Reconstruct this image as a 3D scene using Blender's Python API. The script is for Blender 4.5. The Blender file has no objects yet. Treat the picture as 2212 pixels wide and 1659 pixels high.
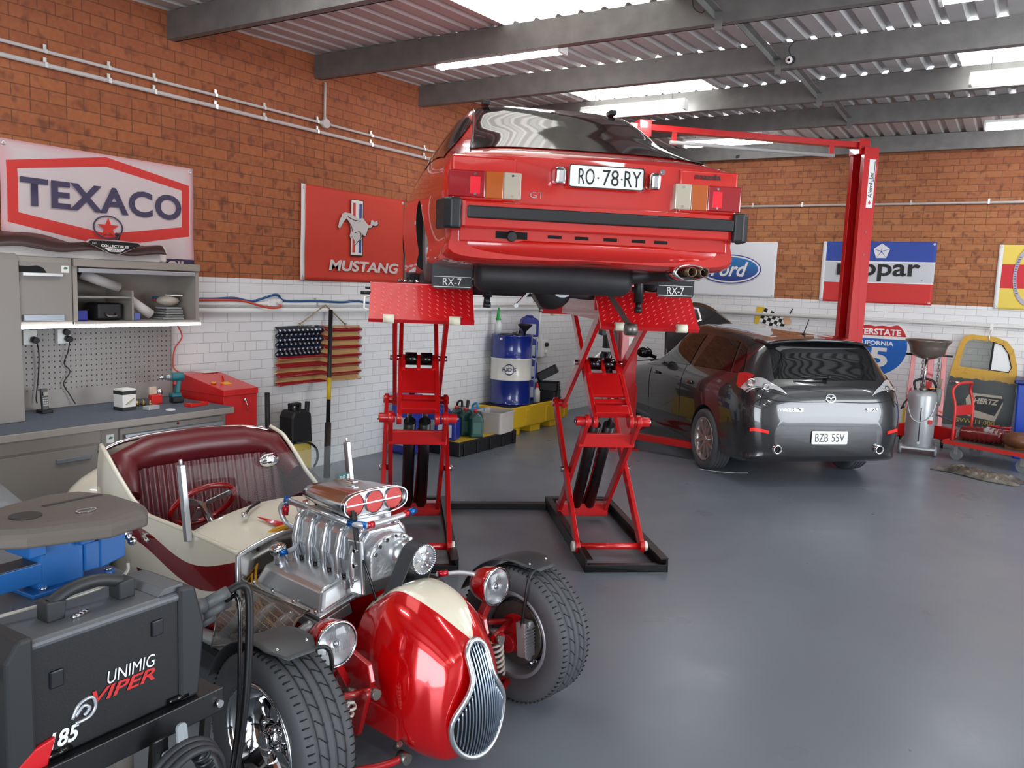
import bpy, math, random
import numpy as np
from mathutils import Vector, Matrix
random.seed(7)
scene = bpy.context.scene
col = scene.collection
PI = math.pi
# ---------------------------------------------------------------- camera, world, light, exposure
RX_ = [0.8454124, 0.5326632, 0.0393418]; UP_ = [-0.0961527, 0.0793254, 0.9922007]; FW_ = [-0.5253880, 0.8426016, -0.1182797]
cd = bpy.data.cameras.new('camera'); cd.sensor_width = 36.0; cd.lens = 1780.0 * 36.0 / 2212.0
cd.clip_start = 0.02; cd.clip_end = 200
cam = bpy.data.objects.new('camera', cd); col.objects.link(cam)
cam.matrix_world = Matrix(((RX_[0], UP_[0], -FW_[0], 0), (RX_[1], UP_[1], -FW_[1], 0), (RX_[2], UP_[2], -FW_[2], 1.82), (0, 0, 0, 1)))
scene.camera = cam
scene.view_settings.view_transform = 'Standard'; scene.view_settings.look = 'None'
scene.view_settings.gamma = 1.0; scene.view_settings.use_curve_mapping = False
scene.view_settings.exposure = 0.5
w = bpy.data.worlds.new('daylight'); scene.world = w; w.use_nodes = True
w.node_tree.nodes['Background'].inputs[0].default_value = (0.78, 0.88, 1.0, 1)
w.node_tree.nodes['Background'].inputs[1].default_value = 2.2
def area(name, loc, rot, sx, sy, power, color):
    l = bpy.data.lights.new(name, 'AREA'); l.shape = 'RECTANGLE'; l.size = sx; l.size_y = sy; l.energy = power; l.color = color
    o = bpy.data.objects.new(name, l); col.objects.link(o); o.location = loc; o.rotation_euler = rot; return o
# daylight through the roller door behind the camera and the one in the right wall
area('daylight_front_door', (1.6, -3.9, 1.7), (math.radians(-90), 0, PI), 4.6, 3.0, 220, (0.92, 0.96, 1.0))
area('daylight_side_door', (5.9, 6.0, 1.7), (0, math.radians(90), 0), 3.0, 4.6, 220, (0.92, 0.96, 1.0))
# ---------------------------------------------------------------- helpers
def srgb(r, g, b):
    return tuple(((c / 255) / 12.92 if c <= 10 else ((c / 255 + 0.055) / 1.055) ** 2.4) for c in (r, g, b))
_m = {}
def mat(name, rgb, rough=0.5, metal=0.0, coat=0.0, var=0.0, vs=8.0, bump=0.0, bs=60.0, emis=0.0, trans=0.0, alpha=1.0, spec=0.5, flake=0.0):
    if name in _m: return _m[name]
    m = bpy.data.materials.new(name); m.use_nodes = True; nt = m.node_tree; b = nt.nodes['Principled BSDF']
    c = srgb(*rgb); b.inputs['Base Color'].default_value = (*c, 1); b.inputs['Roughness'].default_value = rough
    b.inputs['Metallic'].default_value = metal; b.inputs['Coat Weight'].default_value = coat; b.inputs['Coat Roughness'].default_value = 0.03
    b.inputs['Specular IOR Level'].default_value = spec
    b.inputs['Transmission Weight'].default_value = trans; b.inputs['Alpha'].default_value = alpha
    tc = nt.nodes.new('ShaderNodeTexCoord')
    if emis: b.inputs['Emission Color'].default_value = (*c, 1); b.inputs['Emission Strength'].default_value = emis
    if var:
        n = nt.nodes.new('ShaderNodeTexNoise'); n.inputs['Scale'].default_value = vs; n.inputs['Detail'].default_value = 4
        nt.links.new(tc.outputs['Object'], n.inputs['Vector'])
        h = nt.nodes.new('ShaderNodeMix'); h.data_type = 'RGBA'
        h.inputs[6].default_value = (*[x * (1 - var) for x in c], 1); h.inputs[7].default_value = (*[min(1, x * (1 + var)) for x in c], 1)
        nt.links.new(n.outputs['Fac'], h.inputs[0]); nt.links.new(h.outputs[2], b.inputs['Base Color'])
    if bump:
        n = nt.nodes.new('ShaderNodeTexNoise'); n.inputs['Scale'].default_value = bs
        nt.links.new(tc.outputs['Object'], n.inputs['Vector'])
        u = nt.nodes.new('ShaderNodeBump'); u.inputs['Strength'].default_value = bump; u.inputs['Distance'].default_value = 0.01
        nt.links.new(n.outputs['Fac'], u.inputs['Height']); nt.links.new(u.outputs['Normal'], b.inputs['Normal'])
    _m[name] = m; return m
class N:
    """small node-graph helper for the patterned materials"""
    def __init__(s, name, rough=0.5, metal=0, coat=0):
        s.m = bpy.data.materials.new(name); s.m.use_nodes = True; s.t = s.m.node_tree; s.b = s.t.nodes['Principled BSDF']
        s.b.inputs['Roughness'].default_value = rough; s.b.inputs['Metallic'].default_value = metal; s.b.inputs['Coat Weight'].default_value = coat
        s.b.inputs['Coat Roughness'].default_value = 0.03
        tc = s.t.nodes.new('ShaderNodeTexCoord'); sx = s.t.nodes.new('ShaderNodeSeparateXYZ'); s.t.links.new(tc.outputs['Object'], sx.inputs[0])
        s.p = tc.outputs['Object']; s.x, s.y, s.z = sx.outputs
    def put(s, sock, v):
        if hasattr(v, 'is_linked') or hasattr(v, 'node'): s.t.links.new(v, sock)
        elif isinstance(v, (tuple, list)): sock.default_value = (*v, 1) if len(v) == 3 and len(sock.default_value) == 4 else v
        else: sock.default_value = v
    def f(s, op, a, b=0.0, c=0.0):
        n = s.t.nodes.new('ShaderNodeMath'); n.operation = op
        for i, v in enumerate((a, b, c)): s.put(n.inputs[i], v)
        return n.outputs[0]
    def mix(s, fac, a, b):
        n = s.t.nodes.new('ShaderNodeMix'); n.data_type = 'RGBA'
        s.put(n.inputs[0], fac); s.put(n.inputs[6], a); s.put(n.inputs[7], b); return n.outputs[2]
    def noise(s, scale, detail=3, vec=None):
        n = s.t.nodes.new('ShaderNodeTexNoise'); n.inputs['Scale'].default_value = scale; n.inputs['Detail'].default_value = detail
        s.t.links.new(vec or s.p, n.inputs['Vector']); return n.outputs['Fac']
    def ramp(s, v, a, b):
        n = s.t.nodes.new('ShaderNodeMapRange'); s.put(n.inputs[0], v); n.inputs[1].default_value = a; n.inputs[2].default_value = b; return n.outputs[0]
    def vec(s, x, y, z=0.0):
        n = s.t.nodes.new('ShaderNodeCombineXYZ')
        for i, v in enumerate((x, y, z)): s.put(n.inputs[i], v)
        return n.outputs[0]
    def col(s, c): s.put(s.b.inputs['Base Color'], c)
    def bump(s, h, st=0.4, d=0.01):
        n = s.t.nodes.new('ShaderNodeBump'); n.inputs['Strength'].default_value = st; n.inputs['Distance'].default_value = d
        s.t.links.new(h, n.inputs['Height']); s.t.links.new(n.outputs[0], s.b.inputs['Normal'])
    def within(s, v, a, b):
        return s.f('MULTIPLY', s.f('GREATER_THAN', v, a), s.f('LESS_THAN', v, b))
def V(*a): return np.array(a, float)
def unit(v): v = np.array(v, float); return v / (np.linalg.norm(v) + 1e-12)
def basis(d):
    d = unit(d); h = V(0, 0, 1) if abs(d[2]) < 0.9 else V(1, 0, 0); a = unit(np.cross(h, d)); return a, np.cross(d, a), d
class MB:
    """collects shapes, then links them as ONE mesh object"""
    def __init__(s): s.v = []; s.f = []; s.mi = []; s.sm = []; s.cur = 0; s.smooth = False
    def add(s, vs, fs, smooth=None):
        o = len(s.v); s.v += [tuple(map(float, p)) for p in vs]
        for f in fs: s.f.append([i + o for i in f]); s.mi.append(s.cur); s.sm.append(s.smooth if smooth is None else smooth)
        return s
    def m(s, i): s.cur = i; return s
    def box(s, c, d, rot=None, taper=1.0):
        x, y, z = d[0] / 2, d[1] / 2, d[2] / 2; vs = [V(sx * x * (taper if sz > 0 else 1), sy * y * (taper if sz > 0 else 1), sz * z) for sz in (-1, 1) for sx, sy in ((-1, -1), (1, -1), (1, 1), (-1, 1))]
        if rot is not None:
            R = np.array((Matrix.Rotation(rot[2], 3, 'Z') @ Matrix.Rotation(rot[1], 3, 'Y') @ Matrix.Rotation(rot[0], 3, 'X'))); vs = [R @ p for p in vs]
        return s.add([p + V(*c) for p in vs], [(3, 2, 1, 0), (4, 5, 6, 7), (0, 1, 5, 4), (1, 2, 6, 5), (2, 3, 7, 6), (3, 0, 4, 7)], False)
    def b2(s, lo, hi): return s.box([(a + b) / 2 for a, b in zip(lo, hi)], [abs(b - a) for a, b in zip(lo, hi)])
    def bar(s, p0, p1, w, h, up=(0, 0, 1)):
        p0, p1 = V(*p0), V(*p1); d = unit(p1 - p0); a = unit(np.cross(d, V(*up))); b = np.cross(a, d)
        vs = [p + a * i * w / 2 + b * j * h / 2 for p in (p0, p1) for i, j in ((-1, -1), (1, -1), (1, 1), (-1, 1))]
        return s.add(vs, [(3, 2, 1, 0), (4, 5, 6, 7), (0, 1, 5, 4), (1, 2, 6, 5), (2, 3, 7, 6), (3, 0, 4, 7)], False)
    def cyl(s, p0, p1, r0, r1=None, n=20, cap=True):
        r1 = r0 if r1 is None else r1; p0, p1 = V(*p0), V(*p1); a, b, d = basis(p1 - p0); vs = []
        for p, r in ((p0, r0), (p1, r1)):
            for i in range(n): t = 2 * PI * i / n; vs.append(p + r * (a * math.cos(t) + b * math.sin(t)))
        s.add(vs, [(i, (i + 1) % n, n + (i + 1) % n, n + i) for i in range(n)], True)
        if cap: s.add(vs, [tuple(range(n - 1, -1, -1)), tuple(range(n, 2 * n))], False)
        return s
    def tube(s, pts, r, n=8, closed=False, smoothpts=0):
        P = [V(*p) for p in pts]
        if smoothpts: P = crv(P, smoothpts, closed)
        L = len(P); rr = r if hasattr(r, '__len__') else [r] * L; vs = []; a = None
        for i in range(L):
            d = unit((P[(i + 1) % L] if closed or i < L - 1 else P[i]) - (P[i - 1] if closed or i > 0 else P[i]))
            if a is None: a, b, _ = basis(d)
            else: a = unit(a - d * np.dot(a, d)); b = np.cross(d, a)
            for k in range(n): t = 2 * PI * k / n; vs.append(P[i] + rr[i] * (a * math.cos(t) + b * math.sin(t)))
        fs = [(i * n + k, i * n + (k + 1) % n, ((i + 1) % L) * n + (k + 1) % n, ((i + 1) % L) * n + k) for i in range(L if closed else L - 1) for k in range(n)]
        s.add(vs, fs, True)
        if not closed: s.add(vs, [tuple(range(n - 1, -1, -1)), tuple(range((L - 1) * n, L * n))], False)
        return s
    def lathe(s, prof, o=(0, 0, 0), ax=(0, 0, 1), n=32, smooth=True, a0=0.0, a1=2 * PI):
        a, b, d = basis(ax); o = V(*o); full = abs(a1 - a0 - 2 * PI) < 1e-6; k = n if full else n + 1; vs = []
        for i in range(k):
            t = a0 + (a1 - a0) * i / n; e = a * math.cos(t) + b * math.sin(t)
            for r, h in prof: vs.append(o + e * r + d * h)
        q = len(prof)
        return s.add(vs, [(i * q + j, ((i + 1) % k) * q + j, ((i + 1) % k) * q + j + 1, i * q + j + 1) for i in range(n) for j in range(q - 1)], smooth)
    def ball(s, c, r, n=16, k=10):
        r = r if hasattr(r, '__len__') else (r, r, r); c = V(*c); vs = []
        for j in range(k + 1):
            ph = PI * j / k
            for i in range(n): t = 2 * PI * i / n; vs.append(c + V(r[0] * math.sin(ph) * math.cos(t), r[1] * math.sin(ph) * math.sin(t), r[2] * math.cos(ph)))
        return s.add(vs, [(j * n + i, (j + 1) * n + i, (j + 1) * n + (i + 1) % n, j * n + (i + 1) % n) for j in range(k) for i in range(n)], True)
    def grid(s, fn, nu, nv, smooth=True, wu=False):
        vs = [fn(i / (nu if not wu else nu), j / nv) for i in range(nu if wu else nu + 1) for j in range(nv + 1)]; q = nv + 1; k = nu if wu else nu + 1
        return s.add(vs, [(i * q + j, ((i + 1) % k) * q + j, ((i + 1) % k) * q + j + 1, i * q + j + 1) for i in range(nu) for j in range(nv)], smooth)
    def prism(s, pts, fr, d0, d1):
        """polygon pts (2-D) in frame fr=(origin,x,y), from depth d0 to d1 along x*y"""
        o, x, y = (V(*k) for k in fr); z = np.cross(x, y); n = len(pts); vs = [o + x * p[0] + y * p[1] + z * d for d in (d0, d1) for p in pts]
        return s.add(vs, [tuple(range(n - 1, -1, -1)), tuple(range(n, 2 * n))] + [(i, (i + 1) % n, n + (i + 1) % n, n + i) for i in range(n)], False)
    def ring(s, outer, inner, fr, d0, d1):
        o, x, y = (V(*k) for k in fr); z = np.cross(x, y); n = len(outer)
        vs = [o + x * p[0] + y * p[1] + z * d for d in (d0, d1) for pl in (outer, inner) for p in pl]; fs = []
        for i in range(n):
            j = (i + 1) % n; fs += [(2 * n + i, 2 * n + j, 3 * n + j, 3 * n + i), (j, i, n + i, n + j), (i, j, 2 * n + j, 2 * n + i), (n + j, n + i, 3 * n + i, 3 * n + j)]
        return s.add(vs, fs, False)
    def build(s, name, mats, parent=None, bevel=0.0, seg=2, sub=0, solid=0.0, fix=True, loc=None, rz=0.0):
        me = bpy.data.meshes.new(name); me.from_pydata(s.v, [], s.f); mats = mats if isinstance(mats, (list, tuple)) else [mats]
        for k in mats: me.materials.append(k)
        me.polygons.foreach_set('material_index', s.mi); me.polygons.foreach_set('use_smooth', s.sm); me.update()
        if fix:
            import bmesh
            bm = bmesh.new(); bm.from_mesh(me); bmesh.ops.remove_doubles(bm, verts=bm.verts, dist=1e-5); bmesh.ops.recalc_face_normals(bm, faces=bm.faces); bm.to_mesh(me); bm.free()
        o = bpy.data.objects.new(name, me); col.objects.link(o); o.parent = parent
        if loc is not None: o.location = loc
        o.rotation_euler = (0, 0, rz)
        if solid: md = o.modifiers.new('solid', 'SOLIDIFY'); md.thickness = solid; md.offset = 0
        if bevel: md = o.modifiers.new('bevel', 'BEVEL'); md.width = bevel; md.segments = seg; md.limit_method = 'ANGLE'; md.angle_limit = math.radians(40); md.harden_normals = False
        if sub: md = o.modifiers.new('sub', 'SUBSURF'); md.levels = sub; md.render_levels = sub
        return o
def crv(P, k, closed=False):
    """Catmull-Rom through P with k steps per span"""
    P = [V(*p) for p in P]; n = len(P); out = []
    for i in range(n if closed else n - 1):
        g = (lambda j: P[j % n]) if closed else (lambda j: P[min(max(j, 0), n - 1)])
        p0, p1, p2, p3 = g(i - 1), g(i), g(i + 1), g(i + 2)
        for q in range(k):
            t = q / k; out.append(0.5 * (2 * p1 + (p2 - p0) * t + (2 * p0 - 5 * p1 + 4 * p2 - p3) * t * t + (3 * p1 - p0 - 3 * p2 + p3) * t ** 3))
    if not closed: out.append(P[-1])
    return out
def thing(name, label, cat, loc=(0, 0, 0), rz=0.0, group=None):
    o = bpy.data.objects.new(name, None); col.objects.link(o); o.location = loc; o.rotation_euler = (0, 0, rz); o.empty_display_size = 0.1
    return tag(o, label, cat, group)
def tag(o, label, cat, group=None):
    o['label'] = label; o['category'] = cat
    if group: o['group'] = group
    return o
def struct(o): o['kind'] = 'structure'; return o
def copytree(o, parent=None):
    c = o.copy(); col.objects.link(c)
    if parent: c.parent = parent
    for ch in list(o.children): copytree(ch, c)
    return c
def lab(o, s): o['label'] = s; return o
_tx = {}
def text(s, m, fr, w=None, h=None, parent=None, name='lettering', ext=0.001, shear=0.0, bold=0.0, align='C', sp=1.0, arc=0.0):
    """text as thin relief; fr=(centre, xdir, ydir); w,h fit its box"""
    cu = bpy.data.curves.new('t', 'FONT'); cu.body = s; cu.size = 1; cu.extrude = 0.0; cu.shear = shear; cu.offset = bold; cu.space_character = sp; cu.resolution_u = 4
    t = bpy.data.objects.new('t', cu); col.objects.link(t); bpy.context.view_layer.update()
    me = bpy.data.meshes.new_from_object(t.evaluated_get(bpy.context.evaluated_depsgraph_get())); bpy.data.objects.remove(t); bpy.data.curves.remove(cu)
    P = np.array([v.co[:2] for v in me.vertices]); lo, hi = P.min(0), P.max(0); sz = hi - lo
    k = (w / sz[0] if w else h / sz[1], h / sz[1] if h else w / sz[0]); c = (lo + hi) / 2
    o, x, y = (V(*q) for q in fr); x = unit(x); y = unit(y); z = np.cross(x, y)
    W = sz[0] * k[0]
    for v in me.vertices:
        px, py = (v.co[0] - c[0]) * k[0], (v.co[1] - c[1]) * k[1]
        if align == 'L': px += W / 2
        q = o + x * px + y * py + z * ext
        if arc: q = o + x * math.sin(px / arc) * arc + y * py + z * (ext + arc * (math.cos(px / arc) - 1))
        v.co = q
    me.materials.clear(); me.materials.append(m); me.name = name
    ob = bpy.data.objects.new(name, me); col.objects.link(ob); ob.parent = parent
    return ob
def circ(r, n=32, c=(0, 0), ry=None, a0=0.0): return [(c[0] + r * math.cos(a0 + 2 * PI * i / n), c[1] + (ry or r) * math.sin(a0 + 2 * PI * i / n)) for i in range(n)]
def rrect(w, h, r, k=5, c=(0, 0)):
    return [(c[0] + sx * (w / 2 - r) + r * math.cos(a), c[1] + sy * (h / 2 - r) + r * math.sin(a)) for sx, sy, a0 in ((1, 1, 0), (-1, 1, PI / 2), (-1, -1, PI), (1, -1, 1.5 * PI)) for a in [a0 + PI / 2 * i / k for i in range(k + 1)]]
def cut(o, cutters):
    """subtract cutter objects (list of MB,material) from o for good"""
    for mb, m in cutters:
        c = mb.build('cutter', m, o.parent); md = o.modifiers.new('b', 'BOOLEAN'); md.object = c; md.operation = 'DIFFERENCE'; md.solver = 'EXACT'; md.material_mode = 'TRANSFER'
        bpy.context.view_layer.update(); me = bpy.data.meshes.new_from_object(o.evaluated_get(bpy.context.evaluated_depsgraph_get()))
        o.modifiers.clear(); old = o.data; o.data = me; me.name = old.name; bpy.data.objects.remove(c)
    return o
class Loft:
    """symmetric body from half-profiles; stations = [(y,[(x,z)...]) ...] top centre to bottom centre"""
    def __init__(s, st): s.y = [k[0] for k in st]; s.P = np.array([k[1] for k in st], float); s.na, s.nb = s.P.shape[:2]
    def _cr(s, A, t):
        n = len(A); i = min(int(t), n - 2); t -= i; g = lambda j: A[min(max(j, 0), n - 1)]
        p0, p1, p2, p3 = g(i - 1), g(i), g(i + 1), g(i + 2)
        return 0.5 * (2 * p1 + (p2 - p0) * t + (2 * p0 - 5 * p1 + 4 * p2 - p3) * t * t + (3 * p1 - p0 - 3 * p2 + p3) * t ** 3)
    def at(s, a, b, side=1):
        q = np.array([s._cr([s.P[i][j] for i in range(s.na)], a) for j in range(max(0, int(b) - 1), min(s.nb, int(b) + 3))]); j0 = max(0, int(b) - 1)
        x, z = s._cr(q, b - j0) if len(q) > 1 else q[0]
        y = s._cr(np.array([[k] for k in s.y]), a)[0]
        return V(side * max(x, 0), y, z)
    def nrm(s, a, b, side=1):
        e = 0.02; a0, a1 = max(a - e, 0), min(a + e, s.na - 1); b0, b1 = max(b - e, 0), min(b + e, s.nb - 1)
        n = np.cross(s.at(a1, b, side) - s.at(a0, b, side), s.at(a, b1, side) - s.at(a, b0, side)); n = unit(n) if np.linalg.norm(n) > 1e-12 else V(0, 0, 1)
        return n * side * s.sgn
    sgn = 1
    def body(s, ka, kb):
        mb = MB(); A = [i / ka for i in range((s.na - 1) * ka + 1)]; B = [i / kb for i in range((s.nb - 1) * kb + 1)]; G = [[s.at(a, b) for b in B] for a in A]
        for side in (1, -1):
            vs = [p * V(side, 1, 1) for r in G for p in r]; q = len(B)
            mb.add(vs, [(i * q + j, (i + 1) * q + j, (i + 1) * q + j + 1, i * q + j + 1) for i in range(len(A) - 1) for j in range(q - 1)], True)
        for e in (0, -1):
            r = G[e]; q = len(r); vs = [p for p in r] + [p * V(-1, 1, 1) for p in r[-2:0:-1]]; mb.add(vs, [tuple(range(len(vs)))], False)
        return mb
    def patch(s, mb, c, na=10, nb=8, off=0.004, side=1, depth=0.0):
        """quad patch with (a,b) corners c0..c3 lifted off the skin"""
        c = [V(*k) for k in c]
        def fn(u, v):
            ab = (c[0] * (1 - u) + c[1] * u) * (1 - v) + (c[3] * (1 - u) + c[2] * u) * v
            return s.at(ab[0], ab[1], side) + s.nrm(ab[0], ab[1], side) * off
        return mb.grid(fn, na, nb)
# ---------------------------------------------------------------- common materials
M_ = mat
chrome = M_('polished_chrome', (225, 225, 228), 0.06, 1.0)
alu = M_('polished_aluminium', (214, 216, 219), 0.24, 0.85, bump=0.05, bs=30)
alu2 = M_('cast_aluminium', (188, 190, 192), 0.38, 0.8, bump=0.15, bs=90)
steel = M_('galvanised_steel', (150, 150, 148), 0.45, 0.9, var=0.2, vs=14)
black = M_('black_plastic', (22, 22, 24), 0.45)
blackg = M_('black_gloss', (12, 12, 13), 0.12)
rubber = M_('tyre_rubber', (74, 75, 78), 0.62, bump=0.1, bs=200)
dark = M_('dark_void', (10, 10, 11), 0.9)
white = M_('white_plastic', (232, 232, 228), 0.4)
liftred = M_('lift_red_paint', (194, 20, 22), 0.32, coat=0.4)
redp = M_('car_red_paint', (194, 24, 12), 0.26, coat=1.0)
# ================================================================ SETTING
def brick_material(name, tone):
    g = N(name, 0.75)
    v = g.vec(g.x, g.z)
    def tex(c1, c2, cm, ms):
        t = g.t.nodes.new('ShaderNodeTexBrick'); g.t.links.new(v, t.inputs['Vector']); t.offset = 0.5; t.squash = 0.5; t.squash_frequency = 7
        for k, q in (('Color1', c1), ('Color2', c2), ('Mortar', cm)): t.inputs[k].default_value = (*q, 1)
        t.inputs['Scale'].default_value = 1; t.inputs['Mortar Size'].default_value = ms; t.inputs['Mortar Smooth'].default_value = 0.25
        t.inputs['Brick Width'].default_value = 0.244; t.inputs['Row Height'].default_value = 0.0834; t.inputs['Bias'].default_value = 0.1; return t
    a = tex(srgb(*tone[0]), srgb(*tone[1]), srgb(*tone[2]), 0.004)  # mortar tone is darkened to put in the shadow lines of the raked joints
    spots = g.ramp(g.noise(11.0, 1, g.vec(g.f('MULTIPLY', g.x, 1.0), g.f('MULTIPLY', g.z, 1.0))), 0.56, 0.72)
    fine = g.noise(26.0, 4); big = g.noise(1.3, 2)
    bc = g.mix(g.f('MULTIPLY', spots, 0.7), a.outputs['Color'], srgb(92, 52, 36))
    bc = g.mix(g.f('MULTIPLY', g.ramp(fine, 0.45, 0.8), 0.25), bc, srgb(205, 140, 92))
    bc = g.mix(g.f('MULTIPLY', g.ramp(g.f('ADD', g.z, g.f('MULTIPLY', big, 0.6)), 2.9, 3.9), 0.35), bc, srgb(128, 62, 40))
    p = tex((0.80, 0.80, 0.79), (0.76, 0.76, 0.76), (0.50, 0.49, 0.48), 0.003)
    pc = g.mix(g.f('MULTIPLY', fine, 0.1), p.outputs['Color'], (0.6, 0.6, 0.58))
    up = g.f('GREATER_THAN', g.z, 1.793)
    g.col(g.mix(up, pc, bc)); g.put(g.b.inputs['Roughness'], g.f('ADD', g.f('MULTIPLY', up, 0.35), 0.42))
    h = g.f('ADD', g.f('MULTIPLY', g.f('SUBTRACT', 1.0, a.outputs['Fac']), 1.0), g.f('MULTIPLY', fine, 0.12))
    g.bump(h, 0.5, 0.006); return g.m
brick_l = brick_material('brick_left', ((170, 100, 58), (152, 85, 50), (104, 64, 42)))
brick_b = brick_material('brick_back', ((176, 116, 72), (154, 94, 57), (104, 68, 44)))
XL, YB = -5.749, 12.243
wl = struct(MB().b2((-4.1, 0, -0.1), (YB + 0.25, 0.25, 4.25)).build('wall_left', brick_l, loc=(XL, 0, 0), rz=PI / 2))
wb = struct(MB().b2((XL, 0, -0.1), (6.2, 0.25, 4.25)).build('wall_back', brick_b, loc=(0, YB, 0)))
paintw = M_('white_wall_paint', (205, 205, 202), 0.6)
wr = struct(MB().b2((6.0, -4.1, -0.1), (6.25, 3.4, 4.25)).b2((6.0, 8.6, -0.1), (6.25, YB, 4.25)).b2((6.0, 3.4, 3.3), (6.25, 8.6, 4.25)).build('wall_right', paintw))
wf = struct(MB().b2((XL, -4.3, -0.1), (-0.9, -4.05, 4.25)).b2((4.1, -4.3, -0.1), (6.2, -4.05, 4.25)).b2((-0.9, -4.3, 3.3), (4.1, -4.05, 4.25)).build('wall_front', paintw))
g = N('floor_paint', 0.3)
n1, n2 = g.noise(0.6, 2), g.noise(2.2, 2)
g.col(g.mix(g.ramp(n1, 0.25, 0.75), srgb(109, 117, 126), srgb(120, 127, 134)))
g.put(g.b.inputs['Roughness'], g.f('ADD', 0.2, g.f('MULTIPLY', n2, 0.24)))
g.b.inputs['Specular IOR Level'].default_value = 0.45
floor = struct(MB().b2((XL - 0.2, -4.3, -0.2), (6.2, YB + 0.2, 0)).build('floor', g.m))
# roof sheet: trapezoid ribs running away from the camera, with clear strips let into it
def roofz(y): return 3.777 + 0.0368 * (min(y, 10.2) - 4.08) - max(0, y - 10.2) * 0.02
def sheet(x0, x1, y0, y1, pitch=0.19):
    prof = []; x = x0
    while x < x1 - 0.01:
        for dx, dz in ((0, 0.0), (0.055, 0.0), (0.075, 0.03), (0.115, 0.03), (0.135, 0.0)): prof.append((min(x + dx, x1), dz))
        x += pitch
    prof.append((x1, 0)); ys = [y0, 10.2, y1] if y1 > 10.2 else [y0, y1]; vs = [(px, y, roofz(y) + dz + 0.004) for y in ys for px, dz in prof]; q = len(prof)
    return MB().add(vs, [(i * q + j, i * q + j + 1, (i + 1) * q + j + 1, (i + 1) * q + j) for i in range(len(ys) - 1) for j in range(q - 1)], False)
roofm = M_('roof_sheet', (150, 148, 147), 0.45, 0.55, var=0.15, vs=3)
g = N('clear_roof_sheet', 0.5); fx = g.f('FRACT', g.f('DIVIDE', g.x, 0.095)); pat = g.f('ADD', g.f('MULTIPLY', g.f('LESS_THAN', fx, 0.42), 0.55), g.f('MULTIPLY', g.noise(3, 3), 0.5))
g.col(srgb(200, 202, 196)); g.b.inputs['Emission Color'].default_value = (0.95, 0.98, 0.92, 1); g.put(g.b.inputs['Emission Strength'], g.f('ADD', 0.55, pat)); clear = g.m
roofm = M_('roof_sheet_zinc', (186, 182, 180), 0.5, 0.25, var=0.15, vs=3)
k = 0; rb = MB()
for ya, yb, cl_ in ((-4.3, 1.0, ((3.0, 3.9),)), (1.0, 4.1, ((-3.7, -2.3), (3.0, 3.9))), (4.1, 5.64, ((-3.7, -2.3), (3.0, 3.9))), (5.64, 7.15, ((3.0, 3.9),)), (7.15, 8.69, ((-4.5, -3.0), (-0.75, 0.55), (3.0, 3.9))), (8.69, YB + 0.2, ())):
    x = -5.80
    for a, b_ in cl_ + ((6.2, 6.2),):
        s_ = sheet(x, a, ya, yb); rb.add(s_.v, s_.f, False); x = b_
        if a < 6: k += 1; struct(sheet(a, b_, ya, yb).build('window_%d' % k, clear))
struct(rb.build('ceiling', roofm))
beamm = M_('galvanised_beam', (116, 114, 111), 0.55, 0.25, var=0.35, vs=9)
BY = [-2.0, -0.5, 1.05, 2.56, 4.08, 5.6, 7.11, 8.65, 10.2, 12.02]
for i, y in enumerate(BY):
    z1 = roofz(y) - 0.002; z0 = z1 - 0.203
    struct(MB().b2((XL, y, z0), (6.0, y + 0.012, z1)).b2((XL, y + 0.012, z0), (6.0, y + 0.078, z0 + 0.012)).b2((XL, y + 0.012, z1 - 0.012), (6.0, y + 0.078, z1)).b2((XL, y + 0.066, z0), (6.0, y + 0.078, z0 + 0.025)).build('trim_%d' % (i + 1), beamm))
for i in range(4, 8):                                             # purlin bridging
    y0, y1 = BY[i] + 0.08, BY[i + 1]; z = roofz(y0) - 0.05
    struct(MB().bar((-1.93, y0, z - 0.02), (-1.97, y1, z - 0.03), 0.05, 0.006).bar((-1.955, y0, z - 0.045), (-1.995, y1, z - 0.055), 0.006, 0.05).bar((-1.97, y1 - 0.006, z - 0.03), (-1.97, y1 - 0.006, z - 0.15), 0.05, 0.006, (0, 1, 0)).build('trim_%d' % (i + 21), beamm))
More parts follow.
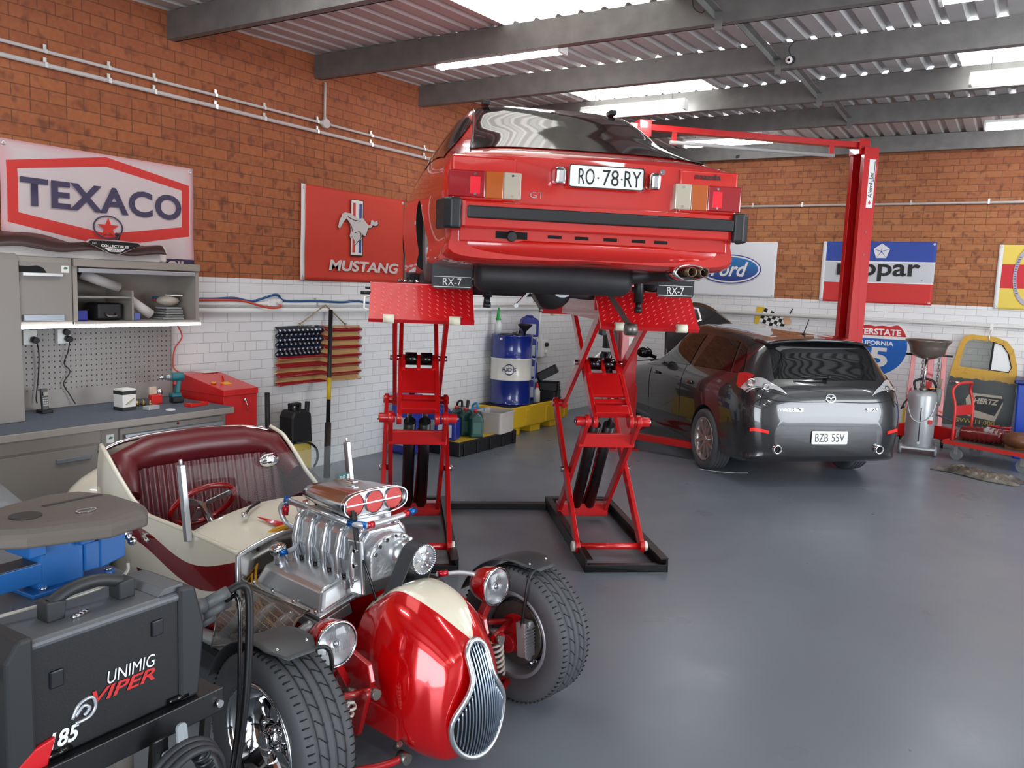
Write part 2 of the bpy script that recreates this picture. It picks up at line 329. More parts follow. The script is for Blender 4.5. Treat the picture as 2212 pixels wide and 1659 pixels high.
# ---------------------------------------------------------------- fluorescent battens
tubem = M_('lit_diffuser', (250, 252, 255), 0.4, emis=24.0)
bat = M_('batten_white', (228, 228, 224), 0.4)
pos = {}
for (bx, tagx) in ((-3.86, 'left'), (-0.05, 'right')):
    for y, w_ in ((5.78, 'near'), (8.42, 'middle'), (10.9, 'far')):
        pos[(tagx, w_)] = (bx + (0.26 if (tagx, w_) == ('left', 'far') else 0), y)
lb = {('left', 'near'): 'white fluorescent batten light left of the car roof, nearest the brick wall beams', ('left', 'middle'): 'fluorescent batten light peeping out just above the red car roof', ('left', 'far'): 'fluorescent batten light low behind the thin red lift crossbeam',
      ('right', 'near'): 'fluorescent batten light cut off by the top edge at right', ('right', 'middle'): 'fluorescent batten light at the right edge, second from the top', ('right', 'far'): 'fluorescent batten light at the right edge just above the brick wall'}
for key, (bx, y) in pos.items():
    z = roofz(y) - 0.215
    t = thing('batten_light', lb[key], 'ceiling light', (bx, y, z), 0, 'fluorescent lights under the roof')
    MB().b2((-0.61, -0.05, 0.06), (0.61, 0.05, 0.1)).build('light_body', bat, t, 0.006)
    MB().prism([(-0.052, 0.062), (-0.045, 0.012), (-0.025, -0.006), (0.025, -0.006), (0.045, 0.012), (0.052, 0.062)], ((-0.585, 0, 0), (0, 1, 0), (0, 0, 1)), 0, 1.17).build('diffuser', tubem, t)
    for s in (-1, 1): MB().b2((s * 0.585, -0.056, -0.01), (s * 0.612, 0.056, 0.068)).build('end_cap', bat, t, 0.004)
    for s in (-1, 1): MB().cyl((s * 0.45, 0, 0.1), (s * 0.45, 0, roofz(y) - z + 0.02), 0.004, n=8).build('hanger', steel, t)
for bx, y in ((-3.86, 3.2), (-0.05, 3.2), (3.6, 3.2), (3.6, 8.42), (-3.86, 0.4), (3.6, 0.4)):   # the rest of the rows, outside the picture
    z = roofz(y) - 0.215; t = thing('batten_light', 'fluorescent batten light outside the picture', 'ceiling light', (bx, y, z), 0, 'fluorescent lights out of frame')
    MB().b2((-0.61, -0.05, 0.06), (0.61, 0.05, 0.1)).build('light_body', bat, t)
    MB().prism([(-0.052, 0.062), (-0.045, 0.012), (-0.025, -0.006), (0.025, -0.006), (0.045, 0.012), (0.052, 0.062)], ((-0.585, 0, 0), (0, 1, 0), (0, 0, 1)), 0, 1.17).build('diffuser', tubem, t)
    MB().cyl((0, 0, 0.1), (0, 0, roofz(y) - z + 0.02), 0.004, n=8).build('hanger', steel, t)
t = thing('security_camera', 'small black security camera hanging from a roof beam', 'camera', (-1.86, 7.1, 3.74))
MB().cyl((0, -0.01, 0), (0.0, -0.085, -0.02), 0.034, n=18).build('camera_body', black, t, 0.004)
MB().lathe([(0.012, 0), (0.029, 0), (0.029, 0.003), (0.012, 0.004)], (0, -0.086, -0.02), (0, -1, -0.2)).build('lens_ring', white, t)
MB().cyl((0, -0.086, -0.02), (0, -0.092, -0.022), 0.011, n=14).build('lens', blackg, t)
MB().cyl((0, 0.002, 0.0), (0, -0.02, 0.0), 0.02, n=12).build('mount', black, t)
MB().tube([(0, -0.01, 0.02), (-0.02, -0.03, 0.08), (0.01, -0.02, 0.13), (0.03, -0.01, 0.15)], 0.004, smoothpts=6).build('cable', black, t)
tag(MB().tube([(-2.16, 5.585, 3.82), (-2.14, 5.57, 3.74), (-2.08, 5.57, 3.70), (-2.05, 5.575, 3.745), (-2.03, 5.585, 3.81)], 0.004, smoothpts=6).build('loose_wire', M_('brown_wire', (70, 55, 45), 0.6)), 'loose loop of dark wire dangling from a roof beam', 'wire')
# ---------------------------------------------------------------- wall frame helpers (left wall: x along the wall)
LW = lambda y, z, d=0.0: (XL + d, y, z)
pvc = M_('grey_conduit', (196, 188, 184), 0.5); pvcw = M_('white_conduit', (226, 226, 222), 0.45); clipm = M_('zinc_clip', (215, 215, 212), 0.3, 0.8)
def conduit(name, label, p0, p1, r, m, clips, nrm, cat='conduit'):
    t = thing(name, label, cat, p0); p0, p1, nrm = V(*p0), V(*p1), V(*nrm); L = p1 - p0
    MB().cyl((0, 0, 0), L, r, n=12).build('pipe', m, t)
    for s in clips: c = L * s; MB().box(c + V(0, 0, r + 0.016) - nrm * r * 0.6, (0.022 if nrm[1] else 0.01, 0.022 if nrm[0] else 0.01, 0.034)).box(c + nrm * r * 0.9, (0.022 if nrm[1] else 0.006, 0.022 if nrm[0] else 0.006, r * 2.2)).build('clip', clipm, t)
    return t
nl, nb = (1, 0, 0), (0, -1, 0)
cl = [(y - 0.6) / 10.2 for y in (2.64, 3.14, 3.59, 3.95, 4.5, 5.0, 5.62, 6.35, 7.2)]
conduit('conduit', 'lower grey conduit running along the bare brick wall', LW(0.6, 3.157, 0.03), LW(10.8, 3.157, 0.03), 0.016, pvc, cl, nl)
t = conduit('conduit', 'upper thinner grey conduit with a round junction box', LW(0.6, 3.245, 0.03), LW(10.8, 3.245, 0.03), 0.012, pvc, cl, nl)
MB().cyl((0, 5.11, 0), (0, 5.11, 0.37), 0.011, n=12).build('riser', pvc, t)
MB().cyl((-0.02, 5.11, 0), (0.028, 5.11, 0), 0.042, n=24).cyl((0, 5.04, 0), (0, 5.18, 0), 0.017, n=12).cyl((0, 5.11, 0), (0, 5.11, 0.06), 0.017, n=12).build('junction_box', pvc, t)
conduit('conduit', 'long grey conduit across the back brick wall', (-5.7, YB - 0.025, 3.108), (5.9, YB - 0.025, 3.108), 0.016, pvc, [(x + 5.7) / 11.6 for x in (-3.6, -2.9, -2.17, -1.5, -0.6, 0.2)], nb)
conduit('air_pipe', 'upper white pipe on the painted left wall', LW(4.0, 1.58, 0.03), LW(12.1, 1.58, 0.03), 0.02, pvcw, [0.2, 0.35, 0.5, 0.7], nl, 'pipe')
conduit('air_pipe', 'lower white pipe on the painted left wall', LW(4.0, 1.52, 0.03), LW(12.1, 1.52, 0.03), 0.022, pvcw, [], nl, 'pipe')
conduit('air_pipe', 'pale pipe along the painted back wall', (-5.6, YB - 0.03, 1.55), (5.9, YB - 0.03, 1.55), 0.022, pvcw, [], nb, 'pipe')
tag(MB().tube([LW(3.9, 1.62, 0.05), LW(4.4, 1.615, 0.05), LW(4.66, 1.625, 0.05), LW(4.86, 1.60, 0.05), LW(5.1, 1.66, 0.07), LW(5.22, 1.605, 0.05), LW(5.6, 1.605, 0.05), LW(5.95, 1.595, 0.05), LW(6.15, 1.61, 0.05), LW(6.4, 1.59, 0.05), LW(7.2, 1.6, 0.05)], 0.011, smoothpts=6).build('air_hose', M_('blue_hose', (38, 88, 140), 0.4)), 'blue air hose strung along the white pipe', 'hose')
tag(MB().tube([LW(3.9, 1.605, 0.055), LW(4.5, 1.608, 0.058), LW(4.75, 1.6, 0.06), LW(5.0, 1.545, 0.08), LW(5.13, 1.55, 0.09), LW(5.14, 1.575, 0.07)], 0.009, smoothpts=6).build('extension_lead', M_('orange_lead', (206, 70, 48), 0.45)), 'orange lead running under the blue air hose to the wall socket', 'lead')
t = thing('power_socket', 'white power socket beside the blue hose on the wall', 'socket', LW(5.11, 1.555, 0.0), PI / 2)
MB().b2((-0.075, -0.05, 0), (0.075, 0, 0.1)).build('socket_box', white, t, 0.006)
MB().cyl((0.03, -0.05, 0.05), (0.03, -0.085, 0.04), 0.024, n=16).build('plug', white, t, 0.004)
t = thing('power_socket', 'white switch box beside the blue drum with conduit above', 'socket', LW(9.9, 0.86, 0.0), PI / 2)
MB().b2((-0.09, -0.09, 0), (0.09, 0, 0.24)).build('socket_box', white, t, 0.01)
MB().cyl((0.02, -0.09, 0.17), (0.02, -0.12, 0.17), 0.03, n=16).build('switch', black, t); MB().cyl((0.02, -0.09, 0.07), (0.02, -0.12, 0.07), 0.025, n=16).build('outlet', white, t)
MB().cyl((-0.05, -0.02, 0.24), (-0.05, -0.02, 0.66), 0.012, n=10).build('riser', pvcw, t)
# ================================================================ RAISED RED COUPE AND ITS SCISSOR LIFT
R = math.radians
def local(name, label, cat, o, th, z=0.0, group=None): return thing(name, label, cat, (o[0], o[1], z), R(th), group)
blackpaint = M_('black_steel_paint', (20, 20, 22), 0.4)
greyfl = M_('bare_steel', (120, 116, 112), 0.4, 0.85, var=0.25, vs=20)
dirty = M_('underbody_black', (44, 42, 44), 0.55, 0.3, var=0.4, vs=10)
roller = M_('cream_roller', (226, 220, 196), 0.5)
LF = (-2.596, 4.378)
def tread_plate():
    g = N('diamond_plate_red', 0.28, 0, 0.4); g.col(srgb(200, 24, 30)); return g.m
dplate = tread_plate()
def scissor(label, vc):
    L = local('scissor_lift', label, 'lift', LF, 39.5)
    h, w2 = 0.09, 0.275; x0, x1 = vc - w2, vc + w2; vb = vc + (0.005 if vc < 0 else -0.05)
    b = MB()
    for x in (x0, x1): s = 1 if x == x0 else -1; b.b2((x, 0, 0), (x + s * 0.012, 1.58, h)).b2((x, 0, 0), (x + s * 0.05, 1.58, 0.008)).b2((x, 0, h - 0.008), (x + s * 0.05, 1.58, h))
    for y in (0, 1.52): b.b2((x0, y, 0), (x1, y + 0.06, 0.045 if y == 0 else h))
    b.b2((x0, 0, 0), (x1, 0.015, 0.05))
    b.build('base_frame', blackpaint, L, 0.003)
    def arm(name, v, p, q, w=0.03, hh=0.075): return MB().bar((v, *p), (v, *q), w, hh, (0, 0, 1)).cyl((v - w * 0.55, *p), (v + w * 0.55, *p), 0.045, n=16).cyl((v - w * 0.55, *q), (v + w * 0.55, *q), 0.045, n=16).build(name, liftred, L, 0.004)
    A, B, C_, D_ = (0.28, 0.085), (1.18, 0.10), (0.37, 0.93), (1.30, 0.92)
    E_, F_ = (0.22, 1.64), (1.25, 1.64)
    for s in (-1, 1):
        arm('lower_outer_arm', vb + s * 0.225, A, D_); arm('lower_inner_arm', vb + s * 0.18, B, C_)
        arm('upper_outer_arm', vb + s * 0.165, D_, E_); arm('upper_inner_arm', vb + s * 0.125, C_, F_)
        MB().cyl((vb + s * 0.15, *C_), (vb + s * 0.255, *C_), 0.032, n=16).build('joint_pin', liftred, L, 0.003)
        MB().cyl((vb + s * 0.13, *D_), (vb + s * 0.25, *D_), 0.03, n=16).build('joint_pin', liftred, L, 0.003)
        for a, b_, q, r_ in ((0.19, 0.26, (0.80, 0.50), 0.022), (0.12, 0.2, (0.78, 1.29), 0.02), (0.255, 0.265, C_, 0.016)): MB().cyl((vb + s * a, *q), (vb + s * b_, *q), r_, n=14).build('pivot_bolt', chrome, L)
        MB().cyl((vb + s * 0.235, 0.28, 0.085), (vb + s * 0.262, 0.28, 0.085), 0.035, n=18).build('slide_wheel', white, L)
    MB().cyl((vb - 0.24, *A), (vb + 0.24, *A), 0.022, n=16).build('front_axle', liftred, L)
    MB().b2((vb - 0.2, 1.13, 0.05), (vb + 0.2, 1.23, 0.15)).build('rear_crossbeam', liftred, L, 0.006)
    MB().bar((vb - 0.2, 0.51, 0.775), (vb + 0.2, 0.51, 0.775), 0.03, 0.10, (0, -0.1, 1)).build('lower_crossbeam', liftred, L, 0.006)
    d = V(0, 0.88, 0.71) / math.hypot(0.88, 0.71); n_ = V(0, -0.71, 0.88) / math.hypot(0.88, 0.71)
    c0 = V(vb, *C_)
    def plate(name, t0, t1, wid, th, off):
        a, b2 = c0 + d * t0 + n_ * off, c0 + d * t1 + n_ * off
        return MB().bar(a, b2, wid, th, n_).build(name, liftred, L, 0.006)
    plate('lower_cover', 0.04, 0.115, 0.24, 0.05, 0.02); plate('middle_cover', 0.16, 0.20, 0.24, 0.03, 0.0); plate('upper_cover', 0.215, 0.44, 0.23, 0.025, 0.02)
    q = MB()
    for s in (-1, 0, 1): q.bar(c0 + d * 0.42 + V(s * 0.105, 0, 0), c0 + d * 0.56 + V(s * 0.105, 0, 0), 0.026, 0.09, n_)
    q.build('roller_bracket', liftred, L, 0.005)
    e = c0 + d * 0.54 + n_ * 0.02
    for s in (-1, 1): MB().cyl(e + V(s * 0.012, 0, 0), e + V(s * 0.095, 0, 0), 0.045, n=20).build('roller', blackg, L)
    for s in (-1, 1):
        p0, p1 = V(vb + s * 0.052, 1.16, 0.14), V(vb + s * 0.052, 0.66, 0.86)
        MB().cyl(p0, p1, 0.043, n=20).build('hydraulic_cylinder', blackpaint, L)
        MB().cyl(p1, V(vb + s * 0.052, 0.55, 1.02), 0.018, n=14).build('piston_rod', chrome, L)
    MB().tube([(vb, 1.16, 0.14), (vb + 0.02, 0.85, 0.56), (vb + 0.01, 0.7, 0.8)], 0.008, n=6).build('red_hose', liftred, L)
    pc = vc - (0.0 if vc < 0 else 0.0)
    p = MB().b2((pc - 0.305, 0.0, 1.795), (pc + 0.305, 1.76, 1.812))
    for s in (-1, 1): p.b2((pc + s * 0.305, 0.0, 1.69), (pc + s * 0.29, 1.76, 1.812))
    p.b2((pc - 0.3, 0, 1.69), (pc + 0.3, 0.012, 1.80)).b2((pc - 0.3, 1.748, 1.69), (pc + 0.3, 1.76, 1.80)).b2((pc - 0.22, 0.1, 1.62), (pc - 0.2, 1.5, 1.70)).b2((pc + 0.2, 0.1, 1.62), (pc + 0.22, 1.5, 1.70))
    p.build('platform', liftred, L, 0.003)
    for nm, ya, yb, sg in (('rear_ramp', -0.005, -0.20, -1), ('front_ramp', 1.765, 1.98, 1)):
        a, b2 = V(pc, ya, 1.800), V(pc, yb, 1.60); dd = unit(b2 - a); nn = unit(np.cross(V(1, 0, 0), dd)) * (1 if sg < 0 else -1)
        if nn[2] < 0: nn = -nn
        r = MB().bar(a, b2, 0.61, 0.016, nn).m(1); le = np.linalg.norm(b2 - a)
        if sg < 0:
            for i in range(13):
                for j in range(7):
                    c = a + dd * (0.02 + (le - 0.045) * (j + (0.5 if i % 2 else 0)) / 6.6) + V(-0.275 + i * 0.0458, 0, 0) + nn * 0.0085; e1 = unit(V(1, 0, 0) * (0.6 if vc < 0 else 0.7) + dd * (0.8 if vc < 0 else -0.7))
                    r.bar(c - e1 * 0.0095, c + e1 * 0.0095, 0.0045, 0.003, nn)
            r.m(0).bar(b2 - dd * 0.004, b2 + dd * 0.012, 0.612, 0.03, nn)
        rp = r.build(nm, [dplate, M_('glint_red_lug', (236, 110, 108), 0.25)], L)  # lighter lug colour paints in the glints off the raised plate pattern
        for s in (-1, 1):
            c = b2 + dd * 0.012 + V(s * 0.19, 0, 0) + nn * 0.018
            MB().cyl(c - V(0.032, 0, 0), c + V(0.032, 0, 0), 0.026, n=18).build('ramp_roller', roller, rp)
        if sg < 0:
            s = -1 if vc < 0 else 1; hx = pc + s * 0.306
            MB().tube([a + V(s * 0.30, 0, 0) + dd * 0.10, a + V(s * 0.335, 0, 0) + dd * 0.11, a + V(s * 0.335, 0, 0) + dd * 0.2, a + V(s * 0.30, 0, 0) + dd * 0.215], 0.006).build('handle_loop', white, rp)
            if vc < 0: MB().cyl(a + V(-0.30, 0, 0) + dd * 0.075, a + V(-0.36, 0, 0) + dd * 0.075, 0.01).cyl(a + V(-0.30, 0, 0) + dd * 0.035, a + V(-0.335, 0, 0) + dd * 0.035, 0.007).build('handle_grip', black, rp)
    return L
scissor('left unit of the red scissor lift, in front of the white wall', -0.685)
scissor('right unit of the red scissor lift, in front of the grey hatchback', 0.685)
t = local('lift_crossbar', 'black hose cover bar on the floor joining the two scissor lift bases', 'crossbar', LF, 39.5)
MB().b2((-0.408, 1.49, 0), (0.408, 1.57, 0.05)).build('cover', blackpaint, t, 0.004)
# ---- wheels
def tyre(R_, rw, wd, m=rubber, blocks=0, grooves=True, name='tyre', parent=None, loc=(0, 0, 0)):
    h = wd / 2; p = [(rw, -h * 0.72), (rw + 0.012, -h * 0.86), ((R_ + rw) / 2, -h), (R_ - 0.022, -h * 0.95), (R_ - 0.006, -h * 0.80)]
    gx = [-0.48, -0.16, 0.16, 0.48] if grooves else []
    for q in gx: p += [(R_, h * (q - 0.055)), (R_ - 0.008, h * (q - 0.045)), (R_ - 0.008, h * (q + 0.045)), (R_, h * (q + 0.055))]
    p += [(R_ - 0.006, h * 0.80), (R_ - 0.022, h * 0.95), ((R_ + rw) / 2, h), (rw + 0.012, h * 0.86), (rw, h * 0.72)]
    b = MB().lathe(p, loc, (1, 0, 0), 64)
    if blocks:
        b.m(1)
        for i in range(blocks):
            a = 2 * PI * i / blocks; e = V(0, math.cos(a), math.sin(a)); tq = V(0, -math.sin(a), math.cos(a))
            for s in (-1, 1):
                c = V(*loc) + e * (R_ - 0.0062) + V(s * h * 0.74, 0, 0); b.bar(c - V(h * 0.14, 0, 0) - e * 0.0, c + V(h * 0.14, 0, 0), 0.004, 0.007, e)
                if i % 2 == 0:
                    c = V(*loc) + e * (R_ - 0.001) + V(s * h * 0.32, 0, 0); b.bar(c - V(h * 0.13, 0, 0) - tq * 0.012, c + V(h * 0.13, 0, 0) + tq * 0.012, 0.0028, 0.005, e)
    return b.build(name, [m, dark], parent, fix=False)
def wheel(parent, name, loc, R_, wd, rr, m, side, spokes=5, steer=0.0, split=1, blocks=0, style='alloy', camber=0.0):
    """rim (part) with its tyre and hub as sub-parts; side=+1 shows its face to +x"""
    h = wd / 2; f = h * 0.62
    b = MB().lathe([(rr - 0.012, -h * 0.8), (rr + 0.004, -h * 0.84), (rr + 0.004, -h * 0.75), (rr - 0.02, -h * 0.5), (rr - 0.028, 0), (rr - 0.02, h * 0.5), (rr - 0.004, h * 0.72), (rr + 0.006, h * 0.78), (rr + 0.004, h * 0.88), (rr - 0.012, h * 0.84), (rr - 0.02, h * 0.5), (rr - 0.036, 0), (rr - 0.03, -h * 0.5), (rr - 0.012, -h * 0.8)], (0, 0, 0), (side, 0, 0), 48)
    if style == 'alloy':
        b.cyl((side * (f - 0.05), 0, 0), (side * f, 0, 0), 0.07, 0.055, 24)
        for i in range(spokes):
            for s in ((-1, 1) if split else (0,)):
                a = 2 * PI * i / spokes + s * 0.2; a2 = 2 * PI * i / spokes + s * 0.30; b.bar((side * (f - 0.012), 0.045 * math.cos(a), 0.045 * math.sin(a)), (side * (f + 0.004), (rr - 0.012) * math.cos(a2), (rr - 0.012) * math.sin(a2)), 0.034, 0.03, (side, 0, 0))
    o = b.build(name, m, parent, fix=False); o.location = loc; o.rotation_euler = (0, camber, steer)
    tyre(R_, rr, wd, parent=o, blocks=blocks)
    MB().cyl((side * (f - 0.004), 0, 0), (side * (f + 0.008), 0, 0), 0.03, 0.026, 20).build('hub_cap', m, o)
    MB().cyl((-side * 0.03, 0, 0), (-side * 0.05, 0, 0), rr - 0.05, n=32).build('brake_disc', greyfl, o)
    return o
glassd = M_('tinted_glass', (16, 18, 19), 0.04, spec=0.8)
RXO = (-1.918, 3.8225)
car = local('red_coupe', 'old red hatchback coupe raised on the scissor lift, seen from behind', 'car', RXO, 42.5, 1.67)
st = [(0.00, [(0, .79), (.45, .785), (.68, .765), (.735, .72), (.757, .60), (.735, .42), (.68, .29), (0, .29)]),
      (0.05, [(0, .82), (.45, .815), (.70, .79), (.757, .73), (.78, .60), (.755, .40), (.70, .27), (0, .27)]),
      (0.14, [(0, .845), (.45, .84), (.685, .81), (.765, .75), (.79, .60), (.765, .39), (.71, .26), (0, .26)]),
      (0.60, [(0, 1.03), (.36, 1.02), (.62, .945), (.785, .80), (.83, .60), (.80, .38), (.73, .24), (0, .24)]),
      (1.20, [(0, 1.275), (.36, 1.262), (.54, 1.195), (.80, .82), (.838, .60), (.81, .36), (.74, .22), (0, .22)]),
      (1.80, [(0, 1.30), (.36, 1.285), (.56, 1.215), (.80, .83), (.832, .60), (.81, .36), (.74, .20), (0, .20)]),
      (2.40, [(0, 1.235), (.36, 1.22), (.55, 1.16), (.80, .83), (.832, .60), (.81, .36), (.74, .20), (0, .20)]),
      (3.00, [(0, .92), (.4, .91), (.68, .87), (.79, .80), (.825, .60), (.80, .36), (.73, .20), (0, .20)]),
      (3.60, [(0, .80), (.4, .795), (.66, .77), (.76, .72), (.80, .56), (.79, .36), (.72, .22), (0, .22)]),
      (4.20, [(0, .62), (.4, .615), (.58, .60), (.68, .56), (.72, .48), (.70, .38), (.64, .28), (0, .28)])]
S = Loft(st); S.sgn = -1
def arch(y, z, r, x0=0.5, x1=1.0):
    out = []
    for s in (-1, 1): out.append((MB().cyl((s * x0, y, z), (s * x1, y, z), r, n=40), dark))
    return out
def body_obj(S, ka, kb, m, parent, arches, bottom=dark):
    b = S.body(ka, kb); o = b.build('body', m, parent, fix=True)
    for p in o.data.polygons: p.use_smooth = True
    cut(o, arches); md = o.modifiers.new('edge', 'EDGE_SPLIT'); md.split_angle = R(38); return o
body = body_obj(S, 6, 6, redp, car, arch(0.95, 0.30, 0.335) + arch(3.37, 0.28, 0.335))
b = MB()
for s in (1, -1): S.patch(b, [(2.12, 0), (2.12, 1.72), (3.92, 1.72), (3.92, 0)], 24, 10, 0.006, s)
b.build('rear_hatch_glass', glassd, car, fix=True)
seal = M_('window_seal', (14, 14, 15), 0.5)
for s in (1, -1):
    b = MB(); S.patch(b, [(2.45, 2.72), (3.95, 2.8), (3.95, 2.05), (3.5, 1.82)], 14, 8, 0.005, s).build('quarter_glass', glassd, car)
    b = MB(); S.patch(b, [(4.1, 2.85), (6.3, 2.85), (6.0, 2.1), (4.1, 2.1)], 14, 6, 0.005, s).build('door_glass', glassd, car)
    b = MB(); p = [S.at(a, bb, s) + S.nrm(a, bb, s) * 0.007 for a, bb in [(2.12, 1.74), (2.6, 1.76), (3.2, 1.76), (3.95, 1.75)]]; b.tube(p, 0.006, smoothpts=5).build('hatch_seal', seal, car)
b = MB(); S.patch(b, [(6.1, 0), (6.1, 1.9), (6.9, 1.9), (6.9, 0)], 6, 6, 0.005, 1); S.patch(b, [(6.1, 0), (6.1, 1.9), (6.9, 1.9), (6.9, 0)], 6, 6, 0.005, -1); b.build('windscreen', glassd, car)
for x in (-0.42, 0.40): q = S.at(3.95, 1.12); MB().box((x, 1.18, 1.278), (0.05, 0.09, 0.03)).build('hatch_hinge', seal, car, 0.008)
for s in (-1, 1): MB().b2((s * 0.745, -0.022, 0.555), (s * 0.425, 0.03, 0.775)).build('rear_panel', redp, car, 0.012, 3)
lensr, lensR, lensa, lensc = M_('red_lens', (150, 20, 30), 0.12, coat=1), M_('red_reflector', (236, 30, 50), 0.15, coat=1), M_('amber_lens', (176, 84, 26), 0.12, coat=1), M_('clear_lens', (178, 168, 150), 0.12, coat=1)
for s in (-1, 1):
    L_ = MB().b2((s * 0.762, -0.034, 0.572), (s * 0.58, 0.02, 0.702)).build('tail_light', lensr, car, 0.006)
    MB().b2((s * 0.655, -0.038, 0.59), (s * 0.605, -0.03, 0.672)).build('reflector', lensR, L_)
    MB().b2((s * 0.578, -0.034, 0.572), (s * 0.49, 0.02, 0.702)).build('indicator_lens', lensa, L_, 0.004)
    MB().b2((s * 0.488, -0.036, 0.572), (s * 0.40, 0.02, 0.702)).build('reversing_lens', lensc, L_, 0.006)
    b = MB()
    for x in (0.63, 0.445): b.cyl((s * x, -0.034, 0.685), (s * x, -0.041, 0.685), 0.006, n=10).cyl((s * x, -0.034, 0.588), (s * x, -0.041, 0.588), 0.006, n=10)
    b.build('lens_screw', chrome, L_)
platew, ink = M_('number_plate_white', (236, 236, 232), 0.4), M_('black_ink', (16, 16, 18), 0.5)
pl = MB().prism(rrect(0.39, 0.112, 0.012), ((0.03, -0.045, 0.705), (1, 0, 0), (0, 0, 1)), 0, 0.004).build('number_plate', platew, car)
MB().ring(rrect(0.39, 0.112, 0.012), rrect(0.38, 0.102, 0.01), ((0.03, -0.045, 0.705), (1, 0, 0), (0, 0, 1)), 0.004, 0.0055).build('plate_border', ink, pl)
PF = lambda x, z, y=-0.0495: ((x, y, z), (1, 0, 0), (0, 0, 1))
for s_, x, w_ in (('RO', -0.075, 0.082), ('78', 0.05, 0.084), ('RY', 0.165, 0.088)): text(s_, ink, PF(x, 0.704), w_, 0.078, pl)
MB().box((-0.015, -0.0495, 0.7), (0.008, 0.002, 0.008)).box((0.108, -0.0495, 0.7), (0.008, 0.002, 0.008)).build('plate_dot', ink, pl)
MB().box((0.03, -0.02, 0.705), (0.3, 0.04, 0.06)).build('plate_bracket', black, car)
for x in (-0.215, 0.275): MB().box((x, -0.045, 0.70), (0.055, 0.09, 0.085), (0.12, 0, 0)).build('plate_lamp', chrome, car, 0.016, 3)
MB().cyl((0.335, 0.0, 0.755), (0.335, -0.012, 0.755), 0.014, n=18).cyl((0.335, -0.01, 0.755), (0.335, -0.015, 0.755), 0.008, n=12).build('hatch_lock', chrome, car)
text('GT', chrome, PF(-0.315, 0.603, -0.004), 0.07, 0.03, car, 'badge', 0.004)
text('mazda', ink, PF(0.575, 0.745, -0.026), 0.14, 0.03, car, 'badge', 0.004, bold=0.03)
# bumper
bx = lambda y: [(-0.79, y + 0.16), (-0.765, y + 0.03), (-0.68, y), (0.68, y), (0.765, y + 0.03), (0.79, y + 0.16)]
def band(name, y, z0, z1, th, m, par, bev=0.008):
    P = bx(y); b = MB()
    for i in range(5): b.add([(P[i][0], P[i][1], z0), (P[i + 1][0], P[i + 1][1], z0), (P[i + 1][0], P[i + 1][1], z1), (P[i][0], P[i][1], z1), (P[i][0], P[i][1] + th, z0), (P[i + 1][0], P[i + 1][1] + th, z0), (P[i + 1][0], P[i + 1][1] + th, z1), (P[i][0], P[i][1] + th, z1)], [(0, 1, 2, 3), (5, 4, 7, 6), (3, 2, 6, 7), (1, 0, 4, 5)] + ([(0, 3, 7, 4)] if i == 0 else []) + ([(1, 5, 6, 2)] if i == 4 else []))
    return b.build(name, m, par, bev)
bum = band('bumper', -0.085, 0.425, 0.552, 0.10, redp, car)
MB().b2((-0.672, -0.108, 0.468), (0.70, -0.08, 0.528)).build('rubber_strip', black, bum, 0.008, 3)
for s in (-1, 1):
    MB().prism([(0.0, 0.012), (0.05, 0.0), (0.085, 0.03), (0.115, 0.16), (0.085, 0.18), (0.055, 0.07), (0.0, 0.05)] if s > 0 else [(0.0, 0.012), (0.0, 0.05), (-0.055, 0.07), (-0.085, 0.18), (-0.115, 0.16), (-0.085, 0.03), (-0.05, 0.0)], ((s * 0.70, -0.115, 0.0), (1, 0, 0), (0, 1, 0)), 0.415, 0.562).build('bumper_corner', black, bum, 0.012, 3)
b = MB().b2((-0.70, -0.03, 0.36), (0.70, 0.02, 0.43))
b.build('lower_rear_panel', redp, car, 0.006)
for x in (-0.22, -0.08, 0.07, 0.22, 0.34): MB().b2((x - 0.035, -0.034, 0.392), (x + 0.035, -0.029, 0.408)).build('bumper_slot', dark, car)
MB().b2((-0.52, -0.034, 0.38), (-0.36, -0.029, 0.415)).build('bumper_slot', dark, car)
MB().cyl((-0.44, -0.02, 0.395), (-0.44, -0.06, 0.39), 0.03, 0.022, 16).build('tow_bush', dirty, car)
b = MB().grid(lambda u, v: V((u - 0.5) * 1.40, -0.035 + 0.05 * (2 * abs(u - 0.5)) ** 3 + 0.07 * v * v - 0.012 * math.sin(PI * v), 0.375 - v * 0.10), 24, 6); b.build('rear_valance', redp, car, solid=0.006)
b = MB().b2((-0.66, 0.75, 0.19), (0.66, 4.0, 0.24)).build('floor_pan', dirty, car)
MB().lathe([(0, -0.52), (0.06, -0.52), (0.085, -0.49), (0.088, 0.3), (0.06, 0.34), (0, 0.34)], (-0.05, 0.30, 0.20), (1, 0, 0), 28).build('muffler', dirty, car)
MB().cyl((-0.60, 0.95, 0.13), (0.60, 0.95, 0.13), 0.045, n=18).ball((0.0, 0.95, 0.13), (0.13, 0.14, 0.12)).build('rear_axle', dirty, car)
MB().tube([(0.30, 0.33, 0.22), (0.42, 0.28, 0.24), (0.47, 0.1, 0.245)], 0.04, smoothpts=5).tube([(-0.3, 0.5, 0.17), (0.0, 0.8, 0.13), (0.25, 0.9, 0.11), (0.3, 1.5, 0.15)], 0.03, smoothpts=5).build('exhaust_pipe', dirty, car)
ov = rrect(0.19, 0.085, 0.04, 8); ex = (0.515, -0.03, 0.253)
sh = MB().lathe([(0.036, 0.0), (0.042, -0.004), (0.046, 0.02), (0.04, 0.12)], ex, (0, 1, 0), 32)
sh.v = [((x - ex[0]) * 2.15 + ex[0], y, z) for x, y, z in sh.v]; sh.build('exhaust_trim', chrome, car, fix=False)
pipem = M_('sooty_pipe', (120, 100, 84), 0.35, 0.9)
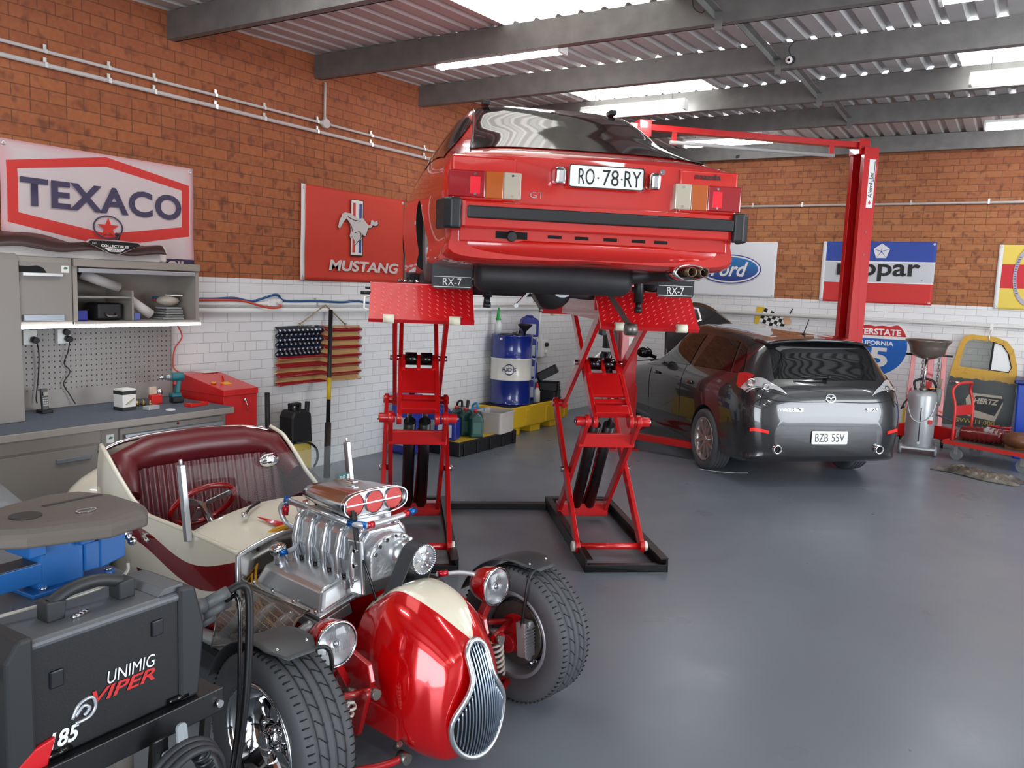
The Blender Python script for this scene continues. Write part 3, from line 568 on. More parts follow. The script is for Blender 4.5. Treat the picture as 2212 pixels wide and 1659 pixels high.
for dx in (-0.012, 0.055): MB().lathe([(0.021, 0.06), (0.021, -0.035), (0.026, -0.035), (0.026, 0.14)], (ex[0] + dx, -0.04, ex[2] + 0.003), (0, 1, 0), 24).cyl((ex[0] + dx, 0.03, ex[2]), (ex[0] + dx, 0.035, ex[2]), 0.021).build('tail_pipe', pipem, car, fix=False)
for s, nm in ((-1, 'RX-7'), (1, 'RX-7')):
    fl = MB().prism(rrect(0.23, 0.2, 0.02), ((s * 0.665, 0.56, 0.22), (1, 0, 0), (0, 0, 1)), 0, 0.006).build('mud_flap', black, car)
    MB().b2((s * 0.665 - 0.105, 0.552, 0.1285), (s * 0.665 + 0.105, 0.556, 0.1325)).b2((s * 0.665 - 0.105, 0.552, 0.185), (s * 0.665 + 0.105, 0.556, 0.188)).build('flap_stripe', white, fl)
    text(nm, white, ((s * 0.665, 0.552, 0.158), (1, 0, 0), (0, 0, 1)), 0.105, 0.042, fl)
    sx = s * 0.455
    MB().cyl((sx, 0.62, 0.30), (sx, 0.60, 0.08), 0.028, n=16).cyl((sx, 0.60, 0.08), (sx + 0.004 * s, 0.598, 0.04), 0.018, n=14).cyl((sx - 0.02, 0.598, 0.035), (sx + 0.02, 0.598, 0.035), 0.016, n=12).build('damper', black, car)
MB().bar((0.20, 0.55, 0.20), (0.31, 0.30, -0.05), 0.022, 0.022).cyl((0.285, 0.30, -0.065), (0.345, 0.30, -0.065), 0.035, n=18).build('trailing_link', greyfl, car)
MB().bar((-0.27, 0.40, 0.18), (-0.20, 0.32, 0.03), 0.012, 0.012).cyl((-0.20, 0.32, 0.035), (-0.196, 0.315, 0.015), 0.011, n=10).build('brake_rod', greyfl, car)
MB().prism([(0.045 * math.cos(a) * (1.12 if i % 3 == 0 else 1), 0.045 * math.sin(a) * (1.12 if i % 3 == 0 else 1)) for i, a in enumerate([2 * PI * k / 12 + 0.78 for k in range(12)])], ((-0.075, 0.36, 0.14), (1, 0, 0), (0, 0, 1)), 0, 0.02).cyl((-0.075, 0.36, 0.14), (-0.2, 0.7, 0.2), 0.018).build('shaft_flange', alu2, car)
MB().cyl((-0.075, 0.339, 0.14), (-0.075, 0.336, 0.14), 0.02, n=16).build('flange_bore', dark, car)
for i, (x, y) in enumerate(((-0.70, 0.95), (0.70, 0.95), (-0.70, 3.37), (0.70, 3.37))):
    wheel(car, 'wheel', (x, y, 0.44 if y < 2 else 0.26), 0.295, 0.185, 0.18, alu2, 1 if x > 0 else -1)
MB().b2((0.755, 0.02, 0.86), (0.762, 0.05, 0.875)).build('body_clip', black, car)
# lift pads between platform and car
for v in (-0.62, 0.80):
    t = local('lifting_block', 'black rubber lifting block under the %s sill of the red coupe' % ('left' if v < 0 else 'right'), 'block', LF, 39.5, 1.812)
    MB().b2((v - 0.06, 0.9, 0), (v + 0.06, 1.25, 0.062)).build('pad', rubber, t)
# things lying on the platforms
t = local('parts_carton', 'small red and white carton lying on the right lift platform', 'box', LF, 39.5, 1.812)
MB().b2((0.50, 0.06, 0), (0.63, 0.16, 0.05)).build('carton', M_('carton_red', (196, 40, 36), 0.5), t); MB().b2((0.515, 0.057, 0.006), (0.60, 0.06, 0.044)).build('carton_label', M_('carton_label', (236, 222, 180), 0.5), t)
for k, (v, n_) in enumerate(((-0.83, 'left'), (0.84, 'right'))):
    t = local('bolt_pile', 'little pile of bolts on top of the %s lift ramp' % n_, 'bolts', LF, 39.5, 1.812)
    for i in range(4): MB().cyl((v + i * 0.035, 0.02, 0.011), (v + i * 0.035 + 0.022, 0.035, 0.011), 0.009, n=6).build('bolt', chrome if i % 2 else greyfl, t)
t = local('ratchet_spanner', 'silver ratchet spanner hanging below the red coupe', 'spanner', RXO, 42.5, 1.67)
MB().bar((-0.345, 0.28, 0.045), (-0.265, 0.30, 0.13), 0.016, 0.012).cyl((-0.262, 0.29, 0.13), (-0.262, 0.31, 0.13), 0.017).cyl((-0.345, 0.272, 0.045), (-0.345, 0.288, 0.045), 0.012).bar((-0.262, 0.30, 0.13), (-0.25, 0.32, 0.20), 0.01, 0.01).build('shaft', chrome, t)
# ================================================================ GREY HATCHBACK AND THE TWO-POST LIFT
greypaint = M_('grey_car_paint', (42, 42, 44), 0.24, 0.3, coat=1.0)
MZO = (-2.2, 8.93)
mz = local('grey_hatchback', 'dark grey five-door hatchback parked on the floor, seen from behind', 'car', MZO, 43)
st = [(-.985, [(0, .70), (.25, .695), (.42, .68), (.5, .64), (.56, .55), (.56, .45), (.53, .37), (.48, .32), (0, .32)]),
      (-.962, [(0, .84), (.3, .835), (.5, .81), (.61, .75), (.67, .62), (.67, .48), (.64, .36), (.58, .29), (0, .28)]),
      (-.92, [(0, .97), (.3, .965), (.53, .94), (.68, .86), (.75, .70), (.755, .52), (.72, .35), (.66, .27), (0, .26)]),
      (-.86, [(0, 1.05), (.3, 1.05), (.55, 1.03), (.73, .95), (.81, .76), (.82, .54), (.79, .35), (.72, .25), (0, .24)]),
      (-.78, [(0, 1.21), (.3, 1.205), (.54, 1.17), (.755, 1.0), (.85, .80), (.86, .56), (.83, .35), (.74, .24), (0, .22)]),
      (-.69, [(0, 1.385), (.3, 1.375), (.53, 1.32), (.77, 1.03), (.868, .82), (.875, .58), (.845, .35), (.75, .22), (0, .2)]),
      (-.55, [(0, 1.425), (.3, 1.415), (.55, 1.365), (.79, 1.04), (.877, .82), (.88, .58), (.855, .34), (.76, .22), (0, .2)]),
      (-.1, [(0, 1.455), (.3, 1.445), (.57, 1.395), (.81, 1.03), (.878, .82), (.88, .58), (.86, .34), (.76, .22), (0, .2)]),
      (.6, [(0, 1.475), (.3, 1.465), (.58, 1.415), (.82, 1.0), (.877, .80), (.875, .56), (.86, .33), (.76, .21), (0, .2)]),
      (1.1, [(0, 1.44), (.3, 1.43), (.57, 1.38), (.82, .98), (.877, .79), (.875, .56), (.86, .33), (.76, .21), (0, .2)]),
      (1.75, [(0, 1.02), (.3, 1.01), (.6, .99), (.81, .93), (.87, .78), (.87, .55), (.85, .33), (.76, .22), (0, .2)]),
      (2.3, [(0, .96), (.3, .95), (.6, .92), (.78, .87), (.865, .74), (.87, .54), (.85, .33), (.75, .22), (0, .2)]),
      (3.1, [(0, .84), (.3, .83), (.55, .81), (.72, .77), (.83, .66), (.84, .50), (.82, .34), (.74, .24), (0, .22)]),
      (3.45, [(0, .66), (.3, .655), (.5, .64), (.6, .6), (.7, .54), (.7, .46), (.66, .36), (.6, .28), (0, .27)])]
S = Loft(st); S.sgn = -1
body_obj(S, 5, 5, greypaint, mz, arch(-0.1, 0.32, 0.355, 0.55) + arch(2.54, 0.32, 0.355, 0.55))
b = MB()
for s in (1, -1): S.patch(b, [(2.85, 0), (3.05, 1.95), (4.95, 2.02), (5.1, 0)], 14, 10, 0.005, s)
b.build('rear_window', glassd, mz)
b = MB().grid(lambda u, v: V((u - 0.5) * 1.12, -0.80 + 0.30 * v + 0.10 * (2 * abs(u - 0.5)) ** 2, 1.412 + 0.022 * v - 0.05 * (2 * abs(u - 0.5)) ** 2.2), 24, 5); b.build('roof_spoiler', greypaint, mz, solid=0.024)
lampc, lampr = M_('clear_lamp_lens', (215, 215, 216), 0.08, 0.5, coat=1), M_('red_lamp_lens', (190, 32, 34), 0.1, coat=1)
def onskin(a, b_, s, off): return S.at(a, b_, s) + S.nrm(a, b_, s) * off
for s in (1, -1):
    L_ = S.patch(MB(), [(1.55, 1.6), (3.4, 3.42), (4.9, 3.42), (3.2, 2.35)], 14, 10, 0.007, s).build('tail_light', lampc, mz)
    S.patch(MB(), [(4.55, 3.42), (5.3, 3.36), (5.85, 2.92), (4.0, 2.72)], 8, 6, 0.009, s).build('red_lens', lampr, L_)
    S.patch(MB(), [(2.6, 2.55), (2.75, 2.7), (3.75, 3.42), (3.6, 3.42)], 4, 4, 0.010, s).build('lens_divider', greypaint, L_)
    for a, bb, r_ in ((2.9, 2.85), (3.6, 3.02)) and ((2.6, 2.5, 0.03), (3.75, 3.0, 0.042)):
        c, n_ = onskin(a, bb, s, 0.004), S.nrm(a, bb, s); MB().lathe([(0.0, 0.0), (r_ * 0.5, 0.002), (r_, 0.008), (r_ + 0.004, 0.006)], c, n_, 20).build('bulb_ring', chrome, L_, fix=False)
    S.patch(MB(), [(6.35, 2.93), (7.75, 2.93), (7.6, 2.15), (6.75, 2.15)], 10, 6, 0.005, s).build('rear_door_window', glassd, mz)
    S.patch(MB(), [(7.9, 2.93), (9.95, 2.95), (9.35, 2.3), (7.9, 2.15)], 10, 6, 0.005, s).build('front_door_window', glassd, mz)
    S.patch(MB(), [(5.55, 2.9), (6.25, 2.93), (6.6, 2.2), (6.3, 2.3)], 6, 4, 0.005, s).build('quarter_window', glassd, mz)
    mi = MB().ball((s * 0.99, 1.5, 1.08), (0.10, 0.06, 0.065), 16, 10).bar((s * 0.84, 1.52, 1.02), (s * 0.93, 1.5, 1.05), 0.05, 0.04).build('door_mirror', blackg, mz)
    for y in (0.35, 1.35):
        h = MB().ball((s * 0.885, y, 0.86), (0.02, 0.085, 0.02), 14, 8).build('door_handle', greypaint, mz)
    S.patch(MB(), [(0.55, 4.2), (2.3, 4.76), (2.3, 4.93), (0.55, 4.42)], 8, 3, 0.006, s).build('rear_reflector', M_('rear_reflector_red', (235, 44, 40), 0.2, emis=0.25), mz)
    MB().lathe([(0.034, 0.10), (0.034, -0.03), (0.042, -0.03), (0.042, 0.12)], (s * 0.535, -0.985, 0.385), (0, 1, 0), 24).cyl((s * 0.535, -0.95, 0.385), (s * 0.535, -0.94, 0.385), 0.036).m(0).build('tail_pipe', chrome, mz, fix=False)
    MB().cyl((s * 0.535, -1.0, 0.385), (s * 0.535, -0.995, 0.385), 0.0335, n=20).build('pipe_bore', dark, mz)
    MB().box((s * 0.80, 0.36, 0.22), (0.03, 0.06, 0.18)).build('mud_flap', black, mz)
seam = M_('panel_gap', (12, 12, 13), 0.7)
for pts in ([(1.0, 0), (1.02, 1.2), (1.3, 2.2), (2.0, 3.0), (2.55, 3.7)], [(2.9, 2.25), (2.2, 2.9), (1.9, 3.4)]):
    for s in (1, -1): MB().tube([onskin(a, q, s, 0.0015) for a, q in pts], 0.004, 6, smoothpts=5).build('tailgate_gap', seam, mz)
for y in (0.62, 1.62):
    i = 8 if y < 1 else 9.75; MB().tube([onskin(i, q, -1, 0.001) for q in (2.9, 3.5, 4.2, 5.0, 5.8)], 0.003, 6, smoothpts=4).build('door_gap', seam, mz)
pl = MB().prism(rrect(0.375, 0.125, 0.012), ((0.0, -0.996, 0.50), (1, 0, 0), (0, 0.05, 1)), 0, 0.004).build('number_plate', platew, mz)
for s_, x, w_ in (('BZB', -0.085, 0.135), ('55V', 0.088, 0.135)): text(s_, ink, ((x, -1.0005, 0.50), (1, 0, 0), (0, 0.05, 1)), w_, 0.08, pl)
MB().ring(circ(0.052, 36, ry=0.042), circ(0.043, 36, ry=0.033), ((0, -0.952, 0.872), (1, 0, 0), (0, 0.25, 1)), 0, 0.012).prism([(-0.046, 0.008), (-0.02, 0.006), (0, -0.012), (0.02, 0.006), (0.046, 0.008), (0.02, 0.016), (0, 0.002), (-0.02, 0.016)], ((0, -0.952, 0.872), (1, 0, 0), (0, 0.25, 1)), 0, 0.013).build('badge_ring', chrome, mz)
text('mazda3', chrome, ((-0.42, -0.978, 0.765), (1, -0.10, 0), (0, 0.14, 1)), 0.25, 0.038, mz, 'badge', 0.003, bold=0.03)
text('SP25', chrome, ((0.44, -0.978, 0.77), (1, 0.10, 0), (0, 0.14, 1)), 0.13, 0.03, mz, 'badge', 0.003, bold=0.03)
MB().tube([(0, -0.9, 1.07), (-0.1, -0.905, 1.065), (-0.32, -0.9, 1.075)], 0.008, smoothpts=4).ball((0.0, -0.90, 1.07), 0.022).build('rear_wiper', black, mz)
MB().cyl((0.02, -0.35, 1.44), (0.02, -0.35, 1.46), 0.02, n=14).cyl((0.02, -0.35, 1.455), (0.02, -0.43, 1.60), 0.005, n=8).build('aerial', black, mz)
def bon(u, v):
    s = 2 * u - 1; L_ = 0.9 * (1 - 0.6 * s * s) * v; return V(s * 0.62 * (1 - 0.12 * v), 1.78 + L_ * 0.64, 1.0 + L_ * 0.768 + 0.02 * math.sin(PI * v))
MB().grid(bon, 24, 10).build('raised_bonnet', greypaint, mz, solid=0.02)
S.patch(MB(), [(10.4, 0), (10.4, 2), (12.2, 2), (12.2, 0)], 8, 6, 0.006, 1).v; b = MB()
for s in (1, -1): S.patch(b, [(10.45, 0), (10.45, 2.2), (12.2, 2.2), (12.2, 0)], 8, 6, 0.006, s)
b.build('engine_bay', dark, mz)
b = MB()
for s in (1, -1): S.patch(b, [(9.15, 0), (9.15, 1.9), (9.95, 1.9), (9.95, 0)], 6, 6, 0.005, s)
b.build('windscreen', glassd, mz)
for x, y in ((-0.79, -0.1), (0.79, -0.1), (-0.79, 2.54), (0.79, 2.54)):
    wheel(mz, 'wheel', (x, y, 0.318), 0.318, 0.21, 0.222, M_('silver_alloy', (176, 172, 168), 0.3, 0.7), 1 if x > 0 else -1, 5, blocks=0)
# ---- two-post lift
t = local('two_post_lift', 'red two-post car lift around the grey hatchback, joined by a top crossbeam', 'lift', (-2.9, 9.72), 44.5)
for s in (-1, 1):
    x0, x1 = s * 1.34, s * 1.53; p = MB()
    p.b2((x1, -0.15, 0), (x1 - s * 0.012, 0.13, 3.60)).b2((x0, -0.15, 0), (x1, -0.138, 3.60)).b2((x0, 0.118, 0), (x1, 0.13, 3.60)).b2((x0, -0.15, 0), (x0 + s * 0.01, -0.085, 3.56)).b2((x0, 0.065, 0), (x0 + s * 0.01, 0.13, 3.56))
    p.b2((s * 1.28, -0.22, 0), (s * 1.68, 0.22, 0.02)).build('post', liftred, t, 0.003)
    MB().tube([(s * 1.40, -0.03, 0.3), (s * 1.40, -0.03, 3.5)], 0.006, 6).build('lift_cable', clipm, t)
    MB().b2((s * 1.30, -0.12, 0.1), (s * 1.50, 0.12, 0.75)).build('carriage', liftred, t, 0.004)
    for d in (-1, 1): MB().bar((s * 1.32, d * 0.1, 0.16), (s * 0.80, d * 0.75, 0.16), 0.09, 0.07).cyl((s * 0.80, d * 0.75, 0.12), (s * 0.80, d * 0.75, 0.235), 0.05, n=16).build('swing_arm', liftred, t, 0.003)
    MB().b2((s * 1.30, -0.10, 3.52), (s * 1.44, 0.10, 3.70)).build('top_bracket', liftred, t, 0.004)
    for z in (2.35, 2.62): MB().cyl((s * 1.44, -0.15, z), (s * 1.44, -0.158, z), 0.012, n=8).build('bolt', chrome, t)
MB().b2((-1.53, -0.06, 3.60), (1.40, 0.06, 3.665)).build('crossbeam', liftred, t, 0.004)
MB().cyl((-1.05, -0.03, 3.49), (1.02, -0.03, 3.49), 0.022, n=12).build('safety_bar', M_('grey_bar', (170, 168, 166), 0.5), t)
for x in (-1.0, 0.98): MB().b2((x - 0.03, -0.035, 3.46), (x + 0.03, -0.025, 3.61)).build('bar_bracket', liftred, t, 0.003)
st_ = MB().b2((1.415, -0.1535, 2.90), (1.50, -0.1505, 3.46)).build('maker_sticker', white, t)
text('Alemlube', ink, ((1.452, -0.154, 3.16), (0, 0, 1), (-1, 0, 0)), 0.29, 0.05, st_, bold=0.01)
MB().prism([(0, -0.025), (0.018, 0.0), (0.0, 0.025), (-0.018, 0.0)], ((1.455, -0.154, 2.96), (1, 0, 0), (0, 0, 1)), 0, 0.002).build('maker_mark', M_('red_ink', (200, 30, 40), 0.5), st_)
MB().bar((1.487, -0.1545, 3.2), (1.487, -0.1545, 3.44), 0.008, 0.002, (0, 1, 0)).build('barcode', ink, st_)
MB().cyl((-1.66, -0.05, 0.84), (-1.66, -0.05, 1.12), 0.085, n=28).build('oil_tank', blackg, t, 0.008)
MB().cyl((-1.66, -0.05, 1.16), (-1.66, -0.05, 1.36), 0.06, n=24).box((-1.68, -0.05, 1.36), (0.16, 0.13, 0.11)).box((-1.60, -0.06, 1.24), (0.05, 0.1, 0.2)).build('pump_motor', black, t, 0.006)
MB().b2((-1.71, -0.118, 1.33), (-1.63, -0.114, 1.40)).build('motor_label', white, t)
MB().tube([(-1.73, -0.05, 1.12), (-1.80, -0.07, 1.06), (-1.86, -0.08, 1.0)], 0.012).build('release_lever', white, t)
MB().b2((-1.45, -0.153, 1.20), (-1.39, -0.1505, 1.30)).build('warning_label', white, t)
# ================================================================ BACK WALL
def cloth(w_, h_, seed, amp=0.0042):
    r = random.Random(seed); ph = [r.uniform(0, 6) for _ in range(4)]
    return lambda x, z: amp * (math.sin(2.3 * x / w_ * 3 + ph[0] + 2.2 * z) + 0.8 * math.sin(9 * z / h_ + ph[1]) * 0.8 + 0.5 * math.sin(5 * x / w_ + 7 * z / h_ + ph[2])) - amp * 2.2
def banner(name, label, loc, rz, w_, h_, m, seed, hem=None, hemside=-1):
    """hanging cloth w_ x h_, centre at loc, facing local -y"""
    t = thing(name, label, 'banner', loc, rz); f = cloth(w_, h_, seed)
    b = MB(); b.grid(lambda u, v: V((u - 0.5) * w_, f((u - 0.5) * w_, (v - 0.5) * h_), (v - 0.5) * h_), 40, 24); b.build('cloth', m, t, solid=0.002)
    if hem: MB().grid(lambda u, v: V(hemside * w_ / 2 - hemside * 0.05 * u, f(hemside * w_ / 2, (v - 0.5) * h_) - 0.004, (v - 0.5) * h_), 2, 12).build('white_hem', hem, t, solid=0.002)
    for sx in ((-1, 1)):
        for sz in (-1, 1): MB().lathe([(0.006, 0), (0.006, 0.004), (0.014, 0.004), (0.016, 0)], (sx * (w_ / 2 - 0.03), f(sx * w_ / 2, sz * h_ / 2) - 0.003, sz * (h_ / 2 - 0.03)), (0, -1, 0), 14).build('eyelet', clipm, t)
    return t
def bmat(name, fn, rough=0.7):
    g = N(name, rough); g.col(fn(g)); return g.m
wcl, hemw = srgb(222, 224, 226), M_('hem_white', (228, 226, 224), 0.6)
FR = lambda x, z, y=-0.022: ((x, y, z), (1, 0, 0), (0, 0, 1))
def decal(name, pts, x, z, m, par, y=-0.020, th=0.002): return MB().prism(pts, FR(x, z, y), 0, th).build(name, m, par)
t = banner('ford_flag', 'white flag with a blue oval script badge on the back wall', (-3.96, YB - 0.004, 2.195), 0, 1.52, 0.80, bmat('white_flag_cloth', lambda g: wcl), 3); t.name = 'oval_badge_flag'
blue1 = bmat('oval_blue', lambda g: g.mix(g.ramp(g.z, -0.2, 0.2), srgb(44, 40, 120), srgb(40, 130, 190)), 0.5)
decal('oval_rim', circ(0.47, 48, ry=0.215), 0.08, 0.0, M_('oval_edge_blue', (44, 60, 140), 0.5), t); decal('oval_ring', circ(0.455, 48, ry=0.20), 0.08, 0.0, white, t, -0.0215); decal('oval_field', circ(0.43, 48, ry=0.178), 0.08, 0.0, blue1, t, -0.023)
text('Ford', white, FR(0.08, 0.0, -0.0255), 0.56, 0.22, t, shear=0.35, bold=0.02)
def mop(g):
    top, bot = g.f('GREATER_THAN', g.z, 0.15), g.f('LESS_THAN', g.z, -0.142)
    edge = g.f('MAXIMUM', g.within(g.z, 0.137, 0.15), g.within(g.z, -0.142, -0.13))
    c = g.mix(top, srgb(200, 203, 206), srgb(50, 76, 158)); c = g.mix(bot, c, srgb(206, 54, 50)); return g.mix(edge, c, srgb(236, 236, 236))
t = banner('striped_parts_flag', 'blue, white and red flag with black lettering behind the lift post', (-1.855, YB - 0.004, 2.195), 0, 1.43, 0.83, bmat('striped_flag_cloth', mop), 5, hemw)
text('mopar', ink, FR(0.02, 0.0, -0.022), 1.05, 0.235, t, bold=0.02)
text('®', ink, FR(0.575, -0.095), 0.02, 0.02, t)
for i in range(5):
    a = PI / 2 + 2 * PI * i / 5; e0, e1 = V(math.cos(a), math.sin(a)) * 0.115, V(math.cos(a + 2 * PI / 5), math.sin(a + 2 * PI / 5)) * 0.115; c = (e0 + e1) / 2.6
    decal('star_segment', [tuple(c * 0.22 + (p - c * 0.22) * 0.93) for p in (V(0, 0) + c * 0.12, e0, e1)], 0.05, 0.283, M_('flag_silver', (218, 220, 222), 0.5), t)
t = banner('yellow_banner', 'yellow banner with a red stripe and a grey steel hoop, cut by the right edge', (0.30, YB - 0.004, 2.175), 0, 1.46, 0.81, bmat('yellow_banner_cloth', lambda g: g.mix(g.within(g.z, -0.14, 0.16), srgb(232, 204, 90), srgb(206, 48, 54))), 8, hemw)
MB().ring(circ(0.19, 40, ry=0.37), circ(0.15, 40, ry=0.315), FR(-0.36, 0.02, -0.02), 0, 0.006).build('steel_hoop', M_('hoop_grey', (176, 170, 186), 0.5), t)
for i in range(16):
    z = -0.22 + i * 0.03; decal('hoop_slot', rrect(0.03, 0.012, 0.003, 2), -0.36 - 0.17 * math.sqrt(max(0, 1 - (z / 0.345) ** 2)), z + 0.02, M_('hoop_slot_grey', (96, 92, 110), 0.6), t, -0.0265, 0.0015)
text('M', white, FR(-0.24, 0.015, -0.028), 0.20, 0.18, t, bold=0.04)
# chequered flag cut-out
t = thing('flag_sign', 'small yellow sign with a hand waving a chequered flag on the back wall', 'sign', (-3.40, YB - 0.003, 1.55))
MB().prism([(-0.055, -0.14), (0.0, -0.14), (0.075, 0.105), (-0.035, 0.11)], FR(0, 0, -0.0), 0, 0.012).build('yellow_panel', M_('sign_yellow', (218, 182, 50), 0.45), t)
ang, cw = -0.42, 0.052
for i in range(7):
    for j in range(4):
        o = V(0.085 + i * cw * math.cos(ang) - j * cw * 0.35, 0.095 + i * cw * math.sin(ang) * 0.85 - j * cw * 0.95)
        ex_, ey_ = V(cw * math.cos(ang), cw * math.sin(ang) * 0.85), V(-cw * 0.35, -cw * 0.95)
        MB().prism([tuple(o), tuple(o + ey_), tuple(o + ex_ + ey_), tuple(o + ex_)], FR(0, 0, -0.004), 0, 0.008).build('flag_square', ink if (i + j) % 2 == 0 else white, t)
skin = M_('hand_print', (222, 176, 138), 0.6)
MB().prism([(0.36, -0.09), (0.36, -0.03), (0.40, -0.005), (0.45, -0.03), (0.47, -0.08), (0.45, -0.13), (0.39, -0.13)], FR(0, 0, -0.006), 0, 0.008).build('printed_hand', skin, t)
for i in range(3): MB().bar((0.385 + 0.025 * i, -0.016, -0.03), (0.385 + 0.025 * i, -0.016, -0.075), 0.014, 0.006, (0, 1, 0)).build('printed_finger', skin, t)
MB().bar((0.36, -0.008, -0.17), (0.48, -0.008, 0.10), 0.012, 0.008, (0, 1, 0)).build('flag_stick', ink, t)
# interstate shield
t = thing('route_shield', 'red, white and blue interstate highway shield sign on the back wall', 'sign', (-1.80, YB - 0.003, 1.145))
hp = [(0, 0.345), (0.10, 0.36), (0.20, 0.35), (0.29, 0.375), (0.35, 0.34), (0.41, 0.25), (0.445, 0.12), (0.445, -0.02), (0.40, -0.15), (0.30, -0.27), (0.15, -0.36), (0, -0.41)]
hp = [tuple(p[:2]) for p in crv([V(x, z, 0) for x, z in hp], 4)]; shp = hp + [(-x, z) for x, z in hp[-2:0:-1]]
decal('shield_plate', [(x, z) for x, z in shp], 0, 0, white, t, -0.001, 0.006)
sc = [(x * 0.935, z * 0.93) for x, z in shp]
decal('blue_field', [(x, min(z, 0.155)) for x, z in sc], 0, 0, M_('shield_blue', (10, 100, 190), 0.35), t, -0.0072, 0.002)
decal('red_field', [(x, max(z, 0.195)) for x, z in sc if z > 0.12], 0, 0, M_('shield_red', (196, 34, 40), 0.35), t, -0.0072, 0.002)
text('INTERSTATE', white, FR(0, 0.248, -0.0095), 0.66, 0.085, t, bold=0.03); text('CALIFORNIA', white, FR(-0.02, 0.095, -0.0095), 0.54, 0.06, t, bold=0.03); text('15', white, FR(-0.02, -0.10, -0.0095), 0.42, 0.27, t, bold=0.03)
# truck door
t = thing('truck_door', 'old yellow and dark green truck door with painted lettering leaning on the wall', 'door panel', (-0.48, YB - 0.13, 0.245))
def dmat(g):
    e = g.f('ADD', 0.615, g.f('MULTIPLY', g.f('SUBTRACT', g.noise(9, 5), 0.5), 0.10)); e = g.f('SUBTRACT', e, g.f('MULTIPLY', g.x, 0.06))
    n = g.noise(5, 4); low = g.mix(n, srgb(34, 44, 48), srgb(70, 80, 76)); low = g.mix(g.f('MULTIPLY', g.ramp(g.noise(3, 5), 0.6, 0.7), 0.5), low, srgb(120, 112, 80))
    return g.mix(g.f('GREATER_THAN', g.z, e), low, g.mix(g.f('MULTIPLY', g.ramp(g.noise(14, 4), 0.55, 0.75), 0.5), srgb(204, 156, 32), srgb(150, 104, 40)))
dm = bmat('door_paint', dmat, 0.4)
outl = [(-0.39, 0.0), (0.385, 0.02), (0.40, 0.3), (0.405, 0.62), (0.385, 0.82), (0.33, 1.02), (0.25, 1.12), (0.12, 1.165), (-0.15, 1.185), (-0.23, 1.16), (-0.275, 1.06), (-0.33, 0.78), (-0.36, 0.5)]
winp = [(-0.25, 0.765), (-0.15, 0.75), (0.1, 0.735), (0.30, 0.72), (0.335, 0.78), (0.285, 0.96), (0.22, 1.07), (0.10, 1.105), (-0.13, 1.125), (-0.19, 1.10), (-0.215, 1.04), (-0.235, 0.9), (-0.26, 0.80)]
D0 = ((0, 0.02, 0), (1, 0, 0), (0, 0.05, 1))
MB().prism([(-0.39, 0.0), (0.385, 0.02), (0.40, 0.3), (0.405, 0.62), (0.395, 0.72), (-0.345, 0.72), (-0.36, 0.5)], D0, 0, 0.06).ring(outl[3:] [1:10] and [(0.395, 0.72), (0.385, 0.82), (0.33, 1.02), (0.25, 1.12), (0.12, 1.165), (-0.15, 1.185), (-0.23, 1.16), (-0.275, 1.06), (-0.33, 0.78), (-0.345, 0.72)], [(0.30, 0.725), (0.33, 0.79), (0.285, 0.96), (0.21, 1.07), (0.10, 1.105), (-0.13, 1.125), (-0.18, 1.10), (-0.215, 1.04), (-0.255, 0.80), (-0.245, 0.765)], D0, 0, 0.055).build('door_skin', dm, t, 0.012, 3)
MB().prism([(-0.25, 0.77), (0.08, 0.75), (0.08, 1.115), (-0.13, 1.12), (-0.2, 1.08)], D0, 0.02, 0.025).build('door_glass', M_('old_glass', (236, 240, 238), 0.05, trans=1.0), t)
MB().bar((0.085, 0.005, 0.74), (0.10, -0.01, 1.11), 0.014, 0.02, (0, 1, 0)).build('vent_divider', seam, t)
MB().prism([(0.10, 0.745), (0.30, 0.735), (0.325, 0.79), (0.27, 0.98), (0.20, 1.07), (0.11, 1.10)], D0, 0.03, 0.034).build('vent_card', M_('vent_white', (238, 238, 236), 0.5), t)
MB().ring([(0.09, 0.735), (0.31, 0.722), (0.338, 0.79), (0.28, 0.985), (0.205, 1.08), (0.10, 1.112)], [(0.104, 0.75), (0.298, 0.738), (0.32, 0.79), (0.265, 0.975), (0.197, 1.065), (0.114, 1.095)], D0, 0.03, 0.04).build('vent_seal', seam, t)
MB().tube([(-0.34, -0.055, 0.565), (-0.30, -0.065, 0.565), (-0.22, -0.065, 0.56), (-0.2, -0.055, 0.56)], 0.012).build('door_handle', chrome, t)
FD = lambda x, z: ((x, -0.043 + z * 0.05, z), (1, 0, 0), (0, 0.05, 1)); cream = M_('faded_cream', (206, 196, 176), 0.6); pan = M_('sign_black', (30, 34, 38), 0.5)
MB().prism([(-0.16, 0.14), (0.15, 0.10), (0.22, 0.33), (0.20, 0.43), (-0.15, 0.44), (-0.20, 0.36)], FD(0.06, 0), -0.001, 0.0015).build('faded_patch', cream, t)
MB().prism([(-0.17, 0.24), (-0.11, 0.41), (0.21, 0.395), (0.12, 0.17), (0.05, 0.185)], FD(0.08, 0), 0.0015, 0.004).build('lettering_panel', pan, t)
text('HERTZ', cream, ((0.09, -0.030, 0.345), (1, 0, -0.02), (0, 0.05, 1)), 0.28, 0.07, t, shear=0.25, bold=0.04); text('RENT-A-TRUCK', cream, ((0.06, -0.033, 0.255), (1, 0, -0.06), (0, 0.05, 1)), 0.26, 0.042, t, shear=0.25, bold=0.03)
text('GVW 11.000', M_('sign_gold', (206, 172, 70), 0.5), ((-0.02, -0.041, 0.075), (1, 0, -0.02), (0, 0.05, 1)), 0.46, 0.055, t, bold=0.01)
t = thing('hanging_hook', 'white hook on the pale pipe holding the truck door top', 'hook', (-0.42, YB - 0.075, 1.45))
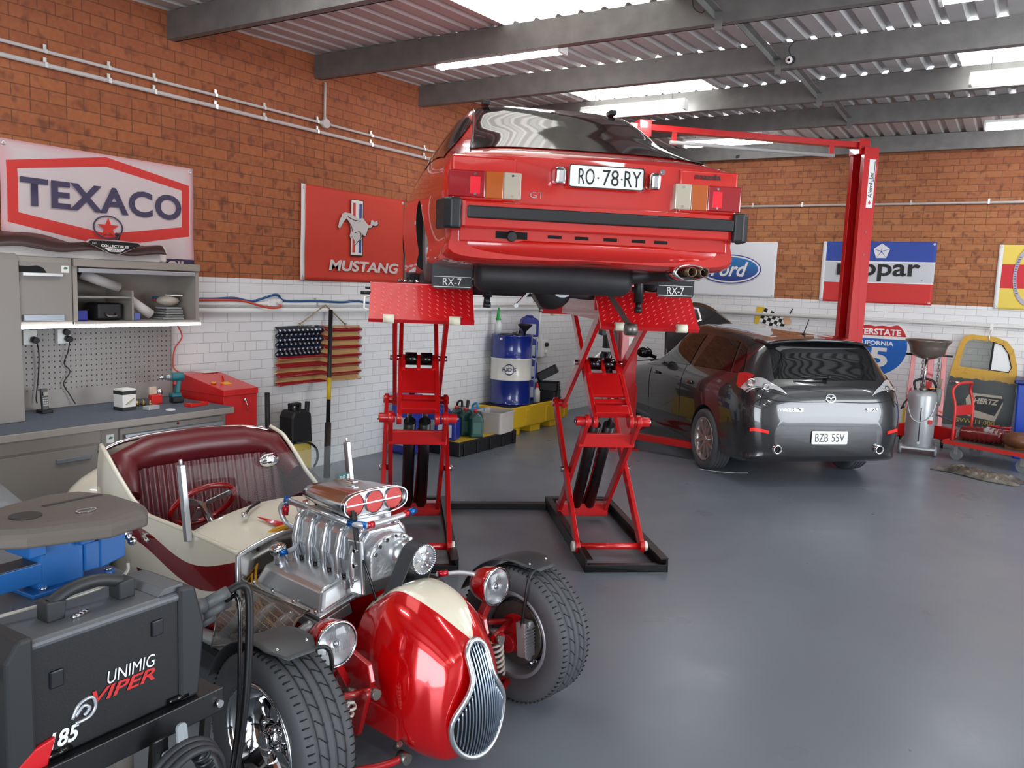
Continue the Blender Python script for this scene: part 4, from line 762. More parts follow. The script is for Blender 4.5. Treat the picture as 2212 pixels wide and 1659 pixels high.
MB().box((0, 0.02, 0.07), (0.035, 0.012, 0.13)).build('hook_plate', white, t); MB().tube([(0, 0.0, 0.05), (-0.01, -0.035, 0.0), (-0.01, -0.04, -0.07), (0.0, -0.02, -0.11)], 0.006, smoothpts=4).build('hook_wire', clipm, t)
# ================================================================ OPEN HOT ROD IN THE FOREGROUND (x = its right, y = forward)
HRO = (-1.891, 2.448)
hr = local('hot_rod', 'open cream and red hot rod with exposed polished engine in the foreground', 'car', HRO, -99.5)
candy = M_('candy_red_paint', (186, 8, 14), 0.16, 0.35, coat=1.0)
maroon = M_('maroon_vinyl', (96, 26, 32), 0.34, var=0.12, vs=6)
creamp = M_('cream_paint', (228, 221, 202), 0.25, coat=1.0)
redsus = M_('red_suspension_paint', (176, 18, 22), 0.28, coat=0.6)
g = N('nose_paint', 0.15, 0.3, 1.0)
t_ = g.f('MAXIMUM', g.f('DIVIDE', g.f('ADD', g.y, 0.2), 0.46), 0.0)
wv = g.f('MULTIPLY', 0.145, g.f('SUBTRACT', 1.0, g.f('POWER', t_, 1.9)))
wv = g.f('SUBTRACT', wv, g.f('MULTIPLY', 0.016, g.f('SINE', g.f('MULTIPLY', t_, 6.28))))
cm = g.f('MULTIPLY', g.f('LESS_THAN', g.f('ABSOLUTE', g.f('ADD', g.x, 0.015)), wv), g.f('GREATER_THAN', g.z, 0.42))
g.col(g.mix(cm, srgb(214, 6, 12), srgb(230, 222, 200))); g.put(g.b.inputs['Metallic'], g.f('MULTIPLY', g.f('SUBTRACT', 1.0, cm), 0.35)); nosem = g.m
def ell(w_, zt, zb, wt=0.62): zm = zb + (zt - zb) * 0.45; return [(0, zt), (w_ * 0.42, zt - 0.012), (w_ * 0.78, zt - (zt - zm) * 0.30), (w_, zm + (zt - zm) * 0.18), (w_ * 0.96, zb + (zm - zb) * 0.55), (w_ * 0.70, zb + (zm - zb) * 0.14), (w_ * 0.35, zb + 0.004), (0, zb)]
S = Loft([(-0.20, ell(0.185, 0.575, 0.14)), (-0.14, ell(0.195, 0.615, 0.12)), (-0.05, ell(0.215, 0.66, 0.09)), (0.05, ell(0.225, 0.65, 0.07)), (0.14, ell(0.222, 0.61, 0.06)), (0.21, ell(0.19, 0.555, 0.06)), (0.255, ell(0.165, 0.51, 0.07)), (0.285, ell(0.13, 0.46, 0.10)), (0.30, ell(0.07, 0.36, 0.17))]); S.sgn = -1
b = S.body(6, 6); b.f = [f for f in b.f if len(f) <= 4]; b.mi = b.mi[:len(b.f)]; b.sm = b.sm[:len(b.f)]
nose = b.build('nose', nosem, hr); MB().add([S.at(8, k / 4, 1) for k in range(29)] + [S.at(8, k / 4, -1) for k in range(27, 0, -1)], [tuple(range(56))], True).build('nose_tip', candy, nose)
md = nose.modifiers.new('s', 'SOLIDIFY'); md.thickness = 0.006; md.offset = -1
# grille: teardrop surround with curved bars
gz = lambda v, z: 0.352 - ((z - 0.25) / 0.27) ** 2 * 0.085 - v * v * 2.6
def gw(z): t = (z - 0.095) / 0.425; return 0.138 * math.sqrt(max(0.0, 1 - (1 - t * 2.9) ** 2)) if t < 0.345 else 0.138 * (0.36 + 0.64 * (0.5 + 0.5 * math.cos(PI * min(1, (t - 0.345) / 0.42)))) * math.sqrt(max(0.0, 1 - max(0, (t - 0.88) / 0.12) ** 2))
zs = [0.095 + 0.425 * (0.5 - 0.5 * math.cos(PI * i / 30)) for i in range(31)]
tear = [(gw(z), z) for z in zs] + [(-gw(z), z) for z in zs[-2:0:-1]]
MB().tube([(v - 0.004, gz(v, z) + 0.004, z) for v, z in tear], 0.011, 8, True).build('grille_surround', M_('satin_aluminium', (214, 216, 218), 0.28, 0.9), hr)
b = MB(); b.grid(lambda u, w_: (lambda z: V((2 * w_ - 1) * gw(z) - 0.004, gz((2 * w_ - 1) * gw(z), z) - 0.004, z))(0.097 + 0.421 * u), 24, 10).build('grille_backing', dark, hr)
barm = M_('grille_bar_steel', (150, 162, 178), 0.25, 0.9)
for i in range(-9, 10):
    v0 = i * 0.0128; P = [(v0, z) for z in np.linspace(0.10, 0.515, 26) if abs(v0) * (1.0 if z < 0.27 else 1.0 + 1.05 * min(1, (z - 0.27) / 0.2) * 0) < gw(z) - 0.006]
    if len(P) > 3: MB().tube([(v - 0.004, gz(v, z) + 0.003, z) for v, z in P], 0.0038, 6).build('grille_bar', barm, hr)
# headlights
for s in (1, -1):
    c = V(s * 0.413, 0.0, 0.545); ax = unit(V(0.05 * s, 1, 0.02))
    H_ = MB().lathe([(0.0, -0.125), (0.03, -0.12), (0.055, -0.10), (0.073, -0.065), (0.081, -0.02), (0.082, 0.0), (0.076, 0.004)], c, ax, 40).build('headlight', candy, hr)
    MB().lathe([(0.078, 0.0), (0.084, -0.002), (0.086, 0.006), (0.080, 0.012), (0.078, 0.010)], c, ax, 40).build('chrome_rim', chrome, H_)
    MB().lathe([(0.0, -0.055), (0.03, -0.045), (0.055, -0.02), (0.075, 0.006)], c, ax, 32).build('reflector', M_('lamp_reflector', (240, 241, 243), 0.32, 0.9), H_)
    MB().ball(c - ax * 0.02, 0.018).build('bulb', chrome, H_)
    ln = MB().lathe([(0.0, 0.024), (0.04, 0.020), (0.062, 0.014), (0.076, 0.006)], c, ax, 40).build('lens', M_('headlight_glass', (250, 250, 250), 0.02, trans=1.0), H_)
    a1, a2, _ = basis(ax); fl = MB()
    for i in range(-8, 9):
        for zz in (0.028, -0.022): fl.bar(c + V(i * 0.0062 * 1.0, 0, zz) + ax * 0.012, c + V(i * 0.0062, 0, zz + 0.026) + ax * 0.012, 0.0014, 0.0014, ax)
    fl.build('lens_flute', M_('lens_flute_grey', (176, 180, 184), 0.2), H_)
    MB().bar((s * 0.40, -0.03, 0.47), (s * 0.34, -0.04, 0.36), 0.04, 0.03).build('headlight_bracket', redsus, hr, 0.005)
# frame and suspension
for s in (1, -1):
    MB().bar((s * 0.20, 0.12, 0.20), (s * 0.25, -1.0, 0.22), 0.05, 0.10).build('frame_rail', redsus, hr, 0.006)
    MB().prism([(-0.10, 0.48), (0.05, 0.45), (0.07, 0.39), (0.0, 0.16), (-0.05, 0.14), (-0.10, 0.30)], ((s * 0.30, 0, 0), (0, 1, 0), (0, 0, 1)), -0.012, 0.012).build('shock_tower', redsus, hr, 0.005)
    MB().tube([(s * 0.33, 0.08, 0.37), (s * 0.42, 0.04, 0.365), (s * 0.52, 0.0, 0.36)], 0.013).tube([(s * 0.33, -0.12, 0.37), (s * 0.42, -0.06, 0.365), (s * 0.52, 0.0, 0.36)], 0.013).cyl((s * 0.31, 0.095, 0.37), (s * 0.36, 0.095, 0.37), 0.018).build('upper_wishbone', redsus, hr)
    MB().cyl((s * 0.325, 0.10, 0.37), (s * 0.325, 0.125, 0.37), 0.019, n=18).build('bush_bolt', greyfl, hr)
    MB().tube([(s * 0.20, 0.13, 0.09), (s * 0.25, 0.125, 0.085), (s * 0.33, 0.08, 0.075), (s * 0.53, 0.0, 0.09)], 0.014, smoothpts=4).tube([(s * 0.22, -0.2, 0.10), (s * 0.53, -0.01, 0.09)], 0.014).build('lower_wishbone', redsus, hr)
    MB().cyl((s * 0.205, 0.115, 0.09), (s * 0.205, 0.16, 0.09), 0.021, n=18).cyl((s * 0.21, 0.10, 0.115), (s * 0.21, 0.12, 0.14), 0.012).build('rod_end', greyfl, hr)
    top, bot = V(s * 0.375, 0.03, 0.36), V(s * 0.44, 0.02, 0.14); d = bot - top
    pts = [top + d * (0.08 + 0.84 * i / 84) + (lambda a, e1, e2: (e1 * math.cos(a) + e2 * math.sin(a)) * (0.036 - 0.012 * i / 84))(2 * PI * 7 * i / 84, *basis(d)[:2]) for i in range(85)]
    MB().tube(pts, 0.0058, 7).build('coil_spring', M_('coil_white', (222, 214, 204), 0.35), hr)
    MB().cyl(top, top + d * 0.55, 0.018, n=14).cyl(top + d * 0.5, bot, 0.013, n=14).cyl(top + V(-0.01, 0.02, 0), top + V(0.01, -0.02, 0.0), 0.02).build('shock_absorber', greyfl, hr)
    MB().bar((s * 0.52, 0.0, 0.09), (s * 0.52, 0.0, 0.37), 0.04, 0.05).cyl((s * 0.50, 0, 0.26), (s * 0.60, 0, 0.26), 0.04).build('stub_axle', redsus, hr, 0.006)
MB().tube([(0.50, -0.12, 0.2), (0.2, -0.14, 0.19), (-0.2, -0.14, 0.19), (-0.50, -0.12, 0.2)], 0.012).build('tie_rod', greyfl, hr)
for s in (1, -1):                                                  # finned calipers
    C_ = V(s * 0.50, 0.105, 0.32); b = MB().box(C_, (0.06, 0.05, 0.15), (0.12, 0, 0)); b.cyl(C_ + V(0, 0.02, 0.07), C_ + V(0, 0.035, 0.07), 0.016).cyl(C_ + V(0, 0.015, -0.075), C_ + V(0, 0.03, -0.075), 0.016)
    for i in range(9): b.box(C_ + V(-s * 0.002, 0.028 - 0.0006 * i, -0.056 + i * 0.014), (0.06, 0.014, 0.006))
    b.build('brake_caliper', alu2, hr, 0.003)
# wheels and cycle guards
for s, x, y, nm in ((1, 0.635, 0.0, 'near'), (-1, -0.60, 0.01, 'far')):
    w_ = wheel(hr, 'front_wheel', (x, y, 0.302), 0.302, 0.20, 0.19, chrome if s > 0 else M_('dull_rim', (150, 152, 156), 0.4, 0.6), s, 5, 0.0, 0, blocks=72, style='rod')
    MB().cyl((x - s * 0.06, y, 0.302), (x - s * 0.03, y, 0.302), 0.085, n=28).build('brake_hub', redsus, hr)
    h = 0.10; b = MB().lathe([(0.186, 0.088), (0.172, 0.07), (0.165, 0.045), (0.160, 0.04), (0.15, 0.012), (0.146, 0.010), (0.135, -0.01), (0.0, -0.012)], (0, 0, 0), (s, 0, 0), 48)
    b.build('dish', chrome, w_, fix=False)
    for i in range(5):
        a = 2 * PI * i / 5 + 0.3; e = V(0, math.cos(a), math.sin(a)); tq = V(0, -math.sin(a), math.cos(a)); p0 = e * 0.05 + V(s * 0.03, 0, 0); p1 = e * 0.152 + V(s * 0.012, 0, 0)
        MB().add([p0 - tq * 0.022, p0 + tq * 0.022, p1 + tq * 0.038, p1 - tq * 0.038, p0 - tq * 0.022 - V(s * 0.03, 0, 0), p0 + tq * 0.022 - V(s * 0.03, 0, 0), p1 + tq * 0.038 - V(s * 0.02, 0, 0), p1 - tq * 0.038 - V(s * 0.02, 0, 0)], [(0, 1, 2, 3), (0, 3, 7, 4), (1, 5, 6, 2), (3, 2, 6, 7), (0, 4, 5, 1)], False).build('spoke', chrome, w_, 0.006, 3)
        c = V(s * 0.02, 0, 0) + (V(0, math.cos(a + 0.63), math.sin(a + 0.63))) * 0.052; MB().cyl(c, c + V(s * 0.03, 0, 0), 0.011, 0.009, 6).build('wheel_nut', chrome, w_)
    MB().lathe([(0.0, 0.05), (0.022, 0.048), (0.034, 0.035), (0.04, 0.0)], (0, 0, 0), (s, 0, 0), 24).build('centre_cap', chrome, w_, fix=False)
    # cycle guard
    a0, a1 = 0.30, 1.72; Rg = 0.335
    gp = MB().grid(lambda u, v: (lambda a, q: V(x + q, y + Rg * math.cos(a) * (1 + 0.0 * q), 0.302 + Rg * math.sin(a) - 0.6 * q * q))(1.2 + 1.55 * u, (v - 0.5) * 0.18 * (1 - 0.55 * max(0, 0.14 - u) / 0.14 * 0.8)), 26, 8).build('cycle_guard', M_('guard_black', (58, 60, 62), 0.42), hr, solid=0.004)
    for q in (-0.055, 0.055): a = 1.38; MB().ball((x + q, y + (Rg + 0.003) * math.cos(a), 0.302 + (Rg + 0.003) * math.sin(a) - 0.6 * q * q), 0.006, 10, 6).build('guard_screw', chrome, gp)
    MB().tube([(x - s * 0.05, y + 0.10, 0.302 + 0.312), (x - s * 0.105, y + 0.11, 0.302 + 0.302), (x - s * 0.125, y + 0.11, 0.52), (x - s * 0.12, y + 0.08, 0.31)], 0.008, smoothpts=4).build('guard_stay', black, hr)
# ---- engine
blk = MB().box((0, -0.60, 0.42), (0.30, 0.52, 0.26)).box((0, -0.60, 0.24), (0.22, 0.5, 0.12)); blk.build('engine_block', candy, hr, 0.02)
for s in (1, -1):
    o_, i_ = s * 0.235, s * 0.085
    top = [(i_, -0.33, 0.645), (o_, -0.33, 0.60), (o_, -0.745, 0.60), (i_, -0.745, 0.645)]; bot = [(s * 0.06, -0.295, 0.575), (s * 0.268, -0.295, 0.515), (s * 0.268, -0.78, 0.515), (s * 0.06, -0.78, 0.575)]
    b = MB().add([V(*p) for p in bot + top], [(0, 1, 2, 3), (7, 6, 5, 4), (0, 4, 5, 1), (1, 5, 6, 2), (2, 6, 7, 3), (3, 7, 4, 0)], False); vcov = b.build('valve_cover', M_('polished_cover', (206, 208, 211), 0.28, 0.85, bump=0.03, bs=12), hr, 0.016, 4)
    MB().add([V(p[0] + q * (1 if abs(p[0]) > 0.1 else -1) * s, p[1] + (0.012 if p[1] > -0.5 else -0.012), p[2] + dz) for dz, q in ((-0.012, 0.012), (0.002, 0.012)) for p in bot], [(3, 2, 1, 0), (4, 5, 6, 7), (0, 1, 5, 4), (1, 2, 6, 5), (2, 3, 7, 6), (3, 0, 4, 7)], False).build('cover_flange', alu, vcov, 0.003)
    for y in (-0.32, -0.47, -0.62, -0.76): MB().cyl((s * 0.272, y, 0.52), (s * 0.278, y, 0.535), 0.007, n=8).build('cover_bolt', chrome, vcov)
    MB().box((s * 0.20, -0.54, 0.49), (0.16, 0.50, 0.05), (0, s * 0.28, 0)).build('cylinder_head', alu2, hr, 0.006)
    if s > 0:
        c = V(0.185, -0.70, 0.615); MB().lathe([(0, 0.075), (0.026, 0.075), (0.034, 0.068), (0.036, 0.04), (0.031, 0.036), (0.031, 0.0)], c, (0.25, 0, 1), 28).build('breather_cap', chrome, vcov, fix=False)
        MB().tube([c + V(0.02, 0.03, 0.05), (0.14, -0.66, 0.68), (0.10, -0.68, 0.78), (0.105, -0.70, 0.85)], 0.010, smoothpts=5).build('breather_hose', M_('clear_hose', (190, 192, 196), 0.3), hr)
        MB().cyl(c + V(0.03, 0.035, 0.045), c + V(0.0, 0.05, 0.055), 0.013, n=12).build('hose_fitting', M_('anodised_blue', (40, 110, 190), 0.25, 0.7), hr)
# intake manifold with runners, blower case
MB().box((0, -0.50, 0.60), (0.22, 0.46, 0.10)).build('intake_manifold', alu2, hr, 0.01)
MB().prism([(-0.11, 0.62), (0.11, 0.62), (0.125, 0.70), (0.115, 0.79), (0.08, 0.835), (-0.08, 0.835), (-0.115, 0.79), (-0.125, 0.70)], ((0, -0.70, 0), (1, 0, 0), (0, 0, 1)), -0.46, 0.0).build('blower_case', alu, hr, 0.012, 3)
for s in (1, -1):
    for i in range(5):
        y = -0.67 + i * 0.098
        MB().tube([(s * 0.075, y, 0.84), (s * 0.118, y, 0.80), (s * 0.135, y, 0.72), (s * 0.135, y + 0.005, 0.64), (s * 0.12, y + 0.008, 0.595)], [0.012, 0.016, 0.017, 0.018, 0.024] if 0 else 0.0155, 10, smoothpts=1).build('blower_rib', alu, hr)
        if i < 4: MB().box((s * 0.125, y + 0.05, 0.60), (0.05, 0.035, 0.05)).build('runner_foot', alu2, hr, 0.01); MB().cyl((s * 0.135, y + 0.05, 0.62), (s * 0.137, y + 0.05, 0.648), 0.009, n=6).build('stud_nut', blackg, hr)
MB().bar((0.128, -0.265, 0.80), (0.128, -0.245, 0.585), 0.02, 0.08, (0, 1, 0)).build('side_plate', alu, hr, 0.006)
for z in (0.76, 0.70, 0.64): MB().cyl((0.138, -0.255, z), (0.145, -0.255, z), 0.009, n=8).build('plate_bolt', chrome, hr)
sh_ = [(0.115 * math.cos(a), 0.735 + 0.085 * math.sin(a)) for a in np.linspace(0.1, PI - 0.1, 14)] + [(-0.11, 0.64), (0.11, 0.64)]
MB().prism(sh_, ((0, -0.215, 0), (1, 0, 0), (0, 0, 1)), -0.03, 0.03).build('blower_front_cover', alu2, hr, 0.01, 3)
MB().lathe([(0.0, 0.10), (0.045, 0.10), (0.055, 0.07), (0.06, 0.0)], (-0.03, -0.24, 0.735), (0, 1, 0), 28).build('blower_snout', alu, hr, fix=False)
for i in range(7):
    a = 0.25 + i * 0.44; MB().cyl((0.102 * math.cos(a), -0.185, 0.735 + 0.074 * math.sin(a)), (0.102 * math.cos(a), -0.172, 0.735 + 0.074 * math.sin(a)), 0.009, n=8).build('cover_stud', chrome, hr)
cu, cl_, r1, r2 = V(-0.045, -0.10, 0.735), V(0.045, -0.10, 0.555), 0.056, 0.066
def belt_loop(e):
    d = cl_ - cu; L_ = np.linalg.norm(d); d = d / L_; n_ = V(d[2], 0, -d[0]); out = []
    for c, r, a0, a1 in ((cu, r1 + e, 0, PI), (cl_, r2 + e, PI, 2 * PI)):
        for k in range(13): a = a0 + (a1 - a0) * k / 12; q = c + r * (n_ * math.cos(a) - d * math.sin(a)); out.append((q[0], q[2]))
    return out
MB().ring(belt_loop(0.006), belt_loop(0.0), ((0, -0.055, 0), (1, 0, 0), (0, 0, 1)), 0.0, 0.072).build('drive_belt', M_('belt_black', (46, 47, 50), 0.6), hr)
for c, r, nt, nm in ((cu, r1, 40, 'upper_pulley'), (cl_, r2, 0, 'lower_pulley')):
    o = MB().lathe([(0.0, 0.05), (0.02, 0.052), (0.022, 0.046), (r - 0.004, 0.046), (r, 0.042), (r, -0.035), (0, -0.035)], c, (0, 1, 0), 40).build(nm, alu, hr, fix=False)
    for i in range(nt): a = 2 * PI * i / nt; MB().box(c + V((r + 0.001) * math.cos(a), 0.047, (r + 0.001) * math.sin(a)), (0.005, 0.01, 0.005), (0, -a, 0)).build('tooth', alu, o)
    for i in range(6 if nt else 1): a = 2 * PI * i / 6; MB().cyl(c + V(0.028 * math.cos(a), 0.046, 0.028 * math.sin(a)), c + V(0.028 * math.cos(a), 0.054, 0.028 * math.sin(a)), 0.0045, n=8).build('pulley_bolt', chrome, o)
# carburettors, scoop
MB().box((0, -0.47, 0.848), (0.20, 0.30, 0.025)).build('carb_plate', alu, hr, 0.004)
for y in (-0.39, -0.56): MB().box((0, y, 0.875), (0.15, 0.12, 0.045)).build('carburettor', alu2, hr, 0.006)
ov = [(0.165 * math.copysign(abs(math.cos(a)) ** 0.55, math.cos(a)), 0.055 * math.copysign(abs(math.sin(a)) ** 0.8, math.sin(a))) for a in [2 * PI * i / 40 for i in range(40)]]
def scp(u, v):
    k = v * 40; a = 2 * PI * v; c = 0.165 * math.copysign(abs(math.cos(a)) ** 0.55, math.cos(a)); s_ = 0.055 * math.copysign(abs(math.sin(a)) ** 0.8, math.sin(a))
    t = u; return V(c * (1 - 0.22 * t * t), -0.30 - 0.33 * t, 0.925 + s_ * (1 - 0.35 * t) - 0.010 * t)
sc = MB().grid(scp, 10, 40); sc.add([scp(1, i / 40) for i in range(40)], [tuple(range(40))]); sc.build('air_scoop', M_('scoop_polish', (206, 204, 204), 0.14, 1.0), hr)
sco = MB().ring(ov, [(p[0] * 0.97, p[1] * 0.92) for p in ov], ((0, -0.30, 0.925), (1, 0, 0), (0, 0, 1)), -0.006, 0.006); sco.build('scoop_lip', chrome, hr)
holes = [0.101, 0.0, -0.101]; b = MB(); fr = ((0, -0.315, 0.925), (1, 0, 0), (0, 0, 1))
b.prism(ov, fr, 0, 0.004).build('scoop_face', M_('scoop_face_silver', (210, 208, 210), 0.25, 0.9), hr)
flapm = M_('butterfly_red', (206, 70, 66), 0.4)
for x in holes:
    MB().prism(circ(0.0445, 30), ((x, -0.312, 0.925), (1, 0, 0), (0, 0, 1)), -0.002, 0.0005).build('butterfly', flapm, hr)
    MB().lathe([(0.0445, 0.0), (0.049, 0.004), (0.0445, 0.008)], (x, -0.315, 0.925), (0, 1, 0), 30).build('hole_ring', chrome, hr, fix=False)
MB().bar((-0.135, -0.307, 0.926), (0.145, -0.307, 0.926), 0.006, 0.006).build('butterfly_shaft', chrome, hr)
MB().box((0.0, -0.46, 0.979), (0.03, 0.05, 0.012)).build('scoop_nut', chrome, hr, 0.004)
blue, redf = M_('anodised_blue', (40, 110, 190), 0.25, 0.7), M_('anodised_red', (206, 50, 60), 0.25, 0.7)
MB().cyl((0.135, -0.72, 0.865), (0.135, -0.30, 0.862), 0.014, n=12).build('fuel_rail', alu, hr)
MB().tube([(0.135, -0.29, 0.862), (0.10, -0.235, 0.86), (0.0, -0.225, 0.865), (-0.10, -0.22, 0.875)], 0.012, 10, smoothpts=4).build('fuel_line', M_('braided_hose', (196, 198, 200), 0.35, 0.6), hr)
for p, q, m in (((0.14, -0.30, 0.862), (0.10, -0.232, 0.86), blue), ((0.098, -0.232, 0.86), (0.07, -0.228, 0.86), redf), ((-0.08, -0.222, 0.873), (-0.105, -0.22, 0.876), redf), ((-0.105, -0.22, 0.876), (-0.145, -0.225, 0.88), blue), ((0.135, -0.73, 0.88), (0.135, -0.74, 0.845), blue), ((0.135, -0.74, 0.845), (0.14, -0.74, 0.80), redf), ((0.10, -0.60, 0.90), (0.08, -0.53, 0.90), blue)): MB().cyl(p, q, 0.014, n=12).build('fitting', m, hr)
MB().tube([(0.135, -0.73, 0.86), (0.15, -0.76, 0.83), (0.14, -0.74, 0.77), (0.12, -0.70, 0.75)], 0.011, smoothpts=5).build('fuel_hose', M_('braided_hose', (196, 198, 200), 0.35, 0.6), hr)
for i, (y, z) in enumerate(((-0.45, 0.91), (-0.50, 0.905), (-0.55, 0.905), (-0.60, 0.90))): MB().tube([(0.09, y, z), (0.12, y + 0.03, z + 0.015), (0.135, y + 0.08, z - 0.01)], 0.006).build('linkage', blackg if i % 2 else chrome, hr)
MB().bar((0.11, -0.30, 0.90), (0.13, -0.25, 0.77), 0.016, 0.016).bar((0.12, -0.30, 0.91), (0.135, -0.25, 0.78), 0.012, 0.012).build('throttle_bracket', black, hr)
MB().tube([(0.135, -0.25, 0.775), (0.12, -0.20, 0.69), (0.105, -0.17, 0.60), (0.10, -0.15, 0.52)], 0.005).build('throttle_rod', blackg, hr)
MB().cyl((-0.10, -0.20, 0.60), (-0.10, -0.03, 0.60), 0.05, n=24).build('alternator', blackpaint, hr, 0.006)
MB().tube([(-0.16, -0.10, 0.63), (-0.25, -0.06, 0.63), (-0.31, -0.03, 0.615)], 0.01, smoothpts=4).build('radiator_hose', M_('braided_hose', (196, 198, 200), 0.35, 0.6), hr); MB().cyl((-0.165, -0.10, 0.632), (-0.205, -0.083, 0.633), 0.013).build('fitting', redf, hr)
yel = M_('yellow_lead', (222, 160, 30), 0.45)
for i in range(4):
    o = i * 0.012; MB().tube([(0.10 - o, -0.78, 0.74 - o * 0.3), (0.16 - o, -0.84 + o * 0.6, 0.70), (0.24 - o * 0.4, -0.86 + o * 1.4, 0.60), (0.285 - o * 0.3, -0.82 + i * 0.025, 0.50), (0.29, -0.77 + i * 0.04, 0.42), (0.27, -0.72 + i * 0.05, 0.37)], 0.0055, 7, smoothpts=6).build('ignition_lead', yel, hr)
# exhaust header and perforated guard
for s in (1, -1):
    for i in range(4):
        y = -0.34 - i * 0.13; MB().tube([(s * 0.25, y, 0.47), (s * 0.32, y - 0.01, 0.45), (s * 0.355, y - 0.05, 0.36), (s * 0.35, y - 0.10 - 0.02 * i, 0.27)], 0.022, 10, smoothpts=4).build('header_pipe', alu2, hr)
    MB().tube([(s * 0.36, -0.36, 0.345), (s * 0.36, -0.6, 0.29), (s * 0.36, -0.9, 0.24), (s * 0.38, -1.5, 0.18)], 0.035, 14, smoothpts=3).build('collector', alu2, hr)
g = N('perforated_steel', 0.35, 0.9); px_, pz_ = g.f('FRACT', g.f('MULTIPLY', g.y, 120.0)), g.f('FRACT', g.f('MULTIPLY', g.z, 60.0))
g.col(srgb(170, 164, 156)); g.put(g.b.inputs['Alpha'], g.f('SUBTRACT', 1.0, g.f('MULTIPLY', g.f('LESS_THAN', px_, 0.55), g.f('LESS_THAN', pz_, 0.85))))
MB().grid(lambda u, v: V(0.29 + 0.11 * math.sin(PI * 0.5 * min(1, v * 1.6)) - 0.0 * u, -0.34 - 0.46 * u - 0.10 * v * u, (0.53 - 0.03 * u) - 0.27 * v * (0.45 + 0.55 * u)), 16, 14).build('heat_shield', g.m, hr)
edge_ = [V(0.29, -0.34, 0.53), V(0.33, -0.36, 0.505), V(0.40, -0.345, 0.42), V(0.40, -0.6, 0.34), V(0.40, -0.89, 0.235), V(0.39, -0.87, 0.35), V(0.345, -0.82, 0.46), V(0.29, -0.80, 0.50)]
MB().tube(edge_, 0.006, 8, True).build('heat_shield_rim', M_('steel_rim', (150, 144, 136), 0.3, 0.9), hr)
# ---- tub
vC = -0.04
def lerp(x, xs, ys): return float(np.interp(x, xs, ys))
U_ = [-1.90, -1.80, -1.70, -1.55, -1.42, -1.10, -0.80]
rimz = lambda u: lerp(u, U_, [0.955, 0.925, 0.86, 0.755, 0.70, 0.685, 0.65]); wid = lambda u: lerp(u, U_, [0.485, 0.50, 0.50, 0.49, 0.475, 0.43, 0.375])
g = N('tub_paint', 0.28, 0, 1.0); ph = g.f('COSINE', g.f('MULTIPLY', g.f('ADD', g.y, 1.5), 6.98))
hw = g.f('ADD', 0.045, g.f('MULTIPLY', 0.012, g.f('SINE', g.f('MULTIPLY', g.y, 5.0))))
s1 = g.f('LESS_THAN', g.f('ABSOLUTE', g.f('SUBTRACT', g.z, g.f('ADD', 0.555, g.f('MULTIPLY', ph, 0.055)))), hw); s2 = g.f('LESS_THAN', g.f('ABSOLUTE', g.f('SUBTRACT', g.z, g.f('ADD', 0.345, g.f('MULTIPLY', ph, 0.055)))), hw)
fade = g.f('MULTIPLY', g.f('MAXIMUM', s1, s2), g.f('GREATER_THAN', g.y, -1.52)); g.col(g.mix(g.f('MULTIPLY', fade, g.f('GREATER_THAN', g.f('ABSOLUTE', g.x), 0.25)), srgb(226, 219, 200), srgb(120, 14, 20))); tubm = g.m
for s in (1, -1):
    def side(u, v, inn=0.0):
        y = -0.80 - 1.10 * u; zt = rimz(y); z = zt + (0.20 - zt) * v; k = 1 + 0.05 * math.sin(PI * min(1, v * 1.3)) - 0.16 * v * v
        return V(vC + s * (wid(y) * k - inn), y, z)
    MB().grid(lambda u, v: side(u, v), 44, 16).build('side_panel', tubm, hr)
    MB().grid(lambda u, v: side(0.20 + 0.80 * u, 0.01 + v * 0.95, 0.02), 34, 8).build('inner_trim', maroon, hr)
    MB().tube([side(u, 0) - V(s * 0.01, 0, 0) for u in np.linspace(0.0, 1.0, 40)], 0.012, 8).build('rim_bead', creamp, hr)
def back(u, v, d=0.0):
    a = (u - 0.5) * 2; x = vC + a * 0.487; y = -1.90 - 0.05 * (1 - a * a) + d; zt = 0.955 + 0.02 * (1 - a * a) - 0.035 * abs(a) ** 6; return V(x, y - 0.03 * math.sin(PI * v), zt + (0.2 - zt) * v)
MB().grid(back, 24, 12).build('back_panel', creamp, hr)
MB().tube([back(i / 24, 0) for i in range(25)], 0.012, 8).build('back_bead', chrome, hr)
# cowl and firewall
fwz = lambda a: 0.715 - 0.07 * abs(a) ** 2.2
def cowl(u, v):
    a = 2 * v - 1; y = -0.80 - 0.30 * u; w_ = wid(y); return V(vC + a * w_, y, (fwz(a) * (1 - u) + (0.765 - 0.08 * abs(a) ** 2.0) * u))
MB().grid(cowl, 10, 30).build('cowl', creamp, hr)
MB().add([V(0.14, -0.965, 0.742), V(0.115, -0.83, 0.722), V(0.065, -0.83, 0.727)], [(0, 1, 2)]).build('cowl_flash', M_('flash_red', (200, 20, 26), 0.2, coat=1), hr, solid=0.003)
fp = [(vC + a * 0.375, fwz(a)) for a in np.linspace(-1, 1, 25)] + [(vC + 0.36, 0.28), (vC - 0.36, 0.28)]
MB().prism(fp, ((0, -0.80, 0), (1, 0, 0), (0, 0, 1)), 0.0, 0.012).build('firewall', M_('polished_firewall', (180, 176, 172), 0.15, 1.0), hr)
MB().tube([(x, -0.79, z) for x, z in fp[:25]] + [(vC + 0.372, -0.79, 0.5), (vC + 0.36, -0.79, 0.42)], 0.012, 8).build('firewall_trim', M_('satin_aluminium', (214, 216, 218), 0.28, 0.9), hr)
